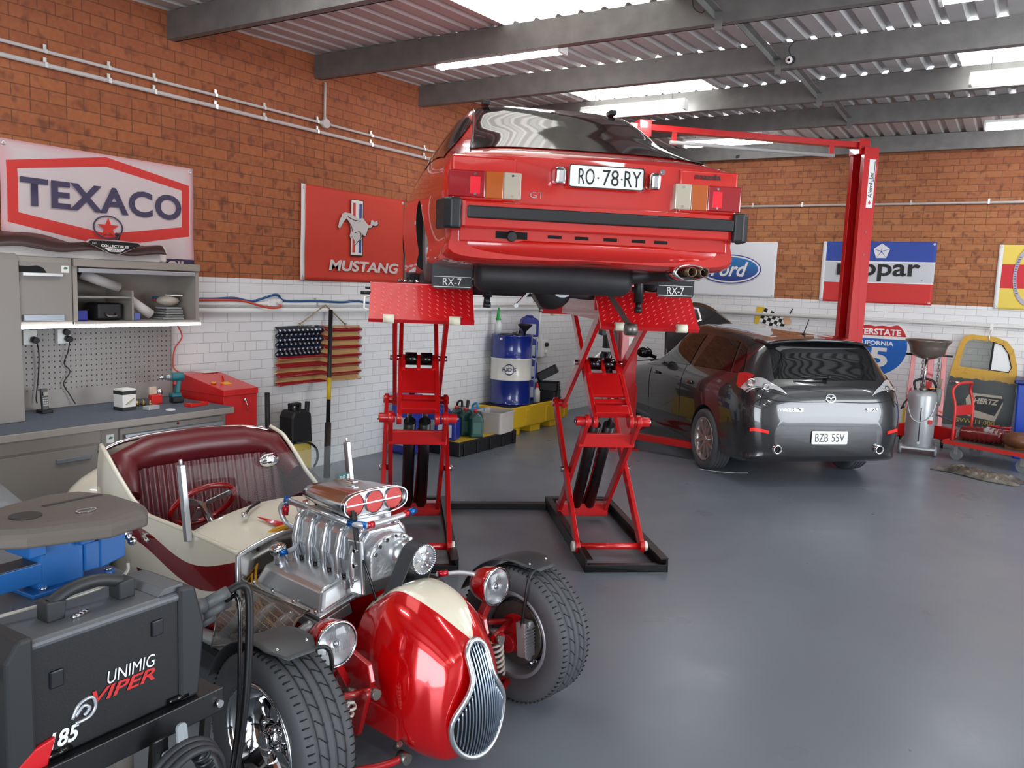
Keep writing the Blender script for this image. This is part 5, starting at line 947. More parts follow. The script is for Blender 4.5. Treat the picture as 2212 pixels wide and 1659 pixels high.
# interior
MB().b2((vC - 0.44, -1.86, 0.20), (vC + 0.44, -0.83, 0.23)).build('cockpit_floor', dark, hr)
def pleat(u, v):
    a = 2 * u - 1; n_ = 18; return V(vC + a * 0.44, -1.66 - 0.10 * v - 0.05 * (1 - a * a) + 0.012 * abs(math.sin(PI * n_ * u)), 0.42 + 0.42 * v)
MB().grid(pleat, 144, 10).build('seat_back', maroon, hr)
MB().tube([(vC - 0.455, -1.62, 0.74), (vC - 0.42, -1.80, 0.865), (vC - 0.25, -1.86, 0.898), (vC, -1.875, 0.906), (vC + 0.25, -1.86, 0.898), (vC + 0.42, -1.80, 0.865), (vC + 0.455, -1.62, 0.74)], [0.045, 0.075, 0.09, 0.092, 0.09, 0.075, 0.045], 16).build('seat_bolster', maroon, hr)
def cush(u, v): return V(vC + (2 * u - 1) * 0.43, -1.72 + 0.50 * v, 0.44 + 0.012 * abs(math.sin(PI * 18 * u)) + 0.03 * math.sin(PI * v) - 0.10 * max(0, v - 0.85) / 0.15)
MB().grid(cush, 144, 8).build('seat_cushion', maroon, hr)
MB().grid(lambda u, v: V(vC + (2 * u - 1) * 0.40, -1.08 - 0.03 * v, 0.70 - 0.14 * v), 10, 4).build('dashboard', creamp, hr, solid=0.01)
sw = V(0.20, -1.34, 0.73); sa = unit(V(0.0, -0.75, 0.66)); e1, e2, _ = basis(sa)
MB().tube([sw + 0.15 * (e1 * math.cos(a) + e2 * math.sin(a)) for a in np.linspace(0, 2 * PI, 41)[:-1]], 0.014, 10, True).build('steering_wheel', M_('wheel_red', (168, 16, 20), 0.22, coat=1), hr)
for a in (0.5, 2.6, 4.7): MB().bar(sw + 0.02 * (e1 * math.cos(a) + e2 * math.sin(a)), sw + 0.14 * (e1 * math.cos(a) + e2 * math.sin(a)), 0.04, 0.006, sa).build('wheel_spoke', alu, hr, 0.002)
MB().cyl(sw, sw - sa * 0.32, 0.02, n=14).build('steering_column', chrome, hr)
# windscreen
wt = lambda x, z: V(x, -1.10 - (z - 0.76) * 0.18, z)
for s in (1, -1): x = vC + s * 0.445; MB().bar(wt(x, 0.655), wt(x, 0.985), 0.034, 0.026, (1, 0, 0)).cyl(wt(x, 0.985), wt(x, 1.01), 0.008).build('windscreen_post', M_('satin_aluminium', (214, 216, 218), 0.28, 0.9), hr, 0.004)
MB().prism([(-0.43, 0.70), (-0.3, 0.735), (0, 0.762), (0.3, 0.735), (0.43, 0.70), (0.43, 0.975), (-0.43, 0.975)], ((vC, -1.10 + 0.76 * 0.18, 0), (1, 0, 0), (0, -0.18, 1)), 0, 0.005).build('windscreen_glass', M_('windscreen_glass_clear', (238, 244, 244), 0.01, trans=1.0), hr)
_m['windscreen_glass_clear'].node_tree.nodes['Principled BSDF'].inputs['IOR'].default_value = 1.12
mi = MB().ball((-0.015, -1.115, 0.955), (0.055, 0.018, 0.034), 24, 12).build('rear_view_mirror', chrome, hr)
stk = MB().prism(rrect(0.075, 0.036, 0.006), (wt(-0.44, 0.815) + V(0, 0.012, 0), (1, 0, 0), (0, -0.18, 1)), -0.001, 0.001).build('registration_sticker', M_('sticker_green', (14, 96, 90), 0.5), hr)
text('2017', white, (wt(-0.427, 0.815) + V(0, 0.0145, 0), (-1, 0, 0), (0, -0.18, 1)), 0.036, 0.014, stk); MB().box(wt(-0.463, 0.815) + V(0, 0.0145, 0), (0.014, 0.001, 0.024)).build('sticker_panel', white, stk)
for x in (0.19, -0.13): MB().tube([(x, -0.985, 0.752), (x - 0.06, -1.04, 0.765), (x - 0.13, -1.075, 0.772)], 0.006).build('wiper', black, hr); MB().cyl((x, -0.985, 0.735), (x, -0.985, 0.765), 0.013, n=14).build('wiper_spindle', chrome, hr)
MB().ball((-0.02, -2.12, 0.60), (0.56, 0.26, 0.25), 28, 16).build('turtle_deck', creamp, hr)
MB().box((vC + 0.475, -1.40, 0.615), (0.05, 0.03, 0.03)).cyl((vC + 0.50, -1.40, 0.615), (vC + 0.51, -1.33, 0.61), 0.010).build('door_latch', chrome, hr, 0.006)
for s in (1, -1):
    rw = wheel(hr, 'rear_wheel', (vC + s * 0.66, -2.02, 0.34), 0.34, 0.26, 0.19, chrome, s, 5, style='alloy', split=0)
MB().cyl((-0.55, -2.02, 0.34), (0.5, -2.02, 0.34), 0.05, n=16).build('rear_axle', redsus, hr)
# ================================================================ LEFT WALL: BENCH, CABINETS, BANNERS
def lw(name, label, cat, y, z=0.0, d=0.0, group=None): return thing(name, label, cat, (XL + d, y, z), PI / 2, group)   # local x along the wall, local -y into the room
taupe = M_('taupe_cabinet_paint', (150, 142, 134), 0.45); taupe2 = M_('taupe_panel', (138, 132, 126), 0.5)
greymat = M_('bench_rubber', (84, 92, 104), 0.7, var=0.15, vs=40); silverh = M_('satin_handle', (150, 156, 162), 0.35, 0.6)
# Y values below are world y minus the origin y given to lw()
t = lw('workbench_top', 'long taupe workbench top with grey-blue rubber mat along the left wall', 'worktop', 0.0, 0.80)
MB().b2((1.0, -0.80, 0.0), (4.05, -0.03, 0.045)).build('bench_top', taupe, t, 0.004); MB().b2((1.0, -0.79, 0.0455), (4.045, -0.03, 0.048)).build('rubber_mat', greymat, t)
def unit_(name, label, y0, y1, kind):
    t = lw(name, label, 'cabinet', 0.0, 0.0)
    MB().b2((y0, -0.74, 0.06), (y1, -0.03, 0.798)).build('carcass', taupe2, t, 0.003); MB().b2((y0 + 0.02, -0.70, 0.0), (y1 - 0.02, -0.05, 0.06)).build('plinth', black, t)
    if kind == 'door':
        d = MB().b2((y0 + 0.012, -0.757, 0.08), (y1 - 0.03, -0.74, 0.70)).build('door', taupe2, t, 0.003); MB().b2((y0 + 0.012, -0.75, 0.715), (y1 - 0.005, -0.74, 0.795)).build('top_rail', taupe, t)
        MB().b2((y1 - 0.30, -0.775, 0.62), (y1 - 0.08, -0.757, 0.65)).build('handle', silverh, d, 0.004)
    else:
        for k, (z0, z1) in enumerate(((0.60, 0.785), (0.42, 0.59), (0.24, 0.41), (0.08, 0.23))):
            d = MB().b2((y0 + 0.12, -0.76, z0), (y1 - 0.05, -0.74, z1)).build('drawer', taupe2, t, 0.003)
            MB().prism([(0, 0), (-0.028, -0.004), (-0.032, -0.03), (-0.026, -0.03), (-0.022, -0.01), (0, -0.008)], ((y0 + 0.14, -0.76, z1 - 0.035), (0, 1, 0), (0, 0, 1)), 0, (y1 - y0) - 0.2).build('pull', silverh, d)
        MB().cyl((y0 + 0.55, -0.76, 0.772), (y0 + 0.55, -0.766, 0.772), 0.010, n=14).build('lock', chrome, t)
        l_ = MB().b2((y0 + 0.035, -0.7445, 0.70), (y0 + 0.085, -0.7405, 0.755)).build('maker_label', white, t); MB().prism([(-0.012, -0.006), (0.012, -0.006), (0.016, 0.006), (-0.004, 0.01)], ((y0 + 0.06, -0.746, 0.732), (1, 0, 0), (0, 0, 1)), 0, 0.002).build('label_mark', M_('leaf_green', (70, 120, 90), 0.5), l_)
unit_('base_cabinet', 'taupe base cabinet with a plain door at the left of the workbench', 2.05, 3.04, 'door')
unit_('drawer_cabinet', 'taupe drawer cabinet under the right end of the workbench', 3.045, 4.02, 'drawer')
t = lw('overhead_cabinet', 'closed taupe wall cabinet with a torn label strip above the sockets', 'cabinet', 0.0, 1.45)
MB().b2((2.736, -0.38, 0), (3.085, -0.02, 0.435)).build('carcass', taupe, t, 0.003)
d = MB().b2((2.74, -0.397, 0.02), (3.07, -0.38, 0.40)).build('door', taupe2, t, 0.003); MB().b2((2.75, -0.425, 0.315), (3.0, -0.397, 0.333)).build('label_holder', M_('label_silver', (220, 222, 222), 0.3, 0.5), d)
MB().prism([(0, 0), (0.17, 0), (0.15, 0.03), (0.11, 0.045), (0.05, 0.038), (0, 0.04)], ((2.74, -0.3985, 0.335), (1, 0, 0), (0, 0, 1)), 0, 0.001).build('torn_label', dark, d)
MB().b2((2.75, -0.42, 0.03), (3.01, -0.395, 0.07)).build('door_pull', silverh, d, 0.004)
l_ = MB().b2((3.005, -0.4, 0.34), (3.055, -0.397, 0.385)).build('maker_label', white, d); MB().prism([(-0.012, -0.006), (0.012, -0.006), (0.016, 0.006), (-0.004, 0.01)], ((3.03, -0.4005, 0.368), (1, 0, 0), (0, 0, 1)), 0, 0.001).build('label_mark', M_('leaf_green', (70, 120, 90), 0.5), l_)
t = lw('open_cabinet', 'open taupe wall cabinet holding paper rolls, right of the closed one', 'cabinet', 0.0, 1.45)
y0, y1 = 3.09, 4.065
b = MB().b2((y0, -0.38, 0), (y1, -0.02, 0.018)).b2((y0, -0.395, 0.385), (y1, -0.02, 0.435)).b2((y0, -0.38, 0), (y0 + 0.03, -0.02, 0.435)).b2((y1 - 0.03, -0.38, 0), (y1, -0.02, 0.435)).b2((y0, -0.04, 0), (y1, -0.02, 0.435)).b2((y0, -0.395, 0.0), (y1, -0.38, 0.02)); b.build('carcass', taupe, t)
MB().b2((y0 + 0.03, -0.34, 0.175), (3.53, -0.04, 0.187)).build('shelf', taupe2, t); MB().b2((3.53, -0.35, 0.018), (3.545, -0.04, 0.23)).build('divider', taupe2, t)
MB().b2((y0 + 0.04, -0.385, 0.345), (y1 - 0.035, -0.33, 0.375)).build('raised_door', M_('door_edge_silver', (176, 180, 186), 0.35, 0.4), t, 0.004)
t = lw('led_strip', 'bright white light strip under the wall cabinets', 'light strip', 0.0, 1.425)
MB().b2((2.5, -0.40, 0.004), (4.065, -0.36, 0.023)).build('strip_light', M_('lit_strip', (250, 252, 255), 0.4, emis=5.0), t); MB().b2((2.5, -0.36, 0.004), (4.065, -0.34, 0.024)).build('strip_housing', white, t)
g = N('pegboard', 0.5, 0.1); hx, hz = g.f('FRACT', g.f('MULTIPLY', g.x, 26.3)), g.f('FRACT', g.f('MULTIPLY', g.z, 26.3))
hole = g.f('MULTIPLY', g.within(hx, 0.38, 0.62), g.within(hz, 0.36, 0.64)); hole = g.f('MULTIPLY', hole, g.f('GREATER_THAN', g.z, 0.13)); g.col(g.mix(hole, srgb(152, 148, 144), srgb(44, 42, 42)))
t = tag(MB().b2((2.74, -0.05, 0), (4.05, -0.035, 0.572)).build('pegboard', g.m, loc=(XL, 0, 0.85), rz=PI / 2), 'grey perforated tool panel behind the workbench', 'tool panel')
b = MB().b2((4.05, -0.055, 0), (4.062, -0.0, 0.572)); tag(b.build('panel_upright', taupe, loc=(XL, 0, 0.85), rz=PI / 2), 'narrow taupe upright at the right edge of the tool panel', 'upright')
t = lw('tall_cabinet', 'tall taupe cabinet standing on the bench at the left edge', 'cabinet', 0.0, 0.8495)
MB().prism([(0, 0), (0.0, 1.085), (-0.33, 1.085), (-0.395, 1.01), (-0.42, 0)], ((1.4, -0.02, 0), (0, 1, 0), (0, 0, 1)), 0, 1.33).build('carcass', taupe2, t, 0.003); MB().b2((2.60, -0.36, 1.086), (2.68, -0.25, 1.10)).build('edge_label', white, t)
for y_, n_ in ((2.96, 'left'), (3.19, 'right')):
    t = lw('power_outlet', 'white double power outlet below the light strip, the %s one' % n_, 'outlet', y_, 1.30, 0.0); MB().b2((-0.045, -0.085, 0), (0.045, -0.0495, 0.10)).build('outlet_box', white, t, 0.004)
    MB().cyl((0.02, -0.085, 0.035), (0.02, -0.125, 0.03), 0.022, n=14).build('plug', black, t)
    if n_ == 'right': MB().cyl((0.01, -0.085, 0.08), (0.01, -0.11, 0.078), 0.022, n=14).build('plug', black, t)
    pts = [(0.02, -0.12, 0.03), (0.045, -0.10, -0.05), (0.05, -0.08, -0.2), (0.03, -0.08, -0.36), (0.03, -0.09, -0.40)] if n_ == 'left' else [(0.02, -0.12, 0.03), (0.02, -0.09, -0.06), (0.0, -0.075, -0.14), (0.04, -0.075, -0.2), (-0.01, -0.08, -0.28), (0.03, -0.08, -0.36), (0.06, -0.1, -0.43)]
    MB().tube(pts, 0.004, 6, smoothpts=5).build('cable', black, t)
# things on the bench (bench surface z = 0.8485)
BZ = 0.8485
def onb(name, label, cat, x, y, rz=PI / 2, z=BZ, group=None): return thing(name, label, cat, (x, y, z), rz, group)
t = onb('cordless_phone', 'black cordless phone standing in its cradle on the bench', 'phone', -5.55, 2.98)
MB().box((0, 0, 0.012), (0.075, 0.08, 0.024)).build('cradle', black, t, 0.006); b = MB().box((0, 0.0, 0.09), (0.046, 0.022, 0.15), (-0.12, 0, 0)).build('handset', M_('phone_grey', (60, 60, 62), 0.4), t, 0.006)
MB().box((0, -0.019, 0.132), (0.03, 0.003, 0.026), (-0.12, 0, 0)).build('screen', M_('phone_screen', (140, 138, 120), 0.3), b)
for i in range(3):
    for j in range(4): MB().box((-0.012 + i * 0.012, -0.012 - 0.002 * (j - 2) * -1, 0.055 + j * 0.015), (0.009, 0.006, 0.009)).build('key', M_('key_silver', (176, 176, 172), 0.4), b)
t = onb('flywheel_carton', 'white and black filter carton on the bench', 'box', -5.33, 3.42, PI / 2 + 0.05); t.name = 'filter_carton'
MB().box((0, 0, 0.075), (0.105, 0.10, 0.15)).build('carton', M_('carton_white', (222, 220, 214), 0.5), t, 0.003); MB().box((0, 0, 0.125), (0.107, 0.102, 0.026)).build('carton_band', M_('carton_black', (40, 40, 40), 0.5), t); MB().box((0, 0, 0.012), (0.107, 0.102, 0.024)).build('carton_base', M_('carton_black', (40, 40, 40), 0.5), t)
MB().bar((-0.03, -0.052, 0.045), (0.035, -0.052, 0.085), 0.004, 0.022, (0, 1, 0)).build('printed_filter', M_('printed_brass', (166, 160, 112), 0.5), t); MB().box((0.0, 0, 0.152), (0.06, 0.05, 0.003)).build('carton_sticker', white, t)
for i, (x, y, r_) in enumerate(((-5.42, 3.57, 0.018), (-5.40, 3.61, 0.015), (-5.44, 3.63, 0.016), (-5.38, 3.65, 0.014))): tag(MB().lathe([(0, 0), (r_, 0), (r_, 0.02), (r_ * 0.7, 0.026), (r_ * 0.5, 0.04), (0, 0.04)], (0, 0, 0), n=16).build('brass_fitting', M_('old_brass', (150, 132, 92), 0.3, 0.9), loc=(x, y, BZ)), 'small brass plumbing fitting on the bench between the cartons', 'fitting', 'brass fittings on the bench')
t = onb('red_clam_pack', 'small red and clear retail pack on the bench', 'package', -5.42, 3.72); MB().box((0, 0, 0.035), (0.09, 0.05, 0.07)).build('tray', M_('pack_red', (206, 36, 30), 0.4), t, 0.008); MB().box((-0.015, 0.01, 0.10), (0.06, 0.02, 0.06)).build('clear_cover', M_('pack_clear', (200, 180, 160), 0.1), t, 0.006); MB().ball((0.035, 0.0, 0.085), (0.024, 0.022, 0.03)).build('bulb', chrome, t)
t = onb('bolt_packet', 'flat silver packet lying on the bench', 'packet', -5.22, 3.55); MB().box((0, 0, 0.014), (0.10, 0.06, 0.028), (0, 0, 0.2)).build('packet', M_('packet_silver', (190, 192, 194), 0.3, 0.3), t, 0.004)
t = onb('ring_seal', 'white ring lying at the front of the bench', 'ring', -5.10, 3.62); MB().lathe([(0.018, 0), (0.032, 0), (0.032, 0.008), (0.018, 0.008), (0.018, 0)], (0, 0, 0), n=28).build('ring', white, t)
t = onb('cordless_drill', 'teal and black cordless impact driver standing on the bench', 'drill', -5.38, 3.86, PI / 2 - 0.2)
teal = M_('tool_teal', (24, 104, 112), 0.4)
MB().box((0.01, 0, 0.025), (0.085, 0.075, 0.045)).build('battery', black, t, 0.008); MB().box((0.0, 0, 0.06), (0.075, 0.07, 0.03)).build('battery_clip', teal, t, 0.008)
MB().bar((0.012, 0, 0.07), (0.025, 0, 0.175), 0.042, 0.036).build('grip', teal, t, 0.01); MB().cyl((0.06, 0, 0.195), (-0.03, 0, 0.195), 0.033, n=20).build('motor_housing', teal, t, 0.006)
MB().cyl((-0.03, 0, 0.195), (-0.075, 0, 0.195), 0.028, 0.02, 20).build('gear_case', M_('tool_grey', (150, 160, 164), 0.35, 0.6), t); MB().cyl((-0.075, 0, 0.195), (-0.12, 0, 0.195), 0.011, n=14).build('chuck', chrome, t); MB().box((-0.004, 0, 0.155), (0.02, 0.02, 0.03)).build('trigger', M_('pack_red', (206, 36, 30), 0.4), t)
t = onb('blade_pack', 'red and black flat blade pack at the bench end', 'package', -5.16, 3.88); MB().box((0, 0, 0.012), (0.17, 0.07, 0.024), (0, 0, 0.12)).build('pack', M_('pack_red', (206, 36, 30), 0.4), t, 0.003); MB().box((0.0, 0, 0.0235), (0.09, 0.05, 0.003), (0, 0, 0.12)).build('pack_window', M_('pack_window', (60, 62, 40), 0.3), t)
# parts washer / tool cabinet at the bench end
t = thing('parts_washer', 'red metal parts cabinet with a sloping lid at the end of the bench', 'cabinet', (-5.42, 4.24, 0), PI / 2)
w_ = M_('washer_red', (206, 24, 24), 0.35, coat=0.3)
MB().b2((-0.15, -0.30, 0), (0.17, 0.28, 0.90)).build('cabinet', w_, t, 0.004); MB().prism([(-0.31, 0.90), (0.29, 0.90), (0.29, 1.03), (0.16, 1.03), (-0.31, 0.945)], ((-0.155, 0, 0), (0, 1, 0), (0, 0, 1)), 0, 0.33).build('sloping_lid', w_, t, 0.004)
MB().cyl((0.04, -0.30, 0.87), (0.04, -0.325, 0.855), 0.012, n=12).tube([(0.04, -0.32, 0.86), (0.05, -0.33, 0.82), (0.055, -0.33, 0.77)], 0.004).build('lid_latch', chrome, t)
sl = lambda x, u: (x, -0.31 + 0.47 * u, 0.946 + 0.085 * u)
MB().box(sl(0.0, 0.35), (0.07, 0.06, 0.006), (0.18, 0, 0)).build('warning_tag', M_('tag_yellow', (236, 170, 30), 0.5), t); MB().box((0.08, 0.2, 1.032), (0.15, 0.14, 0.004)).build('printed_card', M_('card_white', (226, 222, 214), 0.6), t)
MB().tube([sl(-0.02, 0.4), (-0.01, -0.10, 1.02), (0.015, -0.08, 1.025), sl(0.03, 0.5)], 0.006, smoothpts=4).build('lid_handle', w_, t); MB().cyl(sl(-0.1, 0.4), tuple(V(*sl(-0.1, 0.4)) + V(0, 0, 0.012)), 0.02, n=16).build('cap', M_('cap_amber', (230, 160, 60), 0.4), t)
tag(MB().tube([(XL + 0.06, 4.09, 1.43), (XL + 0.07, 4.14, 1.32), (XL + 0.06, 4.08, 1.22), (XL + 0.07, 4.06, 1.08), (XL + 0.1, 4.10, 1.035)], 0.006, smoothpts=6).build('red_air_line', M_('orange_lead', (206, 70, 48), 0.45)), 'thin orange-red lead hanging down beside the tool panel', 'lead')
# in and on the wall cabinets
cz = 1.4685
def inshelf(name, label, cat, y, z, d=0.2, rz=PI / 2): return thing(name, label, cat, (XL + d, y, z), rz)
t = inshelf('paper_roll', 'white paper roll lying diagonally on the cabinet shelf', 'roll', 3.34, cz + 0.17); MB().cyl((-0.10, 0, 0.152), (0.175, -0.02, 0.058), 0.036, n=24).build('roll', M_('paper_white', (206, 200, 198), 0.7), t); MB().cyl((-0.101, 0.0, 0.1523), (-0.108, 0.0005, 0.155), 0.018, n=16).build('roll_core', dark, t)
t = inshelf('paper_roll', 'white paper roll leaning in the right cabinet bay', 'roll', 3.66, cz); MB().cyl((-0.06, -0.02, 0.14), (0.09, -0.04, 0.036), 0.036, n=24).build('roll', M_('paper_white', (206, 200, 198), 0.7), t)
t = inshelf('tool_case', 'black moulded tool case in the lower cabinet bay', 'case', 3.40, cz); MB().box((0, -0.02, 0.06), (0.19, 0.16, 0.12)).build('case', black, t, 0.02); MB().tube([(-0.04, -0.105, 0.05), (-0.03, -0.12, 0.03), (0.03, -0.12, 0.03), (0.04, -0.105, 0.05)], 0.008).build('handle', greyfl, t)
t = inshelf('blue_bin', 'small blue parts bin in the lower left cabinet bay', 'bin', 3.19, cz); MB().box((0, -0.05, 0.035), (0.09, 0.1, 0.07)).build('bin', M_('bin_blue', (30, 40, 140), 0.4), t, 0.006)
t = inshelf('blue_bin', 'tiny blue parts bin beside the cabinet divider', 'bin', 3.585, cz); MB().box((0, -0.1, 0.025), (0.045, 0.06, 0.05)).build('bin', M_('bin_lilac', (90, 100, 170), 0.4), t, 0.004)
for i in range(5): t = inshelf('flat_packet', 'flat clear packet in the short pile at the right of the open cabinet', 'packet', 3.90 + 0.008 * (i % 2), cz + i * 0.019); t['group'] = 'packets in the open cabinet'; MB().box((0, -0.04, 0.008), (0.17 - 0.01 * i, 0.14, 0.014), (0, 0, 0.06 * (i % 3 - 1))).build('packet', M_('packet_grey%d' % (i % 2), (150 - 40 * (i % 2), 152 - 40 * (i % 2), 150 - 40 * (i % 2)), 0.3), t, 0.003)
t = inshelf('plastic_bag', 'crumpled bag of parts on top of the flat packets', 'bag', 3.90, cz + 0.098); MB().ball((0, -0.03, 0.04), (0.09, 0.07, 0.04), 10, 6).build('bag', M_('bag_taupe', (170, 160, 148), 0.35, bump=0.6, bs=30), t); MB().box((0.04, -0.05, 0.082), (0.10, 0.07, 0.01)).build('bag_header', white, t)
t = inshelf('spare_fitting', 'dark brown metal part lying on the left of the shelf', 'part', 3.18, cz + 0.17); MB().lathe([(0, 0), (0.04, 0), (0.03, 0.06), (0.012, 0.09), (0, 0.09)], (0, 0, 0), n=18).build('part', M_('dark_brown', (70, 50, 44), 0.5), t)
t = lw('white_slab', 'long white slab lying on top of the wall cabinets', 'slab', 0.0, 1.8855, 0.0); MB().b2((2.5, -0.38, 0), (3.74, -0.05, 0.075)).build('slab', M_('slab_white', (196, 190, 186), 0.6), t, 0.008)
t = lw('white_tub', 'white plastic tub on top of the wall cabinets', 'tub', 3.80, 1.8855, 0.0); MB().box((0, -0.22, 0.06), (0.12, 0.14, 0.12)).build('tub', M_('tub_white', (222, 218, 212), 0.4), t, 0.018, 3)
brown = M_('brown_leather', (62, 42, 40), 0.42, var=0.2, vs=7)
t = lw('leather_banner', 'dark brown vinyl cover with a diamond emblem draped over the white slab', 'cover', 0.0, 1.9615, 0.0)
MB().grid(lambda u, v: V(2.45 + 1.33 * u - 0.02 * v, -0.06 - 0.36 * v, 0.028 + 0.075 * (1 - v) * (0.55 + 0.45 * math.sin(5 * u + 1)) + 0.012 * math.sin(17 * u + 4 * v) + (-0.055 * max(0, v - 0.86) / 0.14)), 60, 16).build('cover', brown, t, solid=0.006)
MB().tube([(3.42, -0.30, 0.02), (3.44, -0.32, 0.06), (3.45, -0.33, 0.095), (3.43, -0.33, 0.105)], 0.012, smoothpts=4).build('strap', brown, t)
EM = lambda x, z: ((x, -0.436 + 0.012, z), (1, 0, 0), (0, 0.0, 1))
dia = [(-0.205, 0.018), (-0.18, 0.036), (0.0, 0.04), (0.18, 0.036), (0.205, 0.018), (0.03, -0.058), (0.0, -0.062), (-0.03, -0.058)]
MB().prism(dia, EM(3.36, 0.02), 0, 0.003).build('emblem_edge', M_('emblem_silver', (206, 206, 206), 0.3, 0.6), t); MB().prism([(x * 0.94, z * 0.86 - 0.002) for x, z in dia], EM(3.36, 0.02), 0.003, 0.005).build('emblem', ink, t)
text('COLLECTIBLES', white, ((3.36, -0.4295, 0.018), (1, 0, 0), (0, 0, 1)), 0.2, 0.018, t, bold=0.03); text('GARAGE', ink, ((3.36, -0.431, -0.008), (1, 0, 0), (0, 0, 1)), 0.08, 0.014, t); MB().prism([(-0.075, 0.011), (0.075, 0.011), (0.04, -0.011), (-0.04, -0.011)], EM(3.36, 0.012 - 0.02), 0.005, 0.0065).build('emblem_strip', white, t)
text('EST', white, ((3.215, -0.4295, 0.034), (1, 0, 0), (0, 0, 1)), 0.03, 0.012, t)
# banners
def lbanner(name, label, y, z, w_, h_, m, seed, **k): return banner(name, label, (XL + 0.004, y, z), PI / 2, w_, h_, m, seed, **k)
def tx(g):
    ax = g.f('ABSOLUTE', g.x); n = g.noise(4, 3)
    hexo = g.f('MAXIMUM', g.f('SUBTRACT', ax, 0.69), g.f('SUBTRACT', g.f('ADD', g.f('ABSOLUTE', g.f('SUBTRACT', g.z, 0.08)), g.f('MULTIPLY', ax, 0.174)), 0.318))
    c = g.mix(g.f('MULTIPLY', g.ramp(n, 0.35, 0.75), 0.6), srgb(214, 200, 200), srgb(206, 178, 182)); edge = g.ramp(g.f('MAXIMUM', g.f('ABSOLUTE', g.f('DIVIDE', g.x, 0.735)), g.f('ABSOLUTE', g.f('DIVIDE', g.z, 0.42))), 0.86, 1.0)
    c = g.mix(g.f('MULTIPLY', edge, 0.45), c, srgb(222, 110, 120)); c = g.mix(g.f('LESS_THAN', hexo, 0.0), c, srgb(212, 58, 52))
    hexi = g.f('MAXIMUM', g.f('SUBTRACT', ax, 0.62), g.f('SUBTRACT', g.f('ADD', g.f('ABSOLUTE', g.f('SUBTRACT', g.z, 0.092)), g.f('MULTIPLY', ax, 0.155)), 0.238))
    c = g.mix(g.f('LESS_THAN', hexi, 0.0), c, srgb(212, 196, 196)); return g.mix(g.f('LESS_THAN', g.z, -0.30), c, srgb(62, 48, 84))
t = lbanner('oil_company_banner', 'faded pink and red fuel brand banner on the left brick wall', 3.565, 2.225, 1.46, 0.83, bmat('fuel_banner_cloth', tx), 11)
nav = M_('banner_navy', (70, 64, 92), 0.6); text('TEXACO', nav, FR(0.0, 0.092), 1.22, 0.19, t, bold=0.03, sp=1.08)
MB().ring(circ(0.115, 36, ry=0.085), circ(0.105, 36, ry=0.076), FR(0.0, -0.10, -0.02), 0, 0.003).build('star_ring', nav, t)
MB().prism([((0.085 if i % 2 == 0 else 0.034) * math.cos(PI / 2 + PI * i / 5), (0.072 if i % 2 == 0 else 0.029) * math.sin(PI / 2 + PI * i / 5)) for i in range(10)], FR(0.0, -0.105, -0.02), 0, 0.004).build('red_star', M_('star_red', (214, 54, 46), 0.5), t)
text('MOTOR OIL', M_('banner_pink', (212, 196, 196), 0.6), FR(0.35, -0.355), 0.62, 0.08, t, bold=0.04)
t = lbanner('running_horse_banner', 'red banner with a running horse over a tricolour bar on the left brick wall', 6.17, 2.235, 1.47, 0.87, M_('banner_red_cloth', (206, 62, 44), 0.65, var=0.06, vs=3), 13, hem=hemw)
HX = 0.0; hp_ = M_('horse_silver', (206, 204, 200), 0.4); hpd = M_('horse_shadow', (60, 50, 48), 0.5)
decal('bar_outline', rrect(0.175, 0.55, 0.004, 2), HX, 0.09, ink, t); decal('bar_edge', rrect(0.16, 0.53, 0.004, 2), HX - 0.003, 0.092, white, t, -0.0215)
for dx, c in ((-0.045, M_('bar_red', (206, 62, 50), 0.5)), (0.045, M_('bar_blue', (58, 80, 150), 0.5))): decal('bar_stripe', rrect(0.037, 0.48, 0.002, 2), HX + dx, 0.09, c, t, -0.0235)
hs = [(-0.295, 0.045), (-0.27, 0.03), (-0.235, 0.075), (-0.205, 0.115), (-0.17, 0.145), (-0.125, 0.10), (-0.105, 0.055), (-0.105, 0.0), (-0.12, -0.035), (-0.10, -0.065), (-0.085, -0.03), (-0.04, -0.095), (-0.05, -0.125), (-0.03, -0.12), (0.01, -0.085), (0.06, -0.065), (0.075, -0.04), (0.06, 0.01), (0.10, -0.02), (0.125, -0.02), (0.15, 0.03), (0.165, 0.07), (0.215, 0.075), (0.235, 0.105), (0.29, 0.10), (0.325, 0.125), (0.31, 0.16), (0.27, 0.14), (0.235, 0.16), (0.21, 0.15), (0.205, 0.105), (0.17, 0.095), (0.125, 0.13), (0.08, 0.165), (0.01, 0.155), (-0.06, 0.175), (-0.09, 0.20), (-0.15, 0.20), (-0.19, 0.205), (-0.235, 0.185), (-0.25, 0.15), (-0.275, 0.115), (-0.285, 0.075)]
hs = [(x * 0.92, z * 0.92 + 0.04) for x, z in hs]
decal('horse_outline', [(x * 1.03 + 0.006, z - 0.006) for x, z in hs], HX, 0.0, hpd, t, -0.0255); decal('horse', hs, HX, 0.0, hp_, t, -0.0285)
for P in ([(-0.14, 0.19), (-0.06, 0.165), (0.04, 0.16)], [(-0.15, 0.16), (-0.09, 0.10), (-0.075, 0.05)], [(-0.04, 0.04), (0.03, 0.055), (0.05, 0.0), (0.0, -0.045)]): MB().tube([(HX + x, -0.031, z) for x, z in P], 0.004, 6, smoothpts=4).build('horse_line', hpd, t)
text('MUSTANG', M_('banner_letter', (216, 206, 202), 0.6), FR(0.13, -0.285), 1.02, 0.105, t, shear=0.15, bold=0.035)
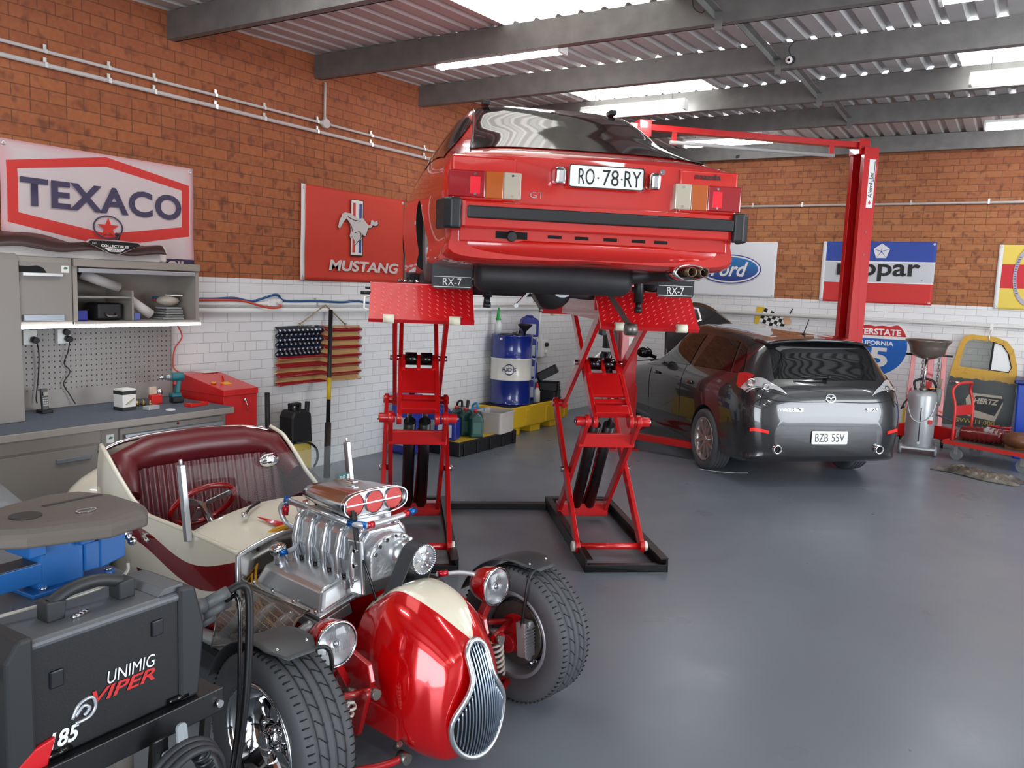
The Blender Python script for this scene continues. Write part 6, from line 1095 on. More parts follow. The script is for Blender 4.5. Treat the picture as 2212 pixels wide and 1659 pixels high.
# corrugated metal flag
t = lw('metal_flag', 'corrugated metal stars and stripes flag hanging from a rope', 'wall art', 5.69, 1.10)
CW, CH = 1.10, 0.54
g = N('flag_paint', 0.12, 0.2, 0.8); u_ = g.f('ADD', g.f('DIVIDE', g.x, CW), 0.5); sh_f = g.f('MULTIPLY', 0.035, g.ramp(u_, 0.50, 0.62)); zz = g.f('ADD', g.z, sh_f)
row = g.f('MULTIPLY', g.f('SUBTRACT', 0.28, zz), 13.0 / 0.56); par = g.f('LESS_THAN', g.f('FRACT', g.f('MULTIPLY', row, 0.5)), 0.5)
c = g.mix(par, srgb(202, 168, 116), srgb(150, 16, 28)); cant = g.f('MULTIPLY', g.f('LESS_THAN', u_, 0.52), g.f('GREATER_THAN', zz, -0.0)); sxn, szn = g.f('FRACT', g.f('MULTIPLY', u_, 20.0)), g.f('FRACT', g.f('MULTIPLY', g.z, 23.0))
dd_ = g.f('ADD', g.f('POWER', g.f('SUBTRACT', sxn, 0.5), 2.0), g.f('POWER', g.f('SUBTRACT', szn, 0.5), 2.0)); c = g.mix(cant, c, g.mix(g.f('LESS_THAN', dd_, 0.045), srgb(26, 36, 58), srgb(214, 210, 200))); g.col(c)
MB().grid(lambda u, v: V((u - 0.5) * CW, -0.035 - 0.020 * math.cos(2 * PI * 6.5 * v), (v - 0.5) * CH + 0.006 * math.sin(5 * u)), 30, 90).build('corrugated_sheet', g.m, t, solid=0.003)
MB().tube([(-0.28, -0.04, 0.29), (0.03, -0.055, 0.47), (0.33, -0.04, 0.27)], 0.006, 6).build('rope', M_('jute_rope', (168, 140, 100), 0.8), t)
for x, z in ((-0.28, 0.283), (0.33, 0.268)): MB().tube([V(x, -0.04, z) + V(0.018 * math.cos(a), 0, 0.018 * math.sin(a)) for a in np.linspace(0, 2 * PI, 17)[:-1]], 0.003, 6, True).build('hanging_ring', M_('old_brass', (150, 132, 92), 0.3, 0.9), t)
# long tools and pressure washer
t = thing('pry_bar', 'tall black pole with a yellow label leaning on the white wall', 'pole', (-5.35, 5.42, 0), 0)
p0, p1 = V(0, 0, 0.0), V(-0.33, 0.36, 1.52); L_ = lambda s: p0 + (p1 - p0) * s
MB().cyl(L_(0), L_(0.32), 0.030, n=14).build('foot_sleeve', M_('sleeve_brown', (44, 38, 36), 0.6), t); MB().cyl(L_(0.32), L_(1), 0.020, n=14).build('shaft', black, t)
MB().cyl(L_(0.455), L_(0.585), 0.0212, n=14).build('yellow_label', M_('label_yellow', (214, 186, 40), 0.5), t)
t = thing('broom_handle', 'short black pole standing upright behind the hot rod seat', 'pole', (-5.62, 4.97, 0)); MB().cyl((0, 0, 0), (-0.02, 0, 0.80), 0.022, n=14).build('shaft', black, t); MB().cyl((0, 0, 0), (0, 0, 0.03), 0.03, n=14).build('foot', black, t)
t = thing('jack_handle', 'thick black grip handle rising behind the seat of the hot rod', 'handle', (-5.3, 4.52, 0)); MB().cyl((0, 0, 0), (0.0, 0.0, 0.5), 0.012, n=10).build('shaft', black, t); MB().tube([(0, 0, 0.46), (-0.01, -0.02, 0.54), (-0.02, -0.05, 0.60)], [0.03, 0.036, 0.028], 12).build('grip', black, t)
t = thing('pressure_washer', 'black and yellow pressure washer standing by the white wall', 'pressure washer', (-5.52, 5.20, 0), PI / 2)
yw = M_('washer_yellow', (216, 190, 90), 0.45)
MB().box((0, 0, 0.20), (0.22, 0.20, 0.30)).build('lower_body', yw, t, 0.03, 3); MB().prism([(-0.13, 0.33), (0.13, 0.33), (0.115, 0.60), (0.06, 0.64), (-0.09, 0.64), (-0.125, 0.58)], ((0, 0.09, 0), (1, 0, 0), (0, 0, 1)), 0, 0.17).build('upper_body', black, t, 0.02, 3)
MB().ring([(-0.05, 0.60), (0.05, 0.60), (0.06, 0.72), (-0.06, 0.72)], [(-0.028, 0.625), (0.028, 0.625), (0.034, 0.695), (-0.034, 0.695)], ((-0.02, 0.0, -0.02), (1, 0, 0), (0, 0, 1)), -0.03, 0.03).build('carry_handle', black, t, 0.008); MB().cyl((0.11, 0.0, 0.30), (0.125, -0.01, 0.70), 0.022, n=14).build('lance', black, t)
MB().tube([(-0.1, -0.10, 0.36), (0.02, -0.13, 0.35), (0.13, -0.12, 0.28), (0.16, -0.11, 0.18), (0.10, -0.13, 0.12)], 0.011, smoothpts=5).build('hose', black, t)
for s in (-1, 1): MB().cyl((s * 0.12, 0.06, 0.075), (s * 0.15, 0.06, 0.075), 0.075, n=24).build('wheel', black, t)
# ================================================================ FOREGROUND LEFT: BENCH WITH VICE, WELDER ON ITS CART
t = thing('vice_bench', 'grey-topped steel bench with a tan front edge in the lower left corner', 'bench', (-2.15, 1.46, 0), PI / 2)   # x along world +y, y into world -x
MB().b2((-1.6, 0.0, 0.855), (0.0, 0.80, 0.90)).build('bench_top', M_('bench_grey', (104, 108, 114), 0.5, var=0.1, vs=20), t, 0.003)
MB().b2((-1.6, -0.012, 0.845), (0.0, 0.0, 0.899)).build('front_edge', M_('edge_tan', (150, 138, 124), 0.45), t, 0.003); MB().b2((-1.6, -0.013, 0.895), (0.0, 0.0, 0.9025)).build('edge_highlight', M_('highlight_pale', (214, 212, 206), 0.3, 0.6), t)  # pale strip on top paints in the highlight along the front edge
for x in (-1.55, -0.08):
    for y in (0.06, 0.74): MB().b2((x - 0.03, y - 0.03, 0), (x + 0.03, y + 0.03, 0.855)).build('leg', taupe2, t, 0.003)
MB().b2((-1.5, 0.08, 0.20), (-0.1, 0.74, 0.225)).build('lower_shelf', taupe2, t, 0.003)
tag(MB().cyl((0, 0, 0), (0, 0, 0.012), 0.012, n=6).cyl((0, 0, 0.012), (0.03, 0.02, 0.012), 0.006, n=8).build('loose_bolt', chrome, loc=(-2.72, 1.20, 0.90)), 'shiny loose bolt lying on the grey bench left of the blue vice', 'bolt')
vb_ = M_('vice_blue', (22, 92, 160), 0.4, coat=0.2)
t = thing('bench_vice', 'bright blue bench vice bolted to the grey bench under the cover', 'vice', (-2.33, 1.28, 0.9005), PI / 2 + 0.05)
MB().prism([(-0.11, -0.055), (0.13, -0.055), (0.16, -0.03), (0.16, 0.07), (-0.11, 0.07)], ((0, 0, 0), (1, 0, 0), (0, 1, 0)), 0, 0.014).build('base_plate', vb_, t, 0.004)
for x in (-0.07, 0.13): MB().cyl((x, -0.037, 0.014), (x, -0.037, 0.022), 0.011, n=6).build('base_bolt', chrome, t)
MB().b2((-0.08, -0.035, 0.012), (0.055, 0.05, 0.145)).build('fixed_body', vb_, t, 0.006); MB().b2((-0.215, -0.036, 0.035), (-0.07, 0.04, 0.092)).build('slide_beam', vb_, t, 0.003); MB().b2((-0.213, -0.034, 0.0925), (-0.07, 0.038, 0.0945)).build('slide_top', greyfl, t)
MB().b2((0.055, -0.04, 0.03), (0.135, 0.045, 0.115)).build('moving_body', vb_, t, 0.004); MB().prism([(0.10, 0.03), (0.185, 0.045), (0.185, 0.14), (0.165, 0.165), (0.10, 0.155)], ((0, 0.045, 0), (1, 0, 0), (0, 0, 1)), 0, 0.09).build('front_jaw', vb_, t, 0.004)
for x0, x1 in ((-0.10, -0.07), (0.05, 0.075)): MB().b2((x0 - 0.02, -0.06, 0.12), (x1, 0.06, 0.16)).build('jaw', vb_, t, 0.004)
MB().b2((0.06, -0.035, 0.116), (0.10, 0.03, 0.118)).build('jaw_slot', dark, t); MB().cyl((0.185, 0.0, 0.105), (0.225, 0.0, 0.105), 0.022, n=18).build('screw', chrome, t); MB().cyl((0.215, -0.03, 0.085), (0.215, 0.035, 0.12), 0.010, n=12).ball((0.215, -0.035, 0.083), 0.014).build('handle', chrome, t)
t = thing('engine_cover', 'matt grey-brown plastic engine cover lying on top of the blue vice', 'cover', (-2.33, 1.33, 1.062), PI / 2)
tp = [(-0.30, 0.0), (-0.19, -0.10), (0.0, -0.185), (0.13, -0.16), (0.17, -0.10), (0.175, 0.08), (0.13, 0.20), (0.04, 0.235), (-0.12, 0.20), (-0.26, 0.12)]
def cover():
    n = len(tp); P = [V(*p, 0) for p in tp]; P = crv(P, 1, True); b = MB(); rings = [(1.0, 0.0), (1.0, 0.028), (0.97, 0.040), (0.90, 0.052), (0.72, 0.056), (0.5, 0.057)]
    vs = [V(p[0] * k, p[1] * k, z + 0.02 * (p[0] * k + 0.3) * 0.3) for k, z in rings for p in P]; m = len(P)
    b.add(vs, [(i * m + j, i * m + (j + 1) % m, (i + 1) * m + (j + 1) % m, (i + 1) * m + j) for i in range(len(rings) - 1) for j in range(m)], False); b.add(vs, [tuple(range((len(rings) - 1) * m, len(rings) * m)), tuple(range(m - 1, -1, -1))], False); return b
cvm = M_('cover_taupe', (98, 90, 83), 0.55, var=0.08, vs=5, bump=0.08, bs=120)
cover().build('moulding', cvm, t, 0.008, 3)
MB().cyl((-0.13, 0.02, 0.058), (-0.13, 0.02, 0.0605), 0.042, n=28).build('filler_hole', M_('hole_dark', (48, 46, 44), 0.6), t); MB().ring(circ(0.03, 28, ry=0.018), circ(0.025, 28, ry=0.014), ((0.0, -0.06, 0.06), (1, 0, 0), (0, 1, 0)), 0, 0.003).build('oval_badge', chrome, t)
MB().b2((-0.05, 0.07, 0.0585), (0.13, 0.085, 0.061)).build('embossed_bar', M_('hole_dark', (48, 46, 44), 0.6), t)
# a tray of dark parts behind the bench
t = thing('parts_tray', 'grey lipped tray of black parts behind the vice cover', 'tray', (-3.30, 1.35, 0), PI / 2)
MB().b2((-0.5, -0.02, 0), (0.40, 0.30, 0.83)).build('stand', black, t, 0.02); MB().grid(lambda u, v: V(-0.5 + 0.9 * u, 0.14 + 0.18 * v, 0.85 + 0.05 * v), 8, 3).build('lip', M_('lip_grey', (120, 124, 126), 0.45), t, solid=0.01); MB().tube([(0.30, 0.28, 0.84), (0.38, 0.24, 0.86), (0.40, 0.12, 0.83)], 0.018, smoothpts=4).build('hose', black, t)
# welder
wd = M_('welder_black', (20, 20, 23), 0.5, bump=0.04, bs=180); wg = M_('welder_grey_top', (92, 94, 98), 0.45); wt_ = M_('welder_trim', (40, 41, 44), 0.5)
t = thing('welder', 'black and grey portable welder with red corner guard on a cart', 'welder', (-1.90, 0.94, 0.640), PI / 2)     # x runs away from the camera
MB().b2((0.03, 0.0, 0.0), (0.43, 0.20, 0.30)).build('side_case', wd, t, 0.006)
MB().b2((0.02, -0.004, 0.285), (0.44, 0.205, 0.312)).build('top_panel', wg, t, 0.014, 3)
MB().prism([(-0.03, 0.0), (0.035, 0.0), (0.035, 0.325), (0.0, 0.325), (-0.03, 0.28)], ((0, 0.21, 0), (1, 0, 0), (0, 0, 1)), 0, 0.22).build('front_bezel', wt_, t, 0.008)
MB().prism([(0.425, 0.0), (0.485, 0.0), (0.505, 0.20), (0.475, 0.318), (0.425, 0.325)], ((0, 0.21, 0), (1, 0, 0), (0, 0, 1)), 0, 0.22).build('rear_bezel', wt_, t, 0.008)
MB().prism([(0.37, 0.312), (0.45, 0.312), (0.45, 0.33), (0.39, 0.33)], ((0, 0.19, 0), (1, 0, 0), (0, 0, 1)), 0, 0.18).build('rear_lid', wg, t, 0.003)
b = MB().prism([(0.0, 0.0), (0.045, 0.0), (0.05, 0.045), (0.0, 0.05)], ((0.11, 0.12, 0.312), (1, 0, 0), (0, 0, 1)), 0, 0.05).prism([(0.0, 0.0), (0.045, 0.0), (0.045, 0.05), (0.0, 0.045)], ((0.30, 0.12, 0.312), (1, 0, 0), (0, 0, 1)), 0, 0.05)
hm = b.tube([(0.13, 0.095, 0.35), (0.18, 0.095, 0.372), (0.25, 0.095, 0.376), (0.32, 0.095, 0.355)], 0.017, 10, smoothpts=4).build('carry_handle', wt_, t, 0.003)
MB().tube([(0.02, 0.16, 0.33), (0.12, 0.14, 0.335), (0.2, 0.13, 0.335), (0.31, 0.12, 0.345), (0.36, 0.13, 0.36), (0.37, 0.14, 0.38)], 0.005, 7, smoothpts=4).build('lead_wire', M_('wire_silver', (170, 166, 158), 0.4, 0.4), t)
for i in range(3): MB().cyl((0.16 + i * 0.012, 0.05 + i * 0.006, 0.316), (0.185 + i * 0.012, 0.05 + i * 0.006, 0.316), 0.006, n=10).build('contact_tip', chrome, t)
for x, z in ((0.36, 0.235), (0.09, 0.20)): MB().b2((x - 0.017, -0.006, z - 0.022), (x + 0.017, 0.001, z + 0.022)).build('latch', M_('latch_black', (24, 24, 30), 0.3), t, 0.004)
for x in (0.09, 0.42): MB().cyl((x - 0.03, -0.004, 0.012), (x + 0.03, -0.004, 0.012), 0.008, n=12).build('hinge', blackg, t)
WF = lambda x, z: ((x, -0.0015, z), (1, 0, 0), (0, 0, 1))
text('UNIMIG', M_('logo_white', (236, 238, 242), 0.5), WF(0.285, 0.15), 0.135, 0.034, t, shear=0.15); text('VIPER', M_('logo_red', (206, 44, 44), 0.5), WF(0.265, 0.112), 0.175, 0.034, t, shear=0.3, bold=0.02)
for P in ([(-0.03, -0.012), (-0.012, 0.02), (0.02, 0.026), (0.03, 0.0), (0.014, -0.022), (-0.022, -0.026)], [(-0.022, -0.008), (-0.002, 0.012), (0.014, 0.0), (0.0, -0.014)]): MB().tube([(0.155 + x, -0.003, 0.092 + z) for x, z in P], 0.0045, 6, smoothpts=4).build('serpent_mark', M_('mark_silver', (196, 200, 206), 0.3, 0.6), t)
text('185', M_('logo_white', (236, 238, 242), 0.5), WF(0.105, 0.045), 0.075, 0.042, t, shear=0.25, bold=0.03)
rg = M_('guard_red', (206, 24, 32), 0.4); MB().prism([(-0.02, -0.12), (0.035, -0.11), (0.05, -0.03), (0.075, 0.045), (0.08, 0.06), (0.03, 0.05), (-0.02, 0.015)], ((0, 0.0, 0.0), (1, 0, 0), (0, 0, 1)), -0.002, 0.012).build('red_guard', rg, t, 0.004)
# control side: knobs and sockets
for i, (y_, z) in enumerate(((0.05, 0.24), (0.15, 0.24), (0.10, 0.17))): MB().cyl((-0.03, y_, z), (-0.055, y_, z), 0.02, n=18).build('knob', M_('knob_yellow', (206, 170, 60), 0.4) if i == 2 else blackg, t)
cb = M_('cable_grey', (84, 86, 88), 0.5)
for i, (y_, z, dx) in enumerate(((0.03, 0.24, 0.10), (0.05, 0.20, 0.12), (0.08, 0.16, 0.09))):
    MB().cyl((0.49, y_, z), (0.53, y_, z - 0.005), 0.022, n=16).cyl((0.53, y_, z - 0.005), (0.50 + dx, y_ - 0.02, z + 0.02), 0.018, n=16).build('cable_plug', cb, t)
MB().tube([(0.60, 0.01, 0.26), (0.64, 0.0, 0.27), (0.66, -0.01, 0.23), (0.65, -0.02, 0.05), (0.63, -0.02, -0.15), (0.58, -0.02, -0.4)], 0.012, 10, smoothpts=5).build('earth_cable', black, t); MB().tube([(0.60, 0.03, 0.22), (0.62, -0.01, 0.24), (0.61, -0.03, 0.10), (0.60, -0.03, -0.15), (0.55, -0.03, -0.42)], 0.007, 8, smoothpts=5).build('gas_hose', blackg, t)
t = thing('welder_cart', 'black wheeled cart carrying the welder, with cable hook', 'cart', (-1.90, 0.94, 0), PI / 2)
MB().b2((-0.06, -0.03, 0.615), (0.55, 0.24, 0.638)).build('top_tray', blackpaint, t, 0.004); MB().b2((-0.06, -0.032, 0.57), (0.55, -0.022, 0.64)).build('tray_lip', blackpaint, t, 0.003); MB().b2((-0.06, -0.02, 0.14), (0.50, 0.24, 0.16)).build('lower_tray', blackpaint, t, 0.003)
for x in (-0.03, 0.52):
    for y_ in (0.0, 0.22): MB().bar((x, y_, 0.62), (x - 0.05, y_, 0.10), 0.022, 0.022, (0, 1, 0)).build('leg', blackpaint, t)
for y_ in (-0.04, 0.26): MB().cyl((-0.02, y_ - 0.02, 0.085), (-0.02, y_ + 0.02, 0.085), 0.085, n=24).build('wheel', rubber, t); MB().cyl((0.47, y_ - 0.012, 0.05), (0.47, y_ + 0.012, 0.05), 0.05, n=20).build('caster', rubber, t)
MB().cyl((0.53, -0.033, 0.60), (0.53, -0.045, 0.60), 0.011, n=12).build('tray_bolt', chrome, t)
MB().b2((0.30, -0.07, 0.40), (0.345, -0.06, 0.60)).build('hook_plate', blackpaint, t, 0.004)
MB().prism(rrect(0.03, 0.105, 0.014), ((0.36, -0.105, 0.585), (1, 0, 0), (0, 0.1, 1)), -0.004, 0.004).build('cable_hook', M_('hook_grey', (150, 158, 162), 0.4), t); MB().prism(rrect(0.03, 0.075, 0.008), ((0.335, -0.075, 0.525), (1, 0, 0), (0, 0, 1)), -0.002, 0.002).build('hook_tab', M_('hook_grey', (150, 158, 162), 0.4), t)
t = thing('torch_cable', 'coil of dark welding cable with a red tip hanging from the cart hook', 'cable', (-1.78, 1.30, 0.47), PI / 2)
for r_, dy in ((0.105, 0.0), (0.112, 0.018), (0.099, -0.018)): MB().tube([(r_ * math.cos(a), dy - 0.01 * math.sin(a), r_ * math.sin(a)) for a in np.linspace(0, 2 * PI, 41)[:-1]], 0.011, 9, True).build('cable_turn', M_('cable_dark', (48, 49, 53), 0.5), t)
tp_ = [(0.02, -0.02, 0.085), (0.05, -0.025, 0.06), (0.065, -0.03, 0.02), (0.072, -0.03, -0.03)]; MB().tube(tp_, [0.018, 0.022, 0.024, 0.024], 12).build('torch_boot', M_('boot_black', (26, 27, 32), 0.4), t)
for i in range(6): p = V(0.03 + 0.0085 * i, -0.022 - 0.0015 * i, 0.078 - 0.018 * i); MB().lathe([(0.020, -0.005), (0.0255, -0.004), (0.0255, 0.004), (0.020, 0.005)], p, (0.4, -0.05, -0.9), 16).build('boot_rib', M_('boot_black', (26, 27, 32), 0.4), t)
MB().cyl((0.073, -0.03, -0.03), (0.074, -0.03, -0.06), 0.02, n=14).build('red_trigger', M_('guard_red', (206, 24, 32), 0.4), t)
t = thing('card_box', 'brown and white carton on the lower shelf of the welder cart', 'box', (-1.86, 1.14, 0.1605), PI / 2); MB().b2((-0.1, 0.02, 0), (0.12, 0.18, 0.26)).build('carton', M_('carton_brown', (150, 118, 98), 0.6), t, 0.004)
t = thing('red_gloves', 'dark red folded glove on the lower cart shelf', 'glove', (-1.88, 0.99, 0.1605), PI / 2); MB().box((0, 0.10, 0.04), (0.12, 0.14, 0.08)).build('glove', M_('glove_red', (96, 26, 30), 0.7), t, 0.025, 3)
# ================================================================ OIL CORNER
yel_ = M_('spill_yellow', (222, 180, 36), 0.45); jb = M_('jerrycan_blue', (36, 48, 140), 0.4); gj = M_('jug_green', (14, 66, 58), 0.35); nat = M_('natural_plastic', (222, 218, 206), 0.4)
t = thing('spill_tray', 'low black spill tray with yellow grating on the floor by the wall', 'tray', (-5.32, 7.36, 0))
b = MB(); o4 = [(-0.36, -0.40), (0.36, -0.40), (0.36, 0.74), (-0.36, 0.74)]; i4 = [(-0.33, -0.37), (0.33, -0.37), (0.33, 0.71), (-0.33, 0.71)]
b.ring(o4, i4, ((0, 0, 0), (1, 0, 0), (0, 1, 0)), 0.0, 0.155).build('tray', black, t, 0.012); 
for y in (-0.3, -0.05, 0.2, 0.45, 0.68): MB().b2((0.358, y - 0.03, 0.0), (0.372, y + 0.03, 0.13)).build('tray_rib', black, t, 0.004)
g = N('yellow_grating', 0.5); hx_, hy_ = g.f('FRACT', g.f('MULTIPLY', g.x, 22)), g.f('FRACT', g.f('MULTIPLY', g.y, 22)); g.col(g.mix(g.f('MULTIPLY', g.within(hx_, 0.3, 0.7), g.within(hy_, 0.3, 0.7)), srgb(226, 186, 44), srgb(190, 144, 26)))
MB().b2((-0.335, -0.375, 0.135), (0.335, 0.715, 0.15)).build('grating', g.m, t)
RZ = 0.1505
def jug(name, label, x, y, z, w_, d_, h_, m, capm, group=None, rz=0.0):
    t = thing(name, label, 'oil jug', (x, y, z), rz, group)
    P = [(-w_ / 2, 0), (w_ / 2, 0), (w_ / 2, h_ * 0.62), (w_ * 0.36, h_ * 0.80), (w_ * 0.05, h_ * 0.92), (-w_ * 0.12, h_ * 0.92), (-w_ / 2, h_ * 0.70)]
    MB().prism(P, ((0, d_ / 2, 0), (1, 0, 0), (0, 0, 1)), 0, d_).build('bottle', m, t, min(w_, d_) * 0.16, 4); MB().cyl((-w_ * 0.04, 0, h_ * 0.90), (-w_ * 0.04, 0, h_), w_ * 0.15, n=18).build('cap', capm, t)
    MB().tube([(w_ * 0.12, 0, h_ * 0.90), (w_ * 0.34, 0, h_ * 0.90), (w_ * 0.46, 0, h_ * 0.74), (w_ * 0.47, 0, h_ * 0.6)], w_ * 0.07, 8, smoothpts=3).build('handle', m, t); return t
rcap = M_('red_cap', (210, 36, 36), 0.4)
for x, y, n_ in ((-5.34, 7.42, 'left'), (-5.20, 7.40, 'middle'), (-5.05, 7.38, 'right')):
    t = jug('oil_jug', 'dark green oil jug with a red cap, %s of the three' % n_, x, y, RZ, 0.15, 0.13, 0.31, gj, rcap, 'green oil jugs', 0.9)
    MB().b2((-0.045, -0.067, 0.05), (0.045, -0.064, 0.17)).build('print_patch', M_('print_green', (60, 104, 96), 0.5), t)
t = jug('white_bottle', 'small white plastic bottle with a red cap in front of the jugs', -5.42, 7.28, RZ, 0.10, 0.08, 0.19, nat, rcap, None, 0.6)
t = thing('water_bottle', 'small clear bottle lying in front of the green jugs', 'bottle', (-5.28, 7.26, RZ), 0.5); MB().lathe([(0, 0), (0.03, 0), (0.032, 0.09), (0.015, 0.115), (0.015, 0.13), (0, 0.13)], (-0.06, 0, 0.033), (1, 0, 0), 20).build('bottle', M_('clear_grey', (150, 156, 158), 0.1), t); MB().cyl((0.07, 0, 0.033), (0.085, 0, 0.033), 0.017, n=14).build('cap', M_('cap_blue', (40, 140, 190), 0.4), t)
def can(name, label, x, y, z, m=jb, group=None, rz=0.0, w_=0.24, d_=0.20, h_=0.30, lab_=True):
    t = thing(name, label, 'jerrycan', (x, y, z), rz, group)
    MB().prism([(-w_ / 2, 0), (w_ / 2, 0), (w_ / 2, h_ * 0.78), (w_ * 0.30, h_ * 0.93), (-w_ * 0.30, h_ * 0.93), (-w_ / 2, h_ * 0.78)], ((0, d_ / 2, 0), (1, 0, 0), (0, 0, 1)), 0, d_).build('can', m, t, 0.018, 3)
    MB().tube([(-w_ * 0.22, 0, h_ * 0.90), (-w_ * 0.15, 0, h_ * 0.985), (w_ * 0.15, 0, h_ * 0.985), (w_ * 0.22, 0, h_ * 0.90)], 0.014, 8, smoothpts=3).build('handle', m, t); MB().cyl((0, -d_ * 0.28, h_ * 0.90), (0, -d_ * 0.28, h_ * 0.97), 0.028, n=18).build('cap', black, t)
    if lab_: MB().b2((-w_ * 0.32, -d_ / 2 - 0.002, h_ * 0.12), (w_ * 0.32, -d_ / 2 + 0.001, h_ * 0.62)).build('label_panel', M_('can_label', (196, 200, 206), 0.5), t)
    return t
can('jerrycan', 'blue jerrycan with a white label behind the left lift legs', -5.50, 7.15, RZ, rz=0.5); can('jerrycan', 'blue jerrycan beside the grey watering can on the spill tray', -5.56, 7.40, RZ, rz=0.6); can('jerrycan', 'blue jerrycan at the end of the spill tray near the lift legs', -5.22, 7.09, RZ, rz=0.35, h_=0.27)
t = thing('drum_can', 'tall blue oil container standing behind the left lift legs', 'container', (-5.52, 6.78, 0)); MB().box((0, 0, 0.32), (0.26, 0.24, 0.64)).build('container', jb, t, 0.03, 3); MB().b2((-0.1, -0.125, 0.1), (0.1, -0.119, 0.4)).build('label_panel', M_('can_label', (196, 200, 206), 0.5), t)
MB().cyl((0.05, 0, 0.64), (0.05, 0, 0.67), 0.03).build('cap', black, t)
def wcan(name, label, x, y, m, ac, h_=0.24, grey=False):
    t = thing(name, label, 'watering can', (x, y, RZ), -0.4); MB().lathe([(0, 0), (0.09, 0), (0.085, h_ * 0.7), (0.06, h_ * 0.9), (0.045, h_ * 0.9), (0.04, h_ * 0.86)], (0, 0, 0), n=24).build('body', m, t, fix=False)
    MB().tube([(0.03, 0, h_ * 0.88), (0.02, 0, h_ * 1.12), (-0.07, 0, h_ * 1.0), (-0.10, 0, h_ * 0.6), (-0.085, 0, h_ * 0.3)], 0.013, 8, smoothpts=4).build('handle', ac, t)
    MB().tube([(0.08, 0, h_ * 0.25), (0.13, 0, h_ * 0.7), (0.16, 0, h_ * 1.2 if grey else h_ * 0.95)], [0.022, 0.016, 0.02], 10).build('spout', ac, t)
    if grey: MB().cyl((0, 0, 0.09), (0, 0, 0.12), 0.0895, n=24).build('red_band', M_('red_cap', (210, 36, 36), 0.4), t)
wcan('oil_measure', 'grey oil measuring jug with a black spout behind the green jugs', -5.46, 7.66, M_('jug_grey', (110, 112, 114), 0.45), black, 0.30, True); wcan('watering_can', 'small light blue plastic jug behind the green oil jugs', -5.44, 7.95, M_('can_sky', (50, 150, 206), 0.4), M_('can_sky', (50, 150, 206), 0.4), 0.25)
t = thing('storage_tub', 'open pale grey plastic tub on the end of the spill tray', 'tub', (-5.12, 7.86, RZ), 0.12)
MB().ring(rrect(0.34, 0.36, 0.03), rrect(0.33, 0.35, 0.03), ((0, 0, 0), (1, 0, 0), (0, 1, 0)), 0.0, 0.235).prism(rrect(0.32, 0.34, 0.03), ((0, 0, 0), (1, 0, 0), (0, 1, 0)), 0, 0.006).build('tub', M_('tub_grey', (190, 184, 178), 0.5), t); MB().ring(rrect(0.365, 0.385, 0.035), rrect(0.335, 0.355, 0.03), ((0, 0, 0), (1, 0, 0), (0, 1, 0)), 0.225, 0.24).build('rim', M_('tub_grey', (190, 184, 178), 0.5), t)
t = thing('spill_bund', 'yellow drum bund with a black grate carrying the blue oil drum', 'bund', (-5.45, 9.02, 0))
MB().ring([(-0.25, -0.68), (0.25, -0.68), (0.25, 0.72), (-0.25, 0.72)], [(-0.20, -0.63), (0.20, -0.63), (0.20, 0.67), (-0.20, 0.67)], ((0, 0, 0), (1, 0, 0), (0, 1, 0)), 0.08, 0.35).build('bund_wall', yel_, t, 0.02, 3)
for y in (-0.55, -0.05, 0.45): MB().b2((-0.22, y - 0.12, 0.0), (0.235, y + 0.12, 0.09)).build('foot', yel_, t, 0.008); MB().prism([(-0.05, 0.10), (0.05, 0.10), (0.04, 0.30), (-0.04, 0.30)], ((0.256, y + 0.25, 0), (0, 1, 0), (0, 0, 1)), -0.012, 0.012).build('stiffening_rib', yel_, t, 0.006)
MB().b2((-0.235, -0.66, 0.346), (0.235, 0.70, 0.358)).build('grate', black, t)
t = thing('oil_drum', 'blue steel oil drum with a white band standing on the yellow bund', 'drum', (-5.46, 8.72, 0.3585), 0.0)
navyd = M_('drum_blue', (20, 44, 128), 0.22, coat=0.6); Rd = 0.255
MB().lathe([(0, 0.0), (Rd, 0.0), (Rd + 0.006, 0.01), (Rd, 0.02), (Rd, 0.29), (Rd + 0.010, 0.305), (Rd, 0.32), (Rd, 0.56), (Rd + 0.010, 0.575), (Rd, 0.59), (Rd, 0.84), (Rd + 0.006, 0.85), (Rd, 0.86), (Rd - 0.008, 0.86), (Rd - 0.012, 0.845), (0, 0.845)], (0, 0, 0), n=56).build('shell', navyd, t, fix=False)
MB().lathe([(Rd + 0.0015, 0.30), (Rd + 0.0115, 0.305), (Rd + 0.0015, 0.32), (Rd + 0.0015, 0.56), (Rd + 0.0115, 0.575), (Rd + 0.0015, 0.578)], (0, 0, 0), n=56).build('white_band', M_('drum_white', (226, 224, 214), 0.3, coat=0.4), t, fix=False)
ca = -1.10; cx_, cy_ = math.cos(ca), math.sin(ca); dfr = ((Rd * cx_ + 0.004 * cx_, Rd * cy_ + 0.004 * cy_, 0.44), (-cy_, cx_, 0), (0, 0, 1))
text('FUCHS', M_('logo_navy', (24, 34, 80), 0.5), dfr, 0.17, 0.05, t, arc=Rd, bold=0.03)
for a0 in (0.45, 3.6): MB().tube([V(*dfr[0]) + V(*dfr[1]) * 0.062 * math.cos(a) + V(0, 0, 0.062 * math.sin(a)) + V(cx_, cy_, 0) * (Rd * (math.cos(0.062 * math.cos(a) / Rd) - 1)) for a in np.linspace(a0, a0 + 2.3, 14)], [0.002 + 0.005 * math.sin(PI * i / 13) for i in range(14)], 6).build('logo_swoosh', M_('logo_navy', (24, 34, 80), 0.5), t)
MB().b2((-0.02, -Rd - 0.003, 0.80), (0.02, -Rd + 0.004, 0.825)).build('rim_clip', chrome, t)
DZ = 0.3585 + 0.8605
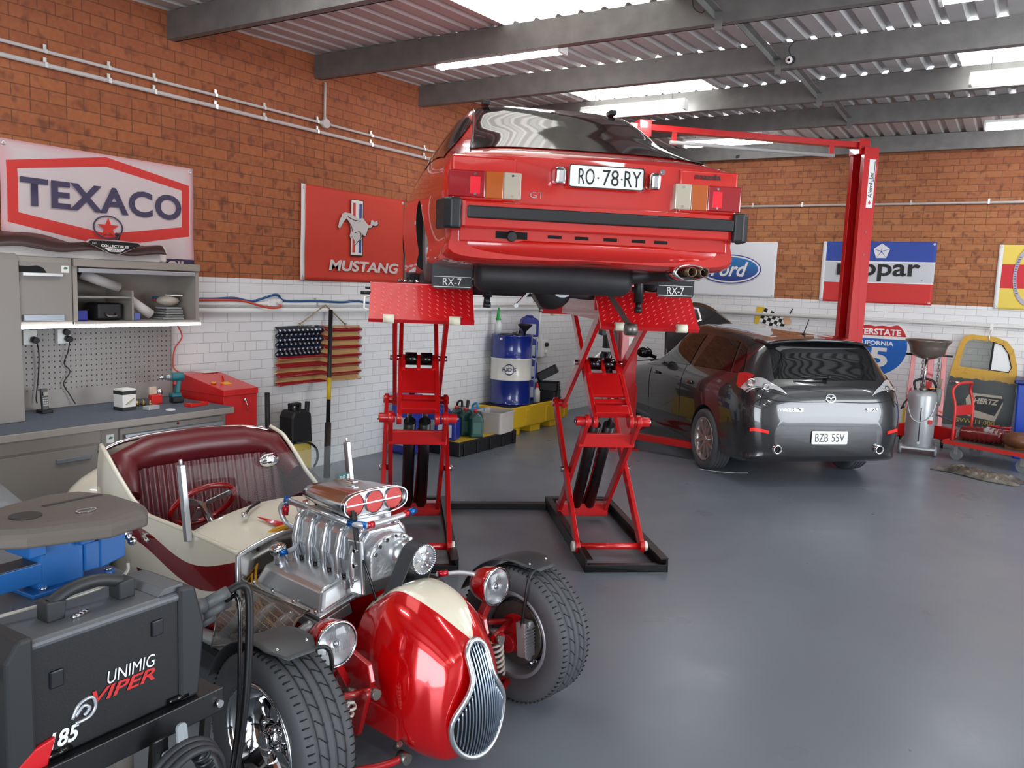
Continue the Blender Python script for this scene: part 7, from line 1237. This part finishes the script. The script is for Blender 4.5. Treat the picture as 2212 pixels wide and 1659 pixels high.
t = thing('nozzle_bottle', 'clear bottle with a green cone nozzle on the blue drum', 'bottle', (-5.60, 8.60, DZ - 0.014)); MB().lathe([(0, 0), (0.045, 0), (0.045, 0.13), (0.03, 0.17), (0.028, 0.19), (0, 0.19)], (0, 0, 0), n=24).build('bottle', M_('bottle_milk', (214, 218, 214), 0.25), t); MB().lathe([(0.034, 0.185), (0.034, 0.20), (0.024, 0.215), (0.012, 0.34), (0, 0.34)], (0, 0, 0), n=20).build('nozzle', M_('nozzle_green', (20, 150, 62), 0.4), t)
t = thing('funnel', 'black plastic funnel standing on the blue drum', 'funnel', (-5.34, 8.82, DZ - 0.014)); MB().lathe([(0.012, 0), (0.016, 0.05), (0.09, 0.13), (0.094, 0.145), (0.088, 0.145), (0.012, 0.055)], (0, 0, 0), n=28).build('cone', black, t, fix=False)
t = thing('drip_dish', 'flat dark dish resting on the drum top', 'dish', (-5.46, 8.60, DZ - 0.014)); MB().lathe([(0, 0), (0.07, 0), (0.085, 0.028), (0.08, 0.028), (0.067, 0.004), (0, 0.004)], (0, 0, 0), n=28).build('dish', M_('dish_grey', (66, 66, 68), 0.4), t, fix=False)
t = thing('transfer_pump', 'grey pump handle lying on the drum between dish and funnel', 'pump', (-5.36, 8.68, DZ - 0.014)); MB().bar((-0.07, 0, 0.03), (0.07, 0.02, 0.02), 0.03, 0.03).cyl((0.0, 0, 0.0), (0.0, 0, 0.06), 0.02).build('pump_body', greyfl, t); MB().tube([(0.02, 0.02, 0.03), (0.07, -0.06, 0.08), (0.1, -0.02, 0.02)], 0.008, smoothpts=4).build('pump_lever', black, t)
tag(MB().tube([(-5.215, 8.89, 1.18), (-5.19, 8.87, 1.05), (-5.195, 8.86, 0.8), (-5.2, 8.86, 0.55), (-5.22, 8.92, 0.36)], 0.009, smoothpts=5).build('drum_hose', M_('hose_clear_blue', (120, 140, 180), 0.3)), 'pale blue hose hanging down the right side of the drum', 'hose')
for i, (z, n_) in enumerate(((0.3585, 'bottom'), (0.63, 'lower middle'), (0.902, 'upper middle'), (1.174, 'top'))): can('stacked_can', 'blue oil can behind the drum, %s can of the tall stack' % n_, -5.51, 9.20, z, group='stack of blue oil cans', rz=0.75, w_=0.22, d_=0.2, h_=0.27, lab_=True)
t = thing('spray_bottle', 'white squeeze bottle with a red nozzle hanging beside the drum', 'bottle', (-5.245, 9.02, 0.3585)); MB().lathe([(0, 0), (0.042, 0), (0.042, 0.14), (0.02, 0.175), (0.018, 0.19), (0, 0.19)], (0, 0, 0), n=20).build('bottle', nat, t); MB().lathe([(0.021, 0.188), (0.021, 0.21), (0.006, 0.25), (0, 0.25)], (0, 0, 0), n=16).build('nozzle', rcap, t)
for i in range(3): t = thing('drain_pan', ('black oil drain pan at the bottom of the pile beside the drum', 'black oil drain pan in the middle of the pile beside the drum', 'black drain pan tilted on top of the pile beside the drum')[i], 'drain pan', (-5.40, 9.58, 0.3585 + 0.105 * i), 0.3 + 0.1 * i, 'black drain pans'); b = MB().ring(rrect(0.30, 0.30, 0.04), rrect(0.28, 0.28, 0.04), ((0, 0, 0), (1, 0, 0), (0, 1, 0)), 0.0, 0.095).prism(rrect(0.29, 0.29, 0.04), ((0, 0, 0), (1, 0, 0), (0, 1, 0)), 0.0, 0.01).build('pan', black, t); b.rotation_euler = (0.0, -0.5 if i == 2 else 0.0, 0); b.location = (0, 0, 0.07 if i == 2 else 0)
# ================================================================ RIGHT SIDE: OIL DRAINER, TRANSMISSION JACK, TROLLEY, MAT
silv = M_('hammer_silver', (176, 178, 180), 0.35, 0.4, bump=0.1, bs=150); gum = M_('grey_caster', (120, 124, 126), 0.5)
t = thing('oil_drainer', 'silver wheeled oil drainer with a wide steel bowl on a pole', 'oil drainer', (-1.02, 10.98, 0), 0.1)
MB().lathe([(0, 0.09), (0.155, 0.09), (0.16, 0.10), (0.16, 0.70), (0.15, 0.74), (0.10, 0.765), (0, 0.765)], (0, 0, 0), n=48).build('tank', silv, t, fix=False)
MB().b2((-0.19, -0.19, 0.07), (0.19, 0.17, 0.095)).build('base_plate', silv, t, 0.004); MB().b2((-0.09, -0.20, 0.10), (0.09, -0.185, 0.106)).build('foot_strip', greyfl, t)
for x in (-0.19, 0.19):
    for y in (-0.13, 0.14): MB().cyl((x - 0.016, y, 0.062), (x + 0.016, y, 0.062), 0.062, n=24).cyl((x - 0.02, y, 0.062), (x + 0.02, y, 0.062), 0.025, n=14).build('caster', gum, t)
MB().bar((0.0, -0.162, 0.16), (0.0, -0.162, 0.58), 0.012, 0.006, (0, 1, 0)).build('sight_tube', ink, t); 
for z in (0.15, 0.59): MB().cyl((0, -0.155, z), (0, -0.175, z), 0.016, n=14).build('tube_end', silv, t)
MB().tube([(-0.158, -0.05, 0.62), (-0.10, -0.15, 0.45), (0.0, -0.185, 0.40), (0.10, -0.15, 0.46), (0.158, -0.05, 0.64)], 0.006, 7, smoothpts=5).build('drain_hose', M_('hose_clear', (206, 206, 204), 0.25), t)
MB().b2((0.085, -0.145, 0.38), (0.13, -0.125, 0.43)).build('red_label', M_('guard_red', (206, 24, 32), 0.4), t); MB().b2((0.085, -0.145, 0.432), (0.13, -0.125, 0.47)).build('white_label', white, t)
MB().cyl((-0.01, -0.02, 0.75), (0.01, -0.02, 1.16), 0.017, n=16).build('pole', chrome, t); MB().cyl((0.0, -0.02, 0.76), (0.0, -0.02, 0.79), 0.03, n=14).ball((0.035, -0.045, 0.775), 0.02).build('pole_clamp', black, t)
MB().lathe([(0.02, 1.14), (0.10, 1.16), (0.185, 1.21), (0.205, 1.29), (0.21, 1.31), (0.25, 1.36), (0.255, 1.375), (0.245, 1.375), (0.20, 1.32), (0.0, 1.30)], (0.01, -0.02, 0), n=48).build('bowl', M_('bowl_taupe', (134, 124, 112), 0.3, 0.6), t, fix=False)
MB().cyl((0.10, 0.06, 0.76), (0.10, 0.06, 0.79), 0.05).tube([(-0.08, 0.08, 0.76), (-0.10, 0.08, 0.86), (0.0, 0.08, 0.90), (0.10, 0.08, 0.88), (0.14, 0.08, 0.8)], 0.014, smoothpts=4).build('pump_hose', black, t); MB().cyl((-0.03, -0.05, 0.76), (0.03, -0.05, 0.80), 0.035).build('gauge', greyfl, t); MB().b2((0.07, 0.0, 0.79), (0.12, 0.03, 0.805)).build('orange_tag', M_('tag_orange', (230, 120, 40), 0.5), t)
MB().cyl((0.17, 0.02, 0.60), (0.17, 0.02, 0.80), 0.028, 0.034, 16).build('lance_holder', M_('holder_grey', (120, 126, 122), 0.5), t)
for i in range(3): MB().cyl((0.165 + 0.008 * i, 0.02, 0.80), (0.17 + 0.014 * i, 0.02, 0.92), 0.006, n=8).build('lance', M_('lance_tan', (150, 130, 112), 0.5), t)
MB().tube([(-0.15, 0.0, 0.66), (-0.19, -0.02, 0.60), (-0.22, -0.04, 0.52)], 0.010).ball((-0.20, -0.03, 0.55), 0.018).build('side_lever', black, t)
t = thing('engine_crane', 'red folded engine crane standing by the wall behind the silver drainer', 'crane', (-1.06, 11.72, 0), 0.1)
for s in (-1, 1): MB().bar((s * 0.20, 0.0, 0.1), (s * 0.17, 0.08, 1.32), 0.055, 0.055, (0, 1, 0)).build('side_post', liftred, t, 0.004); MB().bar((s * 0.36, -0.2, 0.18), (s * 0.16, 0.0, 0.18), 0.08, 0.16).build('leg_bracket', liftred, t, 0.004); MB().bar((s * 0.45, -0.35, 0.11), (s * 0.20, 0.05, 0.11), 0.07, 0.05).build('leg', blackpaint, t, 0.004)
for x, y in ((-0.45, -0.34), (0.42, -0.22), (-0.24, -0.1), (0.24, -0.14)): MB().cyl((x - 0.016, y, 0.05), (x + 0.016, y, 0.05), 0.05, n=20).cyl((x, y, 0.08), (x, y, 0.10), 0.02, n=10).build('caster', blackg, t)
MB().bar((0.03, 0.03, 0.2), (0.03, 0.06, 1.28), 0.07, 0.06, (0, 1, 0)).build('centre_post', liftred, t, 0.004); MB().b2((-0.25, 0.02, 0.08), (0.25, 0.08, 0.14)).build('base_bar', liftred, t, 0.004); MB().cyl((-0.27, 0.05, 1.15), (0.27, 0.05, 1.15), 0.014, n=10).build('pivot_bar', blackpaint, t)
for x in (-0.06, 0.12):
    for i in range(11): MB().tube([V(x, -0.02, 1.18 - i * 0.042) + V(0.013 * math.cos(a) * (1 if i % 2 else 0.25), 0.013 * math.cos(a) * (0.25 if i % 2 else 1), 0.027 * math.sin(a)) for a in np.linspace(0, 2 * PI, 13)[:-1]], 0.0042, 5, True).build('chain_link', greyfl, t)
MB().b2((-0.24, -0.03, 0.05), (-0.21, -0.02, 0.45)).build('yellow_strip', M_('label_yellow', (214, 186, 40), 0.5), t)
t = thing('platform_trolley', 'red platform trolley with a tubular push handle at the right edge', 'trolley', (-0.62, 11.10, 0), -0.42)
tr_ = M_('trolley_red', (206, 52, 46), 0.4)
MB().b2((0.0, -0.30, 0.19), (1.0, 0.30, 0.205)).b2((0.0, -0.305, 0.18), (1.0, -0.295, 0.225)).b2((0.0, 0.295, 0.18), (1.0, 0.305, 0.225)).b2((-0.005, -0.305, 0.18), (0.005, 0.305, 0.225)).b2((0.995, -0.305, 0.18), (1.005, 0.305, 0.225)).build('deck', tr_, t); MB().b2((0.01, -0.29, 0.2055), (0.99, 0.29, 0.212)).build('deck_mat', M_('deck_brown', (92, 78, 68), 0.7, var=0.3, vs=12), t)
for x, y in ((0.13, -0.22), (0.13, 0.22), (0.86, -0.22), (0.86, 0.22)): c = MB().cyl((x, y - 0.018, 0.07), (x, y + 0.018, 0.07), 0.07, n=28).build('caster', gum, t); MB().b2((x - 0.02, y - 0.03, 0.07), (x + 0.02, y - 0.024, 0.18)).b2((x - 0.02, y + 0.024, 0.07), (x + 0.02, y + 0.03, 0.18)).b2((x - 0.03, y - 0.03, 0.165), (x + 0.03, y + 0.03, 0.18)).build('caster_fork', clipm, t)
MB().tube([(0.03, -0.16, 0.20), (0.03, -0.16, 0.60), (-0.02, -0.16, 0.78), (0.0, -0.13, 0.86), (0.02, -0.08, 0.885), (0.02, 0.16, 0.885), (0.0, 0.21, 0.86), (-0.02, 0.24, 0.78), (0.03, 0.24, 0.60), (0.03, 0.24, 0.20)], 0.017, 10, smoothpts=3).build('push_handle', tr_, t)
p = MB().b2((0.015, -0.155, 0.50), (0.03, 0.235, 0.62)).build('handle_panel', tr_, t, 0.003); MB().b2((0.011, -0.05, 0.53), (0.0155, 0.14, 0.585)).build('panel_badge', ink, p); MB().b2((0.009, 0.02, 0.545), (0.0115, 0.09, 0.57)).build('badge_print', white, p)
MB().cyl((-0.01, 0.10, 0.24), (-0.03, 0.10, 0.24), 0.05, n=22).build('spare_wheel', gum, t)
def tl(x, y, z): a = -0.42; return (-0.62 + x * math.cos(a) - y * math.sin(a), 11.10 + x * math.sin(a) + y * math.cos(a), z)
t = thing('rubber_bellows', 'dark red wrapped suspension part lying on the red trolley', 'part', tl(0.30, -0.02, 0.213), -0.42)
wr_ = M_('wrapped_red', (110, 28, 30), 0.25, coat=0.5, var=0.5, vs=14)
MB().lathe([(0, -0.24)] + [(0.085 + (0.014 if i % 2 else -0.006) - 0.0012 * abs(i - 9), -0.23 + i * 0.025) for i in range(19)] + [(0, 0.24)], (0, 0, 0.10), (1, 0.1, 0.05), 24).build('bellows', wr_, t, fix=False); MB().box((0.12, 0.0, 0.16), (0.2, 0.12, 0.05), (0.2, 0.1, 0.2)).build('clear_wrap', M_('wrap_grey', (150, 140, 140), 0.15), t, 0.02)
t = thing('brown_casting', 'rusty brown casting on the trolley at the right edge', 'casting', tl(0.70, 0.0, 0.213), -0.3); MB().ball((0, 0, 0.10), (0.19, 0.14, 0.10), 14, 10).box((0.05, 0.02, 0.05), (0.34, 0.2, 0.10)).build('casting', M_('rusty_brown', (104, 66, 44), 0.4, 0.2, var=0.5, vs=12, bump=0.4, bs=20), t)
for k, (x, y, n_) in enumerate(((0.34, 0.14, 'left'), (0.46, 0.16, 'right'))):
    t = thing('coil_spring', 'short red coil spring on the trolley, the %s one of the pair' % n_, 'spring', tl(x, y, 0.213), 0.2 * k)
    MB().tube([(0.055 * math.cos(a), 0.055 * math.sin(a), 0.012 + 0.20 * i / 90) for i, a in enumerate(np.linspace(0, 12 * PI, 91))], 0.0095, 7).build('coil', M_('spring_red', (170, 30, 36), 0.3, coat=0.4), t); b = MB().cyl((0, 0, 0), (0, 0, 0.012), 0.06, n=20).build('seat_ring', greyfl, t)
t = thing('oily_mat', 'oily grey floor mat crumpled on the floor at the right', 'mat', (-0.33, 9.98, 0), -0.42)
g = N('oily_mat', 0.35, 0.2, 0.3); g.col(g.mix(g.ramp(g.noise(6, 5), 0.35, 0.65), srgb(52, 50, 46), srgb(128, 124, 112))); g.bump(g.noise(18, 4), 0.6, 0.02)
rr = random.Random(4); jz = [[rr.uniform(0, 1) for _ in range(14)] for _ in range(30)]
MB().grid(lambda u, v: V(-0.42 + 0.86 * u + 0.02 * math.sin(9 * v), -0.17 + 0.34 * v + 0.03 * math.sin(7 * u), 0.006 + (0.03 + 0.03 * jz[int(u * 28)][int(v * 12)]) * min(1, 6 * min(u, 1 - u)) * min(1, 5 * min(v, 1 - v))), 56, 24).build('mat', g.m, t, solid=0.008)
t = thing('tall_bin', 'blue plastic bin at the right edge beside the truck door', 'bin', (0.18, 11.70, 0)); MB().box((0, 0, 0.45), (0.44, 0.5, 0.90), None, 1.12).build('bin', M_('bin_royal', (26, 66, 170), 0.35), t, 0.02, 3); MB().b2((-0.28, -0.31, 0.90), (0.28, 0.31, 0.95)).build('lid', M_('bin_dark_blue', (24, 44, 110), 0.4), t, 0.015)
t = thing('red_sign', 'red rounded wall sign cut by the right edge above the blue bin', 'sign', (0.30, YB - 0.002, 1.20)); MB().prism(rrect(0.62, 0.62, 0.08), ((0, 0, 0), (1, 0, 0), (0, 0, 1)), 0.0, 0.02).build('panel', M_('sign_red', (190, 30, 34), 0.4), t, 0.004)
tag(MB().tube([(-0.9, 11.0, 0.5), (-0.72, 11.3, 0.4), (-0.66, 11.5, 0.32), (-0.62, 11.6, 0.30)], 0.01, smoothpts=4).build('grey_hose', cb), 'short grey hose beside the silver oil drainer', 'hose')
tag(MB().tube([(-2.78, 8.22, 0.002), (-2.62, 8.22, 0.002), (-2.44, 8.28, 0.002), (-2.32, 8.38, 0.002)], 0.002, 6, smoothpts=4).build('chalk_mark', white), 'thin white curved scratch on the floor behind the grey hatchback', 'scratch')
